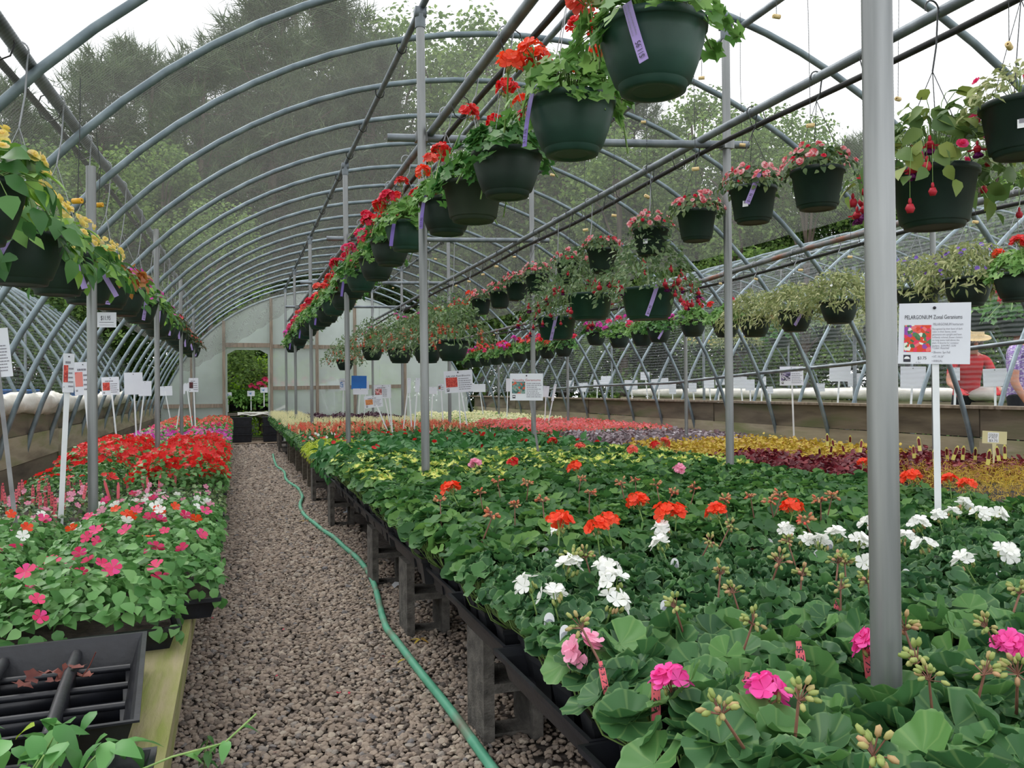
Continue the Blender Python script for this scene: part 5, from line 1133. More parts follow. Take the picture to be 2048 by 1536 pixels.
P_ = onx(2045, 255, RD); basket(P_, .13, ZD(P_[1]), 'varieg', 'varieg', 'variegated impatiens basket with a barcode label at the rail', 'variegated baskets', h=.16, pk='taper', pm='pot_dark', white=False, sticker=toward(P_))
for p, c, lb in [((938, 640), ('orange', 'red', 'rose'), 'orange geranium basket beyond the double impatiens'), ((905, 648), ('orange', 'crimson'), 'scarlet geranium basket behind the slim post'), ((850, 655), ('magenta', 'coral'), 'magenta geranium basket above the peach fuchsias'), ((806, 668), ('magenta', 'crimson', 'magenta'), 'magenta and crimson geranium basket above the peach fuchsias'), ((752, 684), ('magenta', 'coral'), 'far magenta geranium basket over the white signs')]:
    P_ = onx(p[0], p[1], RD); basket(P_, .13, ZD(P_[1]), 'ivy', None, lb, 'far geranium baskets', heads=c, nh=9, pm='pot_dark', fs=1.1)
for p, yy, lb in [((905, 705), 9.6, 'peach fuchsia basket behind the slim post, largest of its row'), ((855, 712), 10.5, 'peach fuchsia basket beside the largest one'), ((800, 715), 11.5, 'peach fuchsia basket over the blue sign'), ((745, 712), 12.8, 'peach fuchsia basket left of the blue sign'), ((690, 735), 14.2, 'small-looking peach fuchsia basket before the end wall'), ((640, 752), 15.8, 'last peach fuchsia basket before the end wall')]:
    P_ = onx(p[0], p[1] - 6, RD - .55); basket(P_, .16, ZD(P_[1]), 'fuchsia', 'fuchpeach', lb, 'peach fuchsia baskets', pm='pot_dark', fs=1.25)
# rail by the far boards
er = [((2036, 572), 'ivy', None, ('red', 'orange'), 4, 'pale-leaved geranium basket with red heads at the rusty rail'), ((1936, 582), 'dusty', 'purple', (), 0, 'dusty-leaved basket starred with purple flowers beside the sign'), ((1836, 602), 'dusty', 'purple', (), 0, 'purple-flowered trailing basket behind the thick post'), ((1678, 622), 'dusty', 'dusty', (), 0, 'dusty-leaved trailing basket nearest the thick post'), ((1590, 640), 'dusty', 'dusty', (), 0, 'dusty-leaved trailing basket with a pale purple tag'), ((1510, 652), 'dusty', 'dusty', (), 0, 'dusty-leaved trailing basket beside the slim post'),
      ((1452, 655), 'ivy', None, ('red', 'crimson'), 4, 'geranium basket hidden by the slim post'), ((1386, 655), 'ivy', None, ('magenta', 'red', 'crimson'), 8, 'bright green geranium basket with pink and red heads'), ((1318, 668), 'ivydark', None, ('magenta', 'rose'), 5, 'geranium basket with a small purple tag under the fuchsia'), ((1285, 676), 'ivy', None, ('rose',), 4, 'geranium basket under the tagged fuchsia'), ((1238, 680), 'ivy', None, ('rose', 'magenta'), 5, 'geranium basket with rose heads under the fuchsia row'), ((1192, 676), 'ivydark', None, ('magenta',), 5, 'geranium basket below the middle fuchsia')]
for p, fo, bl, hd, nh, lb in er:
    P_ = onx(p[0], p[1], RE); basket(P_, .128 if bl is None else .138, ZE(P_[1]), fo, bl, lb, 'baskets on the rusty rail', heads=hd, nh=nh, pm='pot_dark', fs=1.12 if fo == 'dusty' else 1.0, tags=[dict(phi=toward(P_) + .5, roll=.6, text=False)] if p[0] in (1590, 1318) else [])
y = onx(1150, 690, RE)[1] + .4; k = 0
while y < 16.2:
    P_ = np.array([RE, y, 1.60 - .006 * (y - 9)]); c = [('crimson', 'magenta'), ('red', 'rose'), ('crimson', 'coral'), ('red', 'magenta')][k % 4]
    basket(P_, .13, ZE(y), 'ivy' if k % 2 else 'ivydark', None, f'far geranium basket on the rusty rail with {cl[c[0]]} and {cl[c[1]]} heads', 'far baskets on the rusty rail', heads=c, nh=8, pm='pot_dark', fs=1.1); y += .62; k += 1
# baskets in the neighbouring tunnel, seen through its net
for p, X_, fo, bl, hd, lb in [((1755, 665), 6.6, 'dusty', None, (), 'neighbouring-tunnel basket of small orange daisies'), ((1655, 665), 6.6, 'fuchsia', None, (), 'neighbouring-tunnel basket of dusty green leaves'), ((1965, 640), 6.4, 'ivy', None, ('crimson', 'coral'), 'neighbouring-tunnel basket with crimson heads beside the sign'), ((2030, 648), 6.4, 'ivydark', None, ('crimson',), 'neighbouring-tunnel basket with crimson heads at the thick brace'), ((1560, 680), 6.8, 'ivydark', None, ('coral',), 'neighbouring-tunnel basket behind the crossing pipes'), ((1480, 690), 6.8, 'dusty', 'yellow', (), 'neighbouring-tunnel basket of trailing yellow flowers'), ((1400, 700), 6.8, 'fuchsia', 'yellow', (), 'far neighbouring-tunnel basket of yellow flowers')]:
    P_ = onx(p[0], p[1], X_); t_ = basket(P_, .15, arc_z(X_, 8.75) - .05, fo, bl, lb, 'baskets in the neighbouring tunnel', heads=hd, nh=6 if hd else 0, pm='pot_dark', fs=1.1)
    if 'orange' in lb: tag(mko('flowers', mound_flowers(571, 26, .013, .2, .14, .05, 'petal_marigold'), t_, (0, 0, .16)), kind='stuff')

# ================================================================== trees and shrubs outside
def pine_meshes(seed, Hh=12.0):
    """tall pine: bare lower trunk, upswept branches carrying brushes of needles"""
    rg_ = np.random.default_rng(seed); bt = MB(); tube(bt, [(0, 0, 0), (.1 * rg_.normal(), .1 * rg_.normal(), Hh * .5), (.2 * rg_.normal(), .2 * rg_.normal(), Hh * .97)], [.17, .12, .03], 7)
    C_, D_ = [], []
    nb = 120
    for i in range(nb):
        u = rg_.uniform(.22, 1) ** .9; z = Hh * u; L_ = (2.5 * (1 - u) ** .7 + .45) * rg_.uniform(.55, 1.15); a = rg_.uniform(0, 6.283); o = np.array([math.cos(a), math.sin(a), 0])
        p0 = np.array([0, 0, z]); p1 = p0 + o * L_ * .6 + [0, 0, .05 * L_]; p2 = p0 + o * L_ + [0, 0, .38 * L_]
        tube(bt, [p0, p1, p2], [.035, .02, .01], 4, cap=False)
        for k in range(7):
            v = rg_.uniform(.4, 1.05); c = p0 * (1 - v) + p2 * v + rg_.normal(0, .2, 3); C_.append(c); D_.append(o * .6 + [0, 0, .9])
    C_ = np.array(C_); D_ = np.array(D_); b2 = MB(); nbld = 22
    cc = np.repeat(C_, nbld, 0) + rg_.normal(0, .07, (len(C_) * nbld, 3)); dd = np.repeat(D_, nbld, 0) + .75 * rg_.normal(size=(len(cc), 3))
    scatter(b2, T_BLADE, frames(rg_.normal(size=(len(cc), 3)), dd), cc, rg_.uniform(.34, .62, len(cc)), 0)
    return bt.mesh('trunk', 'bark'), b2.mesh('needles', 'pine_needle', False)
def leafy_meshes(seed, mat, Hh=10.0, wid=2.6, nblob=80, per=170, ls=(.09, .17), low=.12, trunk=True):
    rg_ = np.random.default_rng(seed); bt = MB(); tube(bt, [(0, 0, 0), (.1, .05, Hh * .4), (.15 * rg_.normal(), .15 * rg_.normal(), Hh * .9)], [.16, .11, .02], 7)
    u = rg_.uniform(low, 1, nblob); a = rg_.uniform(0, 6.283, nblob); prof = wid * np.sin(math.pi * np.clip((u - low) / (1.06 - low), .06, 1)) ** .65; r = prof * np.sqrt(rg_.uniform(.1, 1, nblob))
    B_ = np.stack([r * np.cos(a), r * np.sin(a), u * Hh], 1)
    for p in B_[::3]: tube(bt, [(0, 0, p[2] * .72), p * [.5, .5, .93], p], [.05, .03, .012], 4, cap=False)
    v = unit(nblob * per, rg_) * (rg_.uniform(.3, 1, (nblob * per, 1)) ** .5) * rg_.uniform(.45, .85, (nblob, 1)).repeat(per, 0) * wid / 2.6
    P_ = B_.repeat(per, 0) + v; nn = v + .5 * rg_.normal(size=v.shape) + [0, 0, .3]; b2 = MB()
    scatter(b2, T_QUAD, frames(nn, rg_.normal(size=v.shape) + [0, 0, -.4]), P_, rg_.uniform(ls[0], ls[1], len(P_)), 0)
    return bt.mesh('trunk', 'bark'), b2.mesh('crown', mat, False)
PINES = [pine_meshes(s) for s in (1, 2, 3)]
LEAFY = [leafy_meshes(11 + s, 'tree_leaf') for s in range(2)] + [leafy_meshes(15, 'tree_leaf', wid=2.0, nblob=60)]
DARKT = [leafy_meshes(21 + s, 'tree_leaf_dark', wid=3.4, nblob=100, per=150, ls=(.10, .19), low=.03) for s in range(2)]
HEDGE = leafy_meshes(31, 'tree_leaf_bright', Hh=2.2, wid=1.5, nblob=70, per=90, ls=(.05, .10), low=.02)
def tree(px, py, D_, kind, label, group, idx=0, w=1.0):
    d = ray(px, py); s = D_ / math.hypot(d[0], d[1]); P_ = cC + d * s; hh = P_[2]
    lib, h0, nm, pn = {'pine': (PINES, 12.0, 'pine_tree', 'needles'), 'leafy': (LEAFY, 10.0, 'leafy_tree', 'crown'), 'dark': (DARKT, 10.0, 'dense_tree', 'crown')}[kind]
    tr, cr_ = lib[idx % len(lib)]; k = hh / h0
    t_ = thing(nm, label, 'tree', (P_[0], P_[1], -.14), (0, 0, rng.uniform(0, 6.28)), group); t_.scale = (k * w, k * w, k * 1.01)
    mko('trunk', tr, t_); tag(mko(pn, cr_, t_), kind='stuff'); return t_
lp = 'tall dark pine beyond the tunnel roof'; ll = 'leafy green tree in front of the tall pines'; ld = 'dense dark tree closing off the background behind the tunnels'
for i, (px, py, D_, w) in enumerate([(10, 120, 24, 1.0), (-90, 190, 22, 1.1), (75, 200, 27, 1.1), (205, 70, 27, 1.15), (275, 55, 29, 1.0), (150, 250, 31, 1.2), (395, 60, 27, 1.15), (345, 110, 33, 1.1), (470, 30, 30, 1.0), (545, -70, 28, 1.1), (620, -110, 32, 1.05), (690, -20, 34, 1.0), (745, 40, 30, 1.0), (1270, 150, 26, .95), (1320, 200, 30, 1.0), (1130, 110, 33, .9), (1690, 240, 27, .8), (1745, 225, 30, .8), (1890, 200, 26, .9), (2010, 230, 24, .9), (2100, 190, 25, 1.0), (1480, 190, 32, .8)]):
    tree(px, py + 55, D_, 'pine', lp + (' left of the end wall' if px < 800 else ' on the side of the neighbouring tunnel'), 'tall pines left' if px < 800 else 'tall pines right', i, w)
for i, (px, py, D_, w) in enumerate([(40, 330, 20, 1.2), (180, 300, 23, 1.2), (320, 300, 24, 1.2), (480, 230, 32, 1.1), (600, 180, 33, 1.1), (690, 120, 34, 1.0), (790, 70, 33, 1.0), (880, 60, 34, 1.1), (960, 80, 32, 1.0), (1040, 130, 27, 1.2), (1120, 170, 26, 1.1), (1390, 190, 25, 1.1), (1470, 240, 22, 1.1), (1560, 235, 24, 1.1), (1610, 300, 21, 1.2), (1820, 290, 22, 1.1), (1960, 280, 21, 1.1), (1240, 260, 22, 1.2), (420, 420, 21, 1.3)]):
    tree(px, py, D_, 'leafy', ll + (' left of the end wall' if px < 560 else ' above the end wall' if px < 1050 else ' on the side of the neighbouring tunnel'), 'leafy trees ' + ('left' if px < 560 else 'middle' if px < 1050 else 'right'), i, w)
for i, (px, py, D_, w) in enumerate([(-60, 430, 19, 1.5), (90, 440, 22, 1.5), (230, 420, 24, 1.5), (360, 400, 26, 1.5), (470, 440, 36, 1.2), (570, 420, 37, 1.2), (680, 380, 38, 1.2), (790, 360, 38, 1.2), (900, 350, 38, 1.2), (1010, 340, 36, 1.2), (1120, 340, 28, 1.4), (1230, 370, 27, 1.4), (1340, 360, 27, 1.4), (1450, 380, 26, 1.4), (1560, 400, 26, 1.4), (1680, 400, 25, 1.4), (1800, 390, 24, 1.4), (1920, 390, 23, 1.4), (2040, 380, 22, 1.5), (2150, 360, 22, 1.5)]):
    tree(px, py, D_, 'dark', ld + (', left side' if px < 560 else ', behind the end wall' if px < 1130 else ', right side'), 'dense background trees ' + ('left' if px < 560 else 'middle' if px < 1130 else 'right'), i, w)
# hedge and nursery rows beyond the doorway
for i, (x, y, k) in enumerate([(-.6, 24.0, .92), (.75, 24.3, .95), (2.2, 24.6, .9), (-2.0, 24.2, .9), (3.8, 24.4, .9)]):
    t_ = thing('hedge_shrub', 'bright yellow-green hedge shrub beyond the doorway', 'shrub', (x, y, -.14), (0, 0, i * 1.3), 'hedge beyond the doorway'); t_.scale = (k, k, k * .95)
    mko('stem', HEDGE[0], t_); tag(mko('crown', HEDGE[1], t_), kind='stuff')
for i, (x, y) in enumerate([(-3.2, 9.5), (-3.6, 12.5), (-3.4, 15.5), (-4.4, 7.4), (-6.5, 9), (-6.8, 12), (-4.5, 18), (-2.9, 6.2)]):
    t_ = thing('side_shrub', 'rounded green shrub seen through the open tunnel side on the left', 'shrub', (x - 4, y + 2, -.14), (0, 0, i * 1.1), 'shrubs past the left tunnel side'); t_.scale = (1.2, 1.2, 1.0)
    mko('stem', HEDGE[0], t_); tag(mko('crown', HEDGE[1], t_), kind='stuff')
b_ = flat_leaves(600, 320, T_OVALB, (.05, .09), .3, 'leaf_far', wild=.6)
for i, (x, y, c) in enumerate([(.0, 20.2, None), (.28, 20.6, None), (.55, 20.3, 'rose'), (.72, 20.9, 'rose'), (.2, 21.4, None), (1.0, 20.4, 'crimson'), (1.5, 20.5, 'rose'), (2.0, 20.6, 'crimson')]):
    t_ = thing('nursery_plant', 'potted rose-pink flowering plant outside the doorway' if c else 'leafy green nursery plant outside the doorway', 'plant', (x, y, .62), (0, 0, i), 'nursery plants outside the doorway, ' + ('pink' if c else 'green'))
    b2 = MB(); lathe(b2, pot_profile(.13, .16, 'taper'), 16, capb=True); b2.obj('pot', 'pot_black', t_); tag(mko('foliage', b_, t_, (0, 0, .12), None, (.9, 1.6, 1.1)), kind='stuff')
    if c:
        for q in range(5): mko('flower_head', U[c][q % 3], t_, (.2 * math.cos(q * 1.3), .2 * math.sin(q * 1.3), .5 + .05 * q), None, 2.2)
t_ = thing('outdoor_table', 'table draped with white plastic just outside the doorway', 'table', (.55, 19.75, 0))
mb = MB(); box(mb, (.25, .7, .56), (2.8, 1.9, .05)); mb.obj('table_top', 'wood_old', t_, smooth=False)
for sx, sy in ((-.98, -.1), (1.4, -.1), (-.98, 1.4), (1.4, 1.4)): mb = MB(); box(mb, (sx, sy, .27), (.08, .08, .53)); mb.obj('leg', 'wood_old', t_, smooth=False)
mb = MB(); V = [[-.5 + 1.05 * i / 12, -.3 + .1 * j, .60 + .02 * math.sin(i * 1.3 + j) + (.16 * max(0, i - 8) / 4 if True else 0) - (.05 if j == 0 else 0)] for i in range(13) for j in range(6)]
mb.add(V, [[i * 6 + j, i * 6 + j + 1, (i + 1) * 6 + j + 1, (i + 1) * 6 + j] for i in range(12) for j in range(5)]); mb.obj('plastic_cover', 'sheet_white', t_)
for p, lb in [((490, 862), 'stack of black crates at the end of the gravel path'), ((552, 862), 'black bin beside the crates at the end of the path')]:
    P_ = onz(p[0] - 10, 882, 0); t_ = thing('black_crate' if 'crates' in lb else 'black_bin', lb, 'crate' if 'crates' in lb else 'bin', (P_[0] + .02, 18.3, .03))
    if 'crates' in lb:
        for k in range(3):
            mb = MB(); box(mb, (0, 0, .085 + .17 * k), (.42, .36, .15), taper=.94); box(mb, (0, 0, .165 + .17 * k), (.45, .39, .02)); mb.obj('crate', 'black_plastic', t_, smooth=False)
    else:
        mb = MB(); box(mb, (0, 0, .24), (.44, .4, .48), taper=.85); mb.obj('body', 'black_plastic', t_, smooth=False); mb = MB(); box(mb, (0, 0, .485), (.48, .44, .03)); mb.obj('rim', 'black_plastic', t_, smooth=False)

# ================================================================== signs, cards, labels
def k_of(P): return (np.asarray(P) - cC).dot(cF) / FPX      # metres per pixel at that depth
b_ = MB(); lathe(b_, [(.0, -.002), (.004, -.002), (.004, .002), (0, .003)], 10)
PIN = b_.mesh('pin', 'ink')
def sign_board(w, h, mat): b2 = MB(); box(b2, (0, 0, 0), (w, .004, h)); return b2.mesh('board', mat, False)
def quad(parent, x, z, w, h, mat, name, y=-.0032):
    b2 = MB(); b2.add([[x - w / 2, y, z - h / 2], [x + w / 2, y, z - h / 2], [x + w / 2, y, z + h / 2], [x - w / 2, y, z + h / 2]], [[0, 1, 2, 3]]); return b2.obj(name, mat, parent, smooth=False)
def lines(parent, x0, x1, z0, z1, n, seed=0, mat='ink_soft', th=.35):
    rg_ = np.random.default_rng(seed); b2 = MB(); dz = (z0 - z1) / n
    for i in range(n):
        z = z0 - dz * (i + .5); x = x0; e = x0 + (x1 - x0) * rg_.uniform(.7, 1)
        while x < e:
            l = (x1 - x0) * rg_.uniform(.06, .2); b2.add([[x, -.0034, z - dz * th / 2], [min(x + l, e), -.0034, z - dz * th / 2], [min(x + l, e), -.0034, z + dz * th / 2], [x, -.0034, z + dz * th / 2]], [[0, 1, 2, 3]]); x += l * 1.2
    return tag(b2.obj('printed_text', mat, parent, smooth=False), kind='stuff')
def mat_photo(name, cols, scale, bgc=None):
    """small printed flower picture: blotches of colour"""
    m, t, out = newmat(name); L = t.links; tc = N(t, 'ShaderNodeTexCoord'); vo = N(t, 'ShaderNodeTexVoronoi'); vo.inputs['Scale'].default_value = scale; L.new(tc.outputs['Object'], vo.inputs['Vector'])
    sx = N(t, 'ShaderNodeSeparateColor'); L.new(vo.outputs['Color'], sx.inputs[0]); r = ramp(t, [(i / len(cols), c) for i, c in enumerate(cols)], sx.outputs[0]); r.color_ramp.interpolation = 'CONSTANT'
    b = N(t, 'ShaderNodeBsdfPrincipled'); b.inputs['Roughness'].default_value = .5; L.new(r.outputs[0], b.inputs['Base Color']); L.new(b.outputs[0], out.inputs[0])
mat_photo('pic_zonal', [G(226, 66, 34), G(238, 96, 80), G(226, 66, 34), G(60, 110, 74), G(232, 50, 96), G(234, 236, 222), G(240, 120, 120), G(226, 66, 34), G(150, 70, 170), G(80, 130, 84)], 85)
mat_photo('pic_red', [G(196, 60, 50), G(220, 90, 74), G(170, 44, 40)], 120); mat_photo('pic_green', [G(90, 130, 130), G(60, 96, 90), G(210, 90, 60), G(130, 160, 150)], 70)
mat_photo('pic_blue', [G(60, 120, 190), G(220, 226, 236), G(110, 150, 200)], 60); mat_photo('pic_pink', [G(220, 110, 110), G(230, 140, 130)], 12); mat_photo('pic_dark', [G(92, 34, 40), G(60, 24, 30)], 60)
mat_photo('pic_purple', [G(120, 106, 150), G(60, 60, 80), G(200, 196, 210)], 70); mat_photo('pic_orange', [G(196, 120, 66), G(214, 140, 84)], 90); mat_photo('pic_mix', [G(220, 120, 130), G(190, 60, 70), G(70, 90, 60), G(236, 190, 190)], 90)
def emblem(parent, x, z, s):   # little black square with a pale arched house-like mark
    quad(parent, x, z, s, s * 1.1, 'ink', 'emblem'); th = np.linspace(0, math.pi, 9); b2 = MB()
    V = [[x, -.0036, z - s * .1]] + [[x + s * .42 * math.cos(t2), -.0036, z - s * .1 + s * .42 * math.sin(t2)] for t2 in th]; b2.add(V, [[0, i + 1, i + 2] for i in range(8)]); b2.obj('emblem_mark', 'tag_white', parent, smooth=False)
def sign(p, size, base, label, group='plant signs', zb=.60, yaw=0.0, pic=None, heading=None, nlines=6, stake='white_plastic', stake2=None, mat='sign_white', blank=False, tilt=0.0, head_mat='ink', full=None, X=None, sw=.016):
    B_ = onz(base[0], base[1], zb) if X is None else onx(base[0], base[1], X); k = k_of(B_); P_ = cC + ray(*p) * k; w, h = size[0] * k, size[1] * k
    rz = math.atan2(-P_[0], P_[1]) + yaw; t_ = thing('plant_sign', label, 'sign', P_, (0, tilt, rz), group)
    bo = mko('board', sign_board(w, h, mat), t_); Mi = (Matrix.Rotation(rz, 3, 'Z') @ Matrix.Rotation(tilt, 3, 'Y')).inverted()
    for bb in [base] + ([stake2] if stake2 else []):
        e = cC + ray(*bb) * k; zl_ = .45 if X is None else (.44 if X < 5 else .65); e = P_ + (e - P_) * max(1.0, (P_[2] - zl_) / max(P_[2] - e[2], .05)); lv = np.array(Mi @ Vector(e - P_)); st = np.array([0, .006, h * .42]) if bb is base else np.array([0, .011, -h * .1])
        a, b3, d = frame_of(lv - st, (0, 1, 0)); b2 = MB(); L_ = np.linalg.norm(lv - st); box(b2, (st + lv) / 2, (sw, .005, L_), 0, np.stack([a, b3, d], 1)); b2.obj('stake', stake, t_, smooth=False)
    po = mko('pin', PIN, t_, (0, -.003, h * .42), (math.pi / 2, 0, 0), max(.8, w / .17))
    if blank: return t_, bo, w, h
    if pic: quad(bo, -w * .24, -h * .02, w * .40, h * .44, pic, 'picture')
    if heading: put_text(bo, heading, -w * .42, -.0034, h * .22, width=w * .84, height=h * .08, mat=head_mat)
    else: lines(bo, -w * .3, w * .35, h * .32, h * .22, 1, 3, 'ink_soft', .6)
    if nlines: lines(bo, w * .0, w * .46, h * .17, -h * .40, nlines, int(abs(p[0])))
    emblem(bo, -w * .38, -h * .36, w * .09); return t_, bo, w, h
# the big near sign, fully lettered
t_, bo, w, h = sign((1868, 667), (129, 122), (1876, 1042), 'white PELARGONIUM Zonal Geraniums sign on a white stake beside the thick post', zb=.62, tilt=.03, nlines=0, blank=True, sw=.021)
sx_, sz_ = w / 129.0, h / 122.0
def S(px, py): return (px - 1868) * sx_, -(py - 667) * sz_
x, z = S(1814, 638); put_text(bo, 'PELARGONIUM Zonal Geraniums', x, -.0034, z, width=103 * sx_, height=8 * sz_)
x, z = S(1866, 651); put_text(bo, 'PELARGONIUM hortorum', x, -.0034, z, width=53 * sx_, height=5 * sz_, mat='ink_soft')
for i, s_ in enumerate(['Recognized by their band of dark', 'color in their leaves, zonal', 'geraniums are upright and have', 'brilliantly colored, flower clusters', 'on long stems held above the', 'plant. A favorite for container', 'gardens.  SUN-PRT. SUN']):
    x, z = S(1865, 659.5 + 5.6 * i); put_text(bo, s_, x, -.0034, z, width=[53, 42, 52, 53, 48, 47, 42][i] * sx_, height=3.6 * sz_, mat='ink_soft')
for i, s_ in enumerate(['\u2022 Color: Assorted', '\u2022 Blooms: Spr-Fall', '\u2022 HT. 10-24"', '\u2022 ANNUAL']):
    x, z = S(1865, 698 + 8.6 * i); put_text(bo, s_, x, -.0034, z, width=[30, 32, 21, 19][i] * sx_, height=4.4 * sz_, mat='ink_soft')
x, z = S(1838.5, 677); quad(bo, x, z, 49 * sx_, 54 * sz_, 'pic_zonal', 'picture')
x, z = S(1839, 719); put_text(bo, '$3.75', x, -.0034, z, width=16 * sx_, height=6 * sz_); x, z = S(1836, 726.5); put_text(bo, '4" Pot', x, -.0034, z, width=9 * sx_, height=3 * sz_, mat='ink_soft')
x, z = S(1820, 717); emblem(bo, x, z, 13 * sx_)
sign((1053, 774), (66, 54), (1078, 918), 'white Novelty Geraniums sign on a leaning grey metal stake', zb=.60, heading='Novelty Geraniums', head_mat='ink_red', pic='pic_green', nlines=8, stake='stake_steel', tilt=.01)
sign((917, 763), (57, 44), (936, 862), 'white SALVIA sign with a red picture on two crossed stakes', zb=.58, heading='SALVIA Red-Blooms', pic='pic_red', stake2=(921, 862), nlines=6, tilt=-.06)
sign((1583, 752), (45, 38), (1588, 880), 'small white Begonia Bronze Leaf Red sign before the far boards', zb=.56, heading='Begonia Bronze Leaf Red', pic='pic_purple', nlines=6)
# cluster of signs over the salvias
sign((765, 783), (34, 27), (783, 862), 'white sign with a pink and red flower picture over the salvias', zb=.56, pic='pic_mix', nlines=5, tilt=-.02); sign((747, 803), (36, 24), (777, 868), 'white sign with an orange picture below another sign', zb=.57, pic='pic_orange', nlines=5, tilt=-.1)
sign((718, 765), (30, 27), (712, 838), 'bright blue card on a grey stake over the salvias', zb=.55, mat='blue_plastic', blank=True, stake='stake_steel', tilt=.02); sign((721, 783), (30, 12), (716, 838), 'blank white card under the bright blue card', zb=.55, blank=True)
sign((687, 769), (15, 24), (686, 838), 'narrow white sign with blue print left of the blue card', zb=.55, pic='pic_blue', nlines=0); sign((668, 773), (24, 22), (670, 828), 'blank white card on a straight stake by the slim post', zb=.55, blank=True, tilt=-.08)
sign((640, 776), (20, 16), (634, 826), 'small blank white card on parallel stakes near the end wall', zb=.55, blank=True, stake2=(658, 826)); sign((617, 779), (13, 15), (620, 826), 'tiny white card with an orange picture near the end wall', zb=.55, pic='pic_orange', nlines=3)
sign((733, 771), (10, 18), (728, 836), 'narrow blank card right of the bright blue card', zb=.55, blank=True); sign((818, 771), (7, 30), (806, 866), 'edge-on white card on a leaning white stake by the slim post', zb=.57, blank=True, stake2=(824, 868)); sign((835, 770), (9, 28), (828, 868), 'narrow white card leaning toward the slim post', zb=.57, blank=True, tilt=.08)
sign((777, 783), (6, 26), (785, 870), 'edge-on white sign at the right of the pink picture sign', zb=.57, blank=True)
sign((866, 781), (16, 14), (862, 850), 'small blank white sign left of the SALVIA sign', zb=.55, blank=True, X=2.6); sign((882, 775), (12, 14), (886, 846), 'small white sign with a green picture beside the SALVIA sign', zb=.55, X=2.62, pic='pic_green', nlines=2)
sign((958, 776), (26, 16), (966, 828), 'white card between the SALVIA and Novelty signs', zb=.5, blank=True, X=4.3); sign((1016, 770), (8, 26), (1014, 832), 'edge-on white card left of the Novelty sign', zb=.5, blank=True, X=4.2); sign((1092, 783), (12, 22), (1090, 826), 'white card peeping from behind the Novelty sign', zb=.5, blank=True, X=4.2, tilt=.1); sign((1108, 785), (5, 34), (1100, 828), 'plain white stake leaning beside the Novelty sign', zb=.5, blank=True, X=4.2, tilt=.2)
# left bench
sign((-8, 706), (50, 98), (36, 1090), 'tall white sign cut by the frame edge on a grey leaning stake', zb=.50, pic=None, nlines=9, stake='stake_steel', tilt=-.1)
sign((137, 746), (20, 78), (121, 1046), 'narrow white sign with a red picture turned edge-on, on a thick white stake', zb=.50, pic='pic_red', nlines=5, tilt=.03, yaw=.1, sw=.022); sign((167, 757), (34, 66), (190, 985), 'white sign with a large pink flower picture beside the first left post', zb=.50, pic='pic_pink', nlines=4, tilt=-.05)
sign((221, 772), (32, 36), (234, 886), 'white sign with a red and white flower picture before the red impatiens', zb=.56, pic='pic_red', nlines=5, tilt=-.04); sign((267, 767), (34, 44), (273, 880), 'blank white sign on a straight stake standing in the red impatiens', zb=.56, blank=True, tilt=-.02)
sign((290, 777), (24, 30), (279, 872), 'blank white card behind the larger blank sign', zb=.55, blank=True); sign((329, 782), (29, 19), (341, 842), 'blank white card on a leaning stake beyond the red impatiens', zb=.55, blank=True, tilt=-.04); sign((387, 770), (18, 28), (391, 862), 'white sign with a dark picture by the far left post', zb=.55, pic='pic_dark', nlines=4)
sign((366, 778), (9, 20), (352, 862), 'edge-on white card on a leaning stake near the far left post', zb=.55, blank=True, tilt=.1, stake2=(364, 862)); sign((373, 774), (8, 16), (385, 858), 'small white card among the leaning stakes', zb=.55, blank=True)
# card tied to the first left post
P_ = onx(207, 640, AX); k = k_of(P_); t_ = thing('price_card', 'white $11.95 price card clipped to the first left post', 'sign', (P_[0] + .015, P_[1] - .01, P_[2]), (0, .0, math.atan2(-P_[0], P_[1]) - .25)); w, h = 36 * k, 30 * k
bo = mko('board', sign_board(w, h, 'sign_white'), t_); put_text(bo, '$11.95', -w * .3, -.0034, -h * .02, width=w * .5, height=h * .3); quad(bo, 0, -h * .16, w * .75, h * .025, 'ink', 'ruled_line'); quad(bo, 0, -h * .34, w * .75, h * .02, 'ink_soft', 'ruled_line')
# outside and neighbouring-tunnel cards
for p, X_, lb in [((502, 787), .3, 'small white sign outside the doorway'), ((456, 790), -.15, 'small white sign at the left doorpost'), ((528, 780), .62, 'small white sign at the right doorpost')]:
    P_ = ony(p[0], p[1], 20.0); t_ = thing('plant_sign', lb, 'sign', P_, (0, 0, 0), 'plant signs'); b2 = MB(); box(b2, (0, 0, 0), (.16, .004, .12)); bo = b2.obj('board', 'sign_white', t_, smooth=False); b2 = MB(); box(b2, (0, .006, -.2), (.02, .004, .36)); b2.obj('stake', 'white_plastic', t_, smooth=False); quad(bo, -.02, 0, .06, .05, 'pic_blue', 'picture')
nb = [(1140, 768, 15, 14), (1165, 775, 22, 18), (1195, 768, 16, 16), (1213, 762, 22, 20), (1262, 770, 26, 20), (1290, 752, 18, 16), (1320, 768, 34, 22), (1345, 775, 14, 26), (1385, 775, 16, 18), (1418, 765, 20, 22), (1440, 762, 18, 16), (1480, 765, 26, 24), (1500, 770, 18, 22), (1525, 762, 14, 18), (1680, 745, 40, 36), (1708, 760, 24, 26), (1826, 755, 46, 44), (1912, 748, 14, 26), (1990, 755, 42, 36), (1640, 775, 18, 16), (1540, 780, 12, 14)]
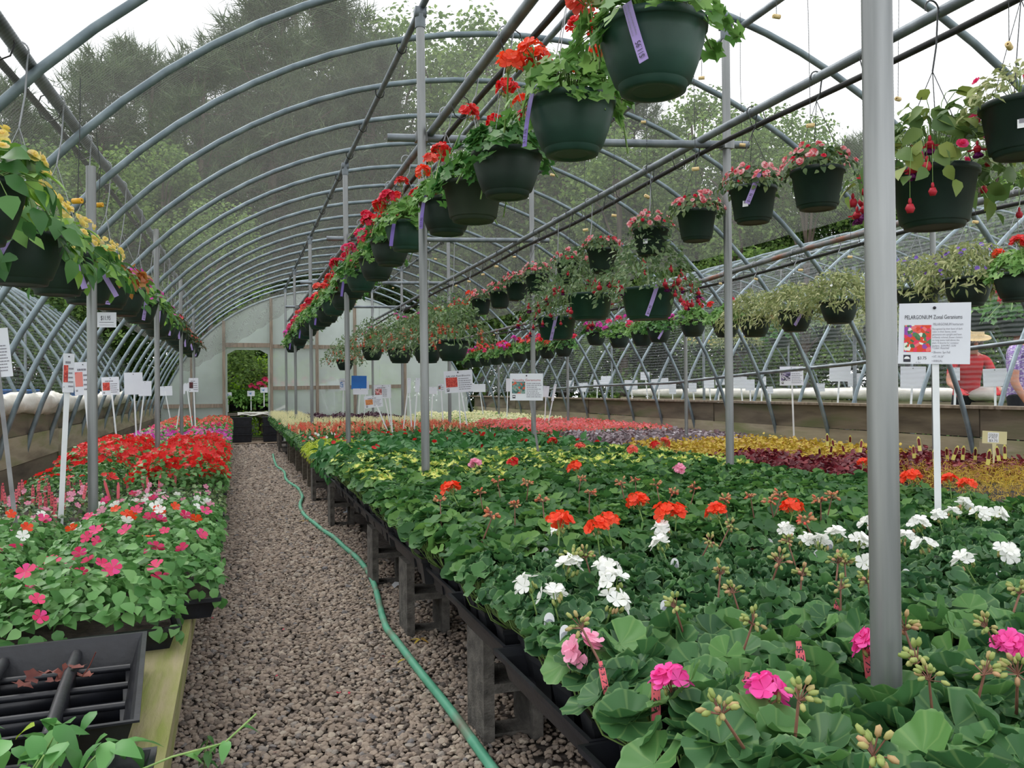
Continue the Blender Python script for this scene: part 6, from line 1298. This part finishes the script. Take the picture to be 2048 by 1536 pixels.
for i, (a, b2_, w_, h_) in enumerate(nb):
    X_ = 6.1 + .25 * (i % 4); sign((a, b2_), (w_, h_), (a + rng.uniform(-4, 4), b2_ + h_ * .5 + rng.uniform(18, 34)), 'blank-backed white card on a stake in the neighbouring tunnel' if w_ < 30 else 'large blank white card in the neighbouring tunnel', 'cards in the neighbouring tunnel ' + ('small' if w_ < 30 else 'large'), X=X_, blank=True, tilt=rng.normal(0, .03), sw=.02)
# cream T-shaped coleus price stake
B_ = onx(1990, 912, 4.45); k = k_of(B_); P_ = cC + ray(1989, 875) * k; t_ = thing('price_stake', 'cream T-shaped stake reading COLEUS before the golden foliage', 'sign', P_, (0, .04, math.atan2(-P_[0], P_[1]))); w, h = 43 * k, 25 * k
bo = mko('board', sign_board(w, h, 'sign_cream'), t_); b2 = MB(); box(b2, (0, 0, -h * 1.25), (w * .17, .004, h * 1.6), taper=.4); b2.obj('stake', 'sign_cream', t_, smooth=False); quad(bo, -w * .05, .0, w * .45, h * .8, 'tag_white', 'paper_label')
put_text(bo, 'COLEUS', -w * .24, -.0042, h * .12, width=w * .36, height=h * .18); put_text(bo, '4" POT', -w * .24, -.0042, -h * .1, width=w * .34, height=h * .18); put_text(bo, '$3.75', -w * .22, -.0042, -h * .34, width=w * .34, height=h * .18)

# ---- stakes and labels stuck in the pots
def stake_mesh(w, L_, mat, kind='flat', mat2=None):
    b2 = MB()
    if kind == 'flat':
        V = [[-w / 2, 0, 0], [w / 2, 0, 0], [w / 2, 0, L_ * .86], [w * .3, 0, L_ * .9], [w * .3, 0, L_], [-w * .3, 0, L_], [-w * .3, 0, L_ * .9], [-w / 2, 0, L_ * .86]]; n = 8
    else:
        th = np.linspace(0, math.pi, 9); V = [[-w * .3, 0, 0], [w * .3, 0, 0], [w * .5, 0, L_ * .35], [w * .5, 0, L_ - w / 2]] + [[w / 2 * math.cos(t2), 0, L_ - w / 2 + w * .7 * math.sin(t2)] for t2 in th[1:-1]] + [[-w * .5, 0, L_ - w / 2], [-w * .5, 0, L_ * .35]]; n = len(V)
    V = np.array(V); c = V.mean(0)
    Vf = np.concatenate([[c], V]) + [0, -.0004, 0]; b2.add(Vf, [[0, i + 1, (i + 1) % n + 1] for i in range(n)]); Vb = np.concatenate([[c], V]) + [0, .0004, 0]; b2.add(Vb, [[0, (i + 1) % n + 1, i + 1] for i in range(n)])
    if mat2:
        ci = np.array([0, 0, L_ * .68]); Vi = (V - ci) * [.78, 1, .5] + ci + [0, -.0009, .03 * L_]; b2.add(np.concatenate([[ci + [0, -.0009, 0]], Vi]), [[0, i + 1, (i + 1) % n + 1] for i in range(n)], 1)
    return b2.mesh('label_card', [mat] + ([mat2] if mat2 else []), False)
ST_PINK = stake_mesh(.0155, .125, 'tag_pink'); LB_GREY = stake_mesh(.026, .10, 'tag_white', 'round', 'tag_grey'); LB_RED = stake_mesh(.024, .10, 'tag_white', 'round', 'tag_red'); LB_YEL = stake_mesh(.02, .09, 'tag_yellow', 'flat', 'leaf_burgundy')
def stick(me, p, zt, label, group, L_, rx=0.0, ry=0.0, text=False, name='price_stake', cat='label', k=1.0, X=None):
    P_ = onz(p[0], p[1], zt) if X is None else onx(p[0], p[1], X); t_ = thing(name, label, cat, (P_[0], P_[1], P_[2] - L_ * k * .55), (rx, ry, math.atan2(-P_[0], P_[1])), group); c = mko('label_card', me, t_, None, None, k)
    if text:
        m2, w2 = text_mesh('$3.75', 'ink'); mko('lettering', m2, c, (-.004, -.0008, .118), (0, math.pi / 2, 0), (.058 / w2, 1, .014))
    return t_
for (p, ry, rx, k, lb) in [((1618, 1352), -.14, -.15, 1.25, 'pink $3.75 stake standing clear among the broad geranium leaves'), ((1312, 1412), .0, -.1, 1.15, 'pink $3.75 stake under a bright pink flower head'), ((1468, 1405), .2, -.1, 1.1, 'pink $3.75 stake half hidden left of a pink flower'), ((1744, 1338), -.1, -.1, 1.1, 'pink $3.75 stake behind the flower at the thick post'), ((1222, 1372), -.2, -.1, .9, 'pink stake at the bench edge under the pale pink flowers'), ((1670, 1240), .05, -.1, 1.0, 'pink stake showing between geranium leaves')]:
    stick(ST_PINK, p, .615, lb, 'pink price stakes among geraniums', .125, rx, ry, True, k=k * .74)
rg = np.random.default_rng(17)
for i in range(30):
    px = [4, 14, 38, 48, 66, 74, 86, 100, 104, 128, 132, 140, 148, 164, 170, 178, 92, 80, 110, 30, 220, 236, 256, 288, 298, 316, 330, 350, 368, 388][i]; py = [985, 1000, 985, 978, 990, 982, 975, 985, 1005, 1000, 975, 972, 968, 985, 978, 990, 1010, 1008, 1018, 1000, 978, 985, 965, 968, 972, 968, 962, 962, 955, 955][i]
    stick(ST_PINK, (px, py), .545, 'short pink price stake among the small seedlings of the left bench', 'pink price stakes on the left bench', .125, rg.normal(0, .1), rg.normal(0, .1), i < 20, k=.95)
for p, me, lb in [((1505, 1100), LB_RED, 'red picture label with white rim among the white geraniums'), ((1548, 1105), LB_GREY, 0), ((1662, 1108), LB_GREY, 0), ((1633, 1130), LB_GREY, 0), ((1348, 1148), LB_GREY, 0), ((1098, 1268), LB_GREY, 'large grey picture label at the bench edge by the pale pink flower'), ((1133, 1295), LB_GREY, 'grey picture label beside the pale pink flower'), ((1250, 1192), LB_GREY, 0), ((1230, 1122), LB_GREY, 0), ((1084, 1124), LB_GREY, 0), ((1340, 1240), LB_GREY, 0), ((1990, 1175), LB_GREY, 0), ((1823, 1172), LB_GREY, 0), ((945, 1128), LB_RED, 'red picture label at the corner pot of the bench'), ((1362, 1092), LB_RED, 'red picture label behind a white geranium flower'), ((1350, 1100), LB_GREY, 0)]:
    stick(me, p, .60, lb or 'grey plant label with rounded white rim in the white geraniums', 'rounded plant labels', .10, -.1, rg.normal(0, .12), name='plant_label', k=.8)
for i, (px, py) in enumerate([(1655, 878), (1668, 888), (1700, 880), (1720, 890), (1690, 898), (1735, 900), (1660, 900), (1705, 908), (1672, 910), (1840, 886), (1828, 902), (1895, 905), (1905, 903), (1925, 904), (1950, 906), (1975, 912), (1998, 905), (2010, 902), (1640, 905), (1745, 912), (1845, 915), (1870, 912)]):
    stick(LB_YEL, (px, py), .56, 'small yellow-topped picture tag in the coleus', 'yellow-topped coleus tags', .09, rg.normal(0, .1), rg.normal(0, .2), name='plant_label', X=4.0 + .3 * (i % 3))
# ---- drip lines with little bobbin weights
b_ = MB(); lathe(b_, [(.0035, -.016), (.0095, -.016), (.0095, .016), (.0035, .016), (.0035, -.016)], 10); BOB = b_.mesh('bobbin', 'bobbin'); b_ = MB(); lathe(b_, [(.0035, -.017), (.0095, -.017), (.0095, .017), (.0035, .017), (.0035, -.017)], 10); BOBY = b_.mesh('bobbin', 'bobbin_yellow')
def drip(p, X_, yellow=False, i=0):
    P_ = onx(p[0], p[1], X_); zt = arc_z(X_) - .02
    if not (P_[2] < zt): return
    t_ = thing('drip_line', 'thin drip tube weighted with a bright yellow bobbin over the left bench' if yellow else 'thin drip tube with a cream bobbin hanging from the hoops' + (' over the geranium benches' if X_ < 3 else ' by the far boards'), 'drip line', P_, (0, 0, 0), 'yellow bobbins' if yellow else 'cream bobbins ' + ('middle' if X_ < 3 else 'far'))
    mko('bobbin', BOBY if yellow else BOB, t_, None, (0, math.pi / 2 + .15 * math.sin(i * 3), .6 * math.sin(i * 5)), 1.15 if yellow else 1.0)
    b2 = MB(); tube(b2, [(0, 0, 0), (.01 * math.sin(i), .0, (zt - P_[2]) * .5), (.02 * math.cos(i), .01, zt - P_[2])], .0016, 4, cap=False); b2.obj('tube', 'wire_dark', t_)
for i, p in enumerate([(1553, 33), (1403, 156), (1287, 244), (1105, 350), (963, 219), (1038, 123), (1171, 460), (1228, 431), (1029, 514), (1294, 393), (1621, 251), (1485, 290), (1391, 338), (2018, 92), (1796, 198), (938, 563), (966, 549), (912, 571), (993, 533), (871, 518), (786, 576)]): drip(p, RD - .3 + .25 * (i % 3), i=i)
for i, p in enumerate([(1951, 444), (1700, 514), (1601, 540), (1512, 558), (1441, 567), (988, 670)]): drip(p, RE - .05, i=i)
drip((155, 402), RA + .12, True, 1); drip((197, 410), RA + .1, True, 2)

# ================================================================== empty tray, vinca, litter
t_ = thing('empty_tray', 'empty black cell tray with a dry red leaf on the mossy bench', 'tray', (-.49, 1.93, .411), (0, 0, .07))
b_ = MB(); lx, ly, hh = .60, .60, .085
pr = [(lx / 2 - .03, ly / 2 - .03, 0), (lx / 2 - .008, ly / 2 - .008, hh - .008), (lx / 2 + .004, ly / 2 + .004, hh - .004), (lx / 2 + .004, ly / 2 + .004, hh), (lx / 2 - .006, ly / 2 - .006, hh), (lx / 2 - .013, ly / 2 - .013, hh - .01), (lx / 2 - .034, ly / 2 - .034, .004)]
V = []; [V.extend([[-a, -b2, z], [a, -b2, z], [a, b2, z], [-a, b2, z]]) for a, b2, z in pr]; b_.add(V, [[4 * i + j, 4 * i + (j + 1) % 4, 4 * i + 4 + (j + 1) % 4, 4 * i + 4 + j] for i in range(6) for j in range(4)]); a, b2, z = pr[-1]; b_.add([[-a, -b2, z], [a, -b2, z], [a, b2, z], [-a, b2, z]], [[0, 1, 2, 3]]); a, b2, z = pr[0]; b_.add([[-a, -b2, z], [a, -b2, z], [a, b2, z], [-a, b2, z]], [[3, 2, 1, 0]]); b_.obj('shell', 'black_plastic', t_, smooth=False)
for x_ in (.152, .004, -.144):
    b_ = MB(); tube(b_, [(x_, -ly / 2 + .03, .055), (x_, 0, .058), (x_, ly / 2 - .03, .055)], .013, 10); box(b_, (x_, 0, .027), (.014, ly - .09, .05)); b_.obj('long_ridge', 'black_plastic', t_)
for x_ in ():
    b_ = MB(); tube(b_, [(x_, -ly / 2 + .03, .048), (x_, 0, .05), (x_, ly / 2 - .03, .048)], .009, 8); box(b_, (x_, 0, .024), (.010, ly - .09, .045)); b_.obj('long_ridge', 'black_plastic', t_)
for k in range(4):
    y_ = -.19 + .128 * k; b_ = MB(); tube(b_, [(-lx / 2 + .03, y_, .034), (0, y_, .036), (lx / 2 - .03, y_, .034)], .008, 8); box(b_, (0, y_, .017), (lx - .08, .010, .034)); b_.obj('cross_ridge', 'black_plastic', t_)
P_ = onz(105, 1352, .47); dl_ = thing('dry_leaf', 'crumpled dry red-brown leaf lying in the empty tray', 'leaf', (P_[0], P_[1], .448), (.25, .1, .6))
b_ = MB()
for i in range(7): V_, F_, UV_ = LOB[i % 4]; b_.add((V_ * [.022, .022, .06]) @ np.array(Matrix.Rotation(.5 * math.sin(i * 2), 3, 'X') @ Matrix.Rotation(i * .9, 3, 'Z')).T + [.03 * (i - 3) * .7, .01 * math.sin(i * 2), .012 + .012 * (i % 3)], F_)
b_.obj('blade', 'dry_leaf', dl_); b_ = MB(); tube(b_, [(.06, .0, .01), (.075, .005, .03), (.08, .0, .065)], .0015, 4); b_.obj('stalk', 'dry_leaf', dl_)
# vinca spilling from the next tray
t_ = thing('vinca_tray', 'black tray of trailing green vinca at the near end of the mossy bench', 'plant flat', (-.44, 1.335, .411)); b_ = tray_mesh(.62, .44, .07, 'tray', ribs=False); mko('tray', b_, t_); b_ = MB(); b_.add([[-.27, -.18, .055], [.27, -.18, .055], [.27, .18, .055], [-.27, .18, .055]], [[0, 1, 2, 3]]); b_.obj('soil', 'soil', t_)
VL = []
for i in range(3):
    V_, F_, UV_ = oval_leaf([.62, .72, .55][i], 5, .12, .3 + .1 * i); b_ = MB(); b_.add(V_, F_, 0, UV_); VL.append(b_.mesh('leaf', 'leaf_vinca'))
b_ = MB(); b_.add(*oval_leaf(.6, 5, .12, .3)[:2]); VLY = b_.mesh('leaf', 'leaf_lime'); rg = np.random.default_rng(23); b_ = MB()
for i in range(210):
    x_, y_ = rg.uniform(-.40, .27), rg.uniform(-.02, .27); z_ = .075 + .085 * rg.uniform() * (1 - (x_ / .5) ** 2); a = rg.uniform(0, 6.28); n_ = np.array([.35 * math.cos(a), .35 * math.sin(a), 1.0]) + .25 * rg.normal(size=3)
    R_ = frames(n_[None], np.array([[math.cos(a), math.sin(a), .1]]))[0] * rg.uniform(.040, .064); Mx = np.eye(4); Mx[:3, :3] = R_; Mx[:3, 3] = (x_, y_, z_); o = bpy.data.objects.new('leaf', VLY if i in (7, 31, 50) else VL[i % 3]); COL.objects.link(o); o.parent = t_; o.matrix_basis = Matrix(Mx.tolist())
    if i % 3 == 0: tube(b_, [(x_ * .8, y_ * .8, .05), (x_ * .9, y_ * .9, z_ * .8), (x_, y_, z_)], .0016, 4, cap=False)
for pts in ([(.22, .1, .06), (.34, .13, .085), (.42, .12, .10), (.47, .15, .13)], [(-.1, .15, .07), (-.2, .27, .12), (-.28, .31, .14)]):
    tube(b_, pts, .0018, 5)
    for q in range(5):
        u = .4 + .15 * q; c = np.array(pts[min(int(u * 3), 2)]) * (1 - (u * 3 % 1)) + np.array(pts[min(int(u * 3) + 1, 3 if len(pts) > 3 else 2)]) * (u * 3 % 1); a = q * 2.2; R_ = frames(np.array([[.3 * math.cos(a), .3 * math.sin(a), 1.0]]), np.array([[math.cos(a), math.sin(a), .2]]))[0] * .036; Mx = np.eye(4); Mx[:3, :3] = R_; Mx[:3, 3] = c; o = bpy.data.objects.new('leaf', VL[q % 3]); COL.objects.link(o); o.parent = t_; o.matrix_basis = Matrix(Mx.tolist())
b_.obj('vines', 'stem_green', t_)
# petals and scraps on the gravel
b_ = MB(); b_.add(T_PETAL[0], T_PETAL[1]); PL_ = b_.mesh('fallen_petal', 'petal_litter', False)
for i, p in enumerate([(425, 1237), (355, 1350), (362, 1412), (550, 1353), (677, 1387), (554, 1504), (492, 1245), (565, 1260), (626, 1098), (745, 1240), (676, 1386), (698, 1388), (770, 1313), (620, 1096)]):
    P_ = onz(p[0], p[1], .016); t_ = tag(mko('fallen_petal', PL_, None, P_, (.2, .1, i * 1.7), .011), 'fallen crimson petal lying on the gravel path', 'petal', 'petals on the gravel')
P_ = onz(786, 1173, .02); b_ = MB(); strip(b_, [(0, 0, 0), (.03, .01, .01), (.06, .0, .004), (.085, .01, .012)], .03, (0, .8, .5)); tag(b_.obj('paper_scrap', 'tag_white', None, loc=P_, rot=(0, 0, .5)), 'crumpled white plastic scrap on the gravel by the block leg', 'litter')
for i, p in enumerate([(608, 1041), (840, 1278), (812, 1318)]):
    P_ = onz(p[0], p[1], .018); b_ = MB()
    for q in range(4): V_, F_, UV_ = T_LANCE; b_.add((V_ * .05) @ np.array(Matrix.Rotation(q * 1.4 + i, 3, 'Z')).T, F_)
    tag(b_.obj('dry_sprig', 'leaf_gold', None, loc=P_), 'withered yellow sprig lying on the gravel', 'leaf', 'dry sprigs')
P_ = onz(405, 1530, .03); t_ = thing('weed_sprig', 'small green weed growing at the gravel edge below the mossy bench', 'weed', (P_[0] + .005, P_[1], .0)); b_ = MB(); tube(b_, [(0, 0, 0), (.0, 0, .06), (.012, 0, .11)], .0018, 5); b_.obj('stem', 'stem_green', t_)
for q in range(6):
    a = q * 2.4; R_ = frames(np.array([[.4 * math.cos(a), .4 * math.sin(a), 1.0]]), np.array([[math.cos(a), math.sin(a), .5]]))[0] * (.045 if q < 4 else .03); Mx = np.eye(4); Mx[:3, :3] = R_; Mx[:3, 3] = (.008, 0, .04 + .014 * q); o = bpy.data.objects.new('leaf', VL[2]); COL.objects.link(o); o.parent = t_; o.matrix_basis = Matrix(Mx.tolist())

# ================================================================== neighbouring tunnel: beds, far wall roll, people
def nflat(x, y, key, z=.52): return flat(key, x, y, z, 0, 'in the neighbouring tunnel', 'flats in the neighbouring tunnel, ' + key)
ft('marigold', 'black flat of orange marigolds', [flat_leaves(395, 240, T_OVAL, (.025, .04), .12, 'leaf_far')], [[flat_flowers(396, 16, .02, .135, 'petal_marigold', npet=8)]])
ft('greens', 'black flat of fresh green bedding plants', [flat_leaves(397, 260, T_OVALB, (.025, .045), .13, 'leaf_far')], [[flat_flowers(398, 4, .015, .135, 'petal_white')]])
y = 3.0; i = 0
while y < 17:
    for c in range(2): nflat(5.85 + .56 * c, y, ['greens', 'marigold', 'greens', 'lilac', 'greens', 'bedmix'][(i // 2 + c) % 6], .62)
    y += .31; i += 1
e = thing('display_bench', 'plank bench in the neighbouring tunnel under the marigold flats', 'bench', (6.15, 9.5, 0), group='benches next door')
for k in range(6): b_ = MB(); box(b_, (-.5 + .2 * k, 0, .603), (.19, 14, .03)); b_.obj('plank', 'wood_old', e, smooth=False)
for yy in (-6, -3, 0, 3, 6):
    for xx in (-.45, .45): mko('leg', POSTLEG, e, (xx, yy, 0), None, (1, 1, 1.45))
b_ = MB(); ys = np.linspace(3, 17, 90); n = 10; V = []
for i, yy in enumerate(ys):
    for j in range(n): t2 = 6.283 * j / n; rr = .085 * (1 + .2 * math.sin(3 * t2 + yy * 5) * math.sin(yy * 3)); V.append([8.35 + rr * math.cos(t2), yy, .96 + rr * math.sin(t2)])
b_.add(V, [[i * n + j, i * n + (j + 1) % n, (i + 1) * n + (j + 1) % n, (i + 1) * n + j] for i in range(len(ys) - 1) for j in range(n)]); tag(b_.obj('rolled_sheeting', 'sheet_white'), 'rolled cream plastic sheeting behind the cards of the neighbouring tunnel', 'plastic sheet')
def person(body, P_, rz, label, hair, hat=False, k=1.0, hy=0.03):
    t_ = thing('person', label, 'person', P_, (0, 0, rz)); t_.scale = (k, k, k); mko('body', body, t_)
    b2 = MB(); lathe(b2, [(.108, -.05), (.112, .0), (.10, .06), (.06, .105), (.001, .115)], 18); ho = b2.obj('hair', hair, t_, loc=(0, hy - .02, 1.60))
    if hat:
        b2 = MB(); lathe(b2, [(.19, .0), (.185, .008), (.115, .015), (.108, .08), (.06, .105), (.001, .11)], 20); b2.obj('hat', 'straw', t_, loc=(0, hy, 1.66), rot=(-.3, 0, 0))
    return t_
d = ray(2036, 760); P_ = cC + d * (8.4 / FPX); person(BODY_P, (P_[0], P_[1], 0), math.radians(-150), 'person in purple and white patterned shirt and dark trousers in the neighbouring tunnel', 'hair_brown')
d = ray(1930, 760); P_ = cC + d * (10.2 / FPX); person(BODY_R, (P_[0], P_[1], 0), math.radians(150), 'person in red shirt and straw hat leaning forward beyond the white sheeting', 'hair_brown', True, .98, .34)
# blue tubs on a bench past the left side
for i, p in enumerate([(66, 776), (10, 785), (30, 780), (150, 780), (190, 788)]):
    P_ = onx(p[0], p[1], -2.6); t_ = thing('blue_tub', 'blue nursery tub seen through the left tunnel side', 'tub', (P_[0], P_[1], P_[2] - .1), group='blue tubs'); b_ = MB(); lathe(b_, [(.06, 0), (.075, .16), (.082, .16), (.082, .18), (.07, .175)], 16, capb=True); b_.obj('body', 'blue_plastic', t_); b_ = MB(); lathe(b_, [(.001, .15), (.07, .15)], 12); b_.obj('soil', 'soil', t_)
e = thing('display_bench', 'low bench carrying blue tubs past the left boards', 'bench', (-2.65, 10, 0), group='benches next door'); zt_ = min(o.location[2] for o in COL.objects if o.name.startswith('blue_tub'))
for k in range(2): b_ = MB(); box(b_, (-.1 + .2 * k, 0, zt_ - .015), (.19, 12, .03)); b_.obj('plank', 'wood_old', e, smooth=False)
for yy in (-5.5, -2, 2, 5.5): mko('leg', POSTLEG, e, (0, yy, 0), None, (1, 1, (zt_ - .03) / .4))
for o in COL.objects:
    if o.name.startswith('blue_tub') and o.parent is None: o.location[2] = zt_
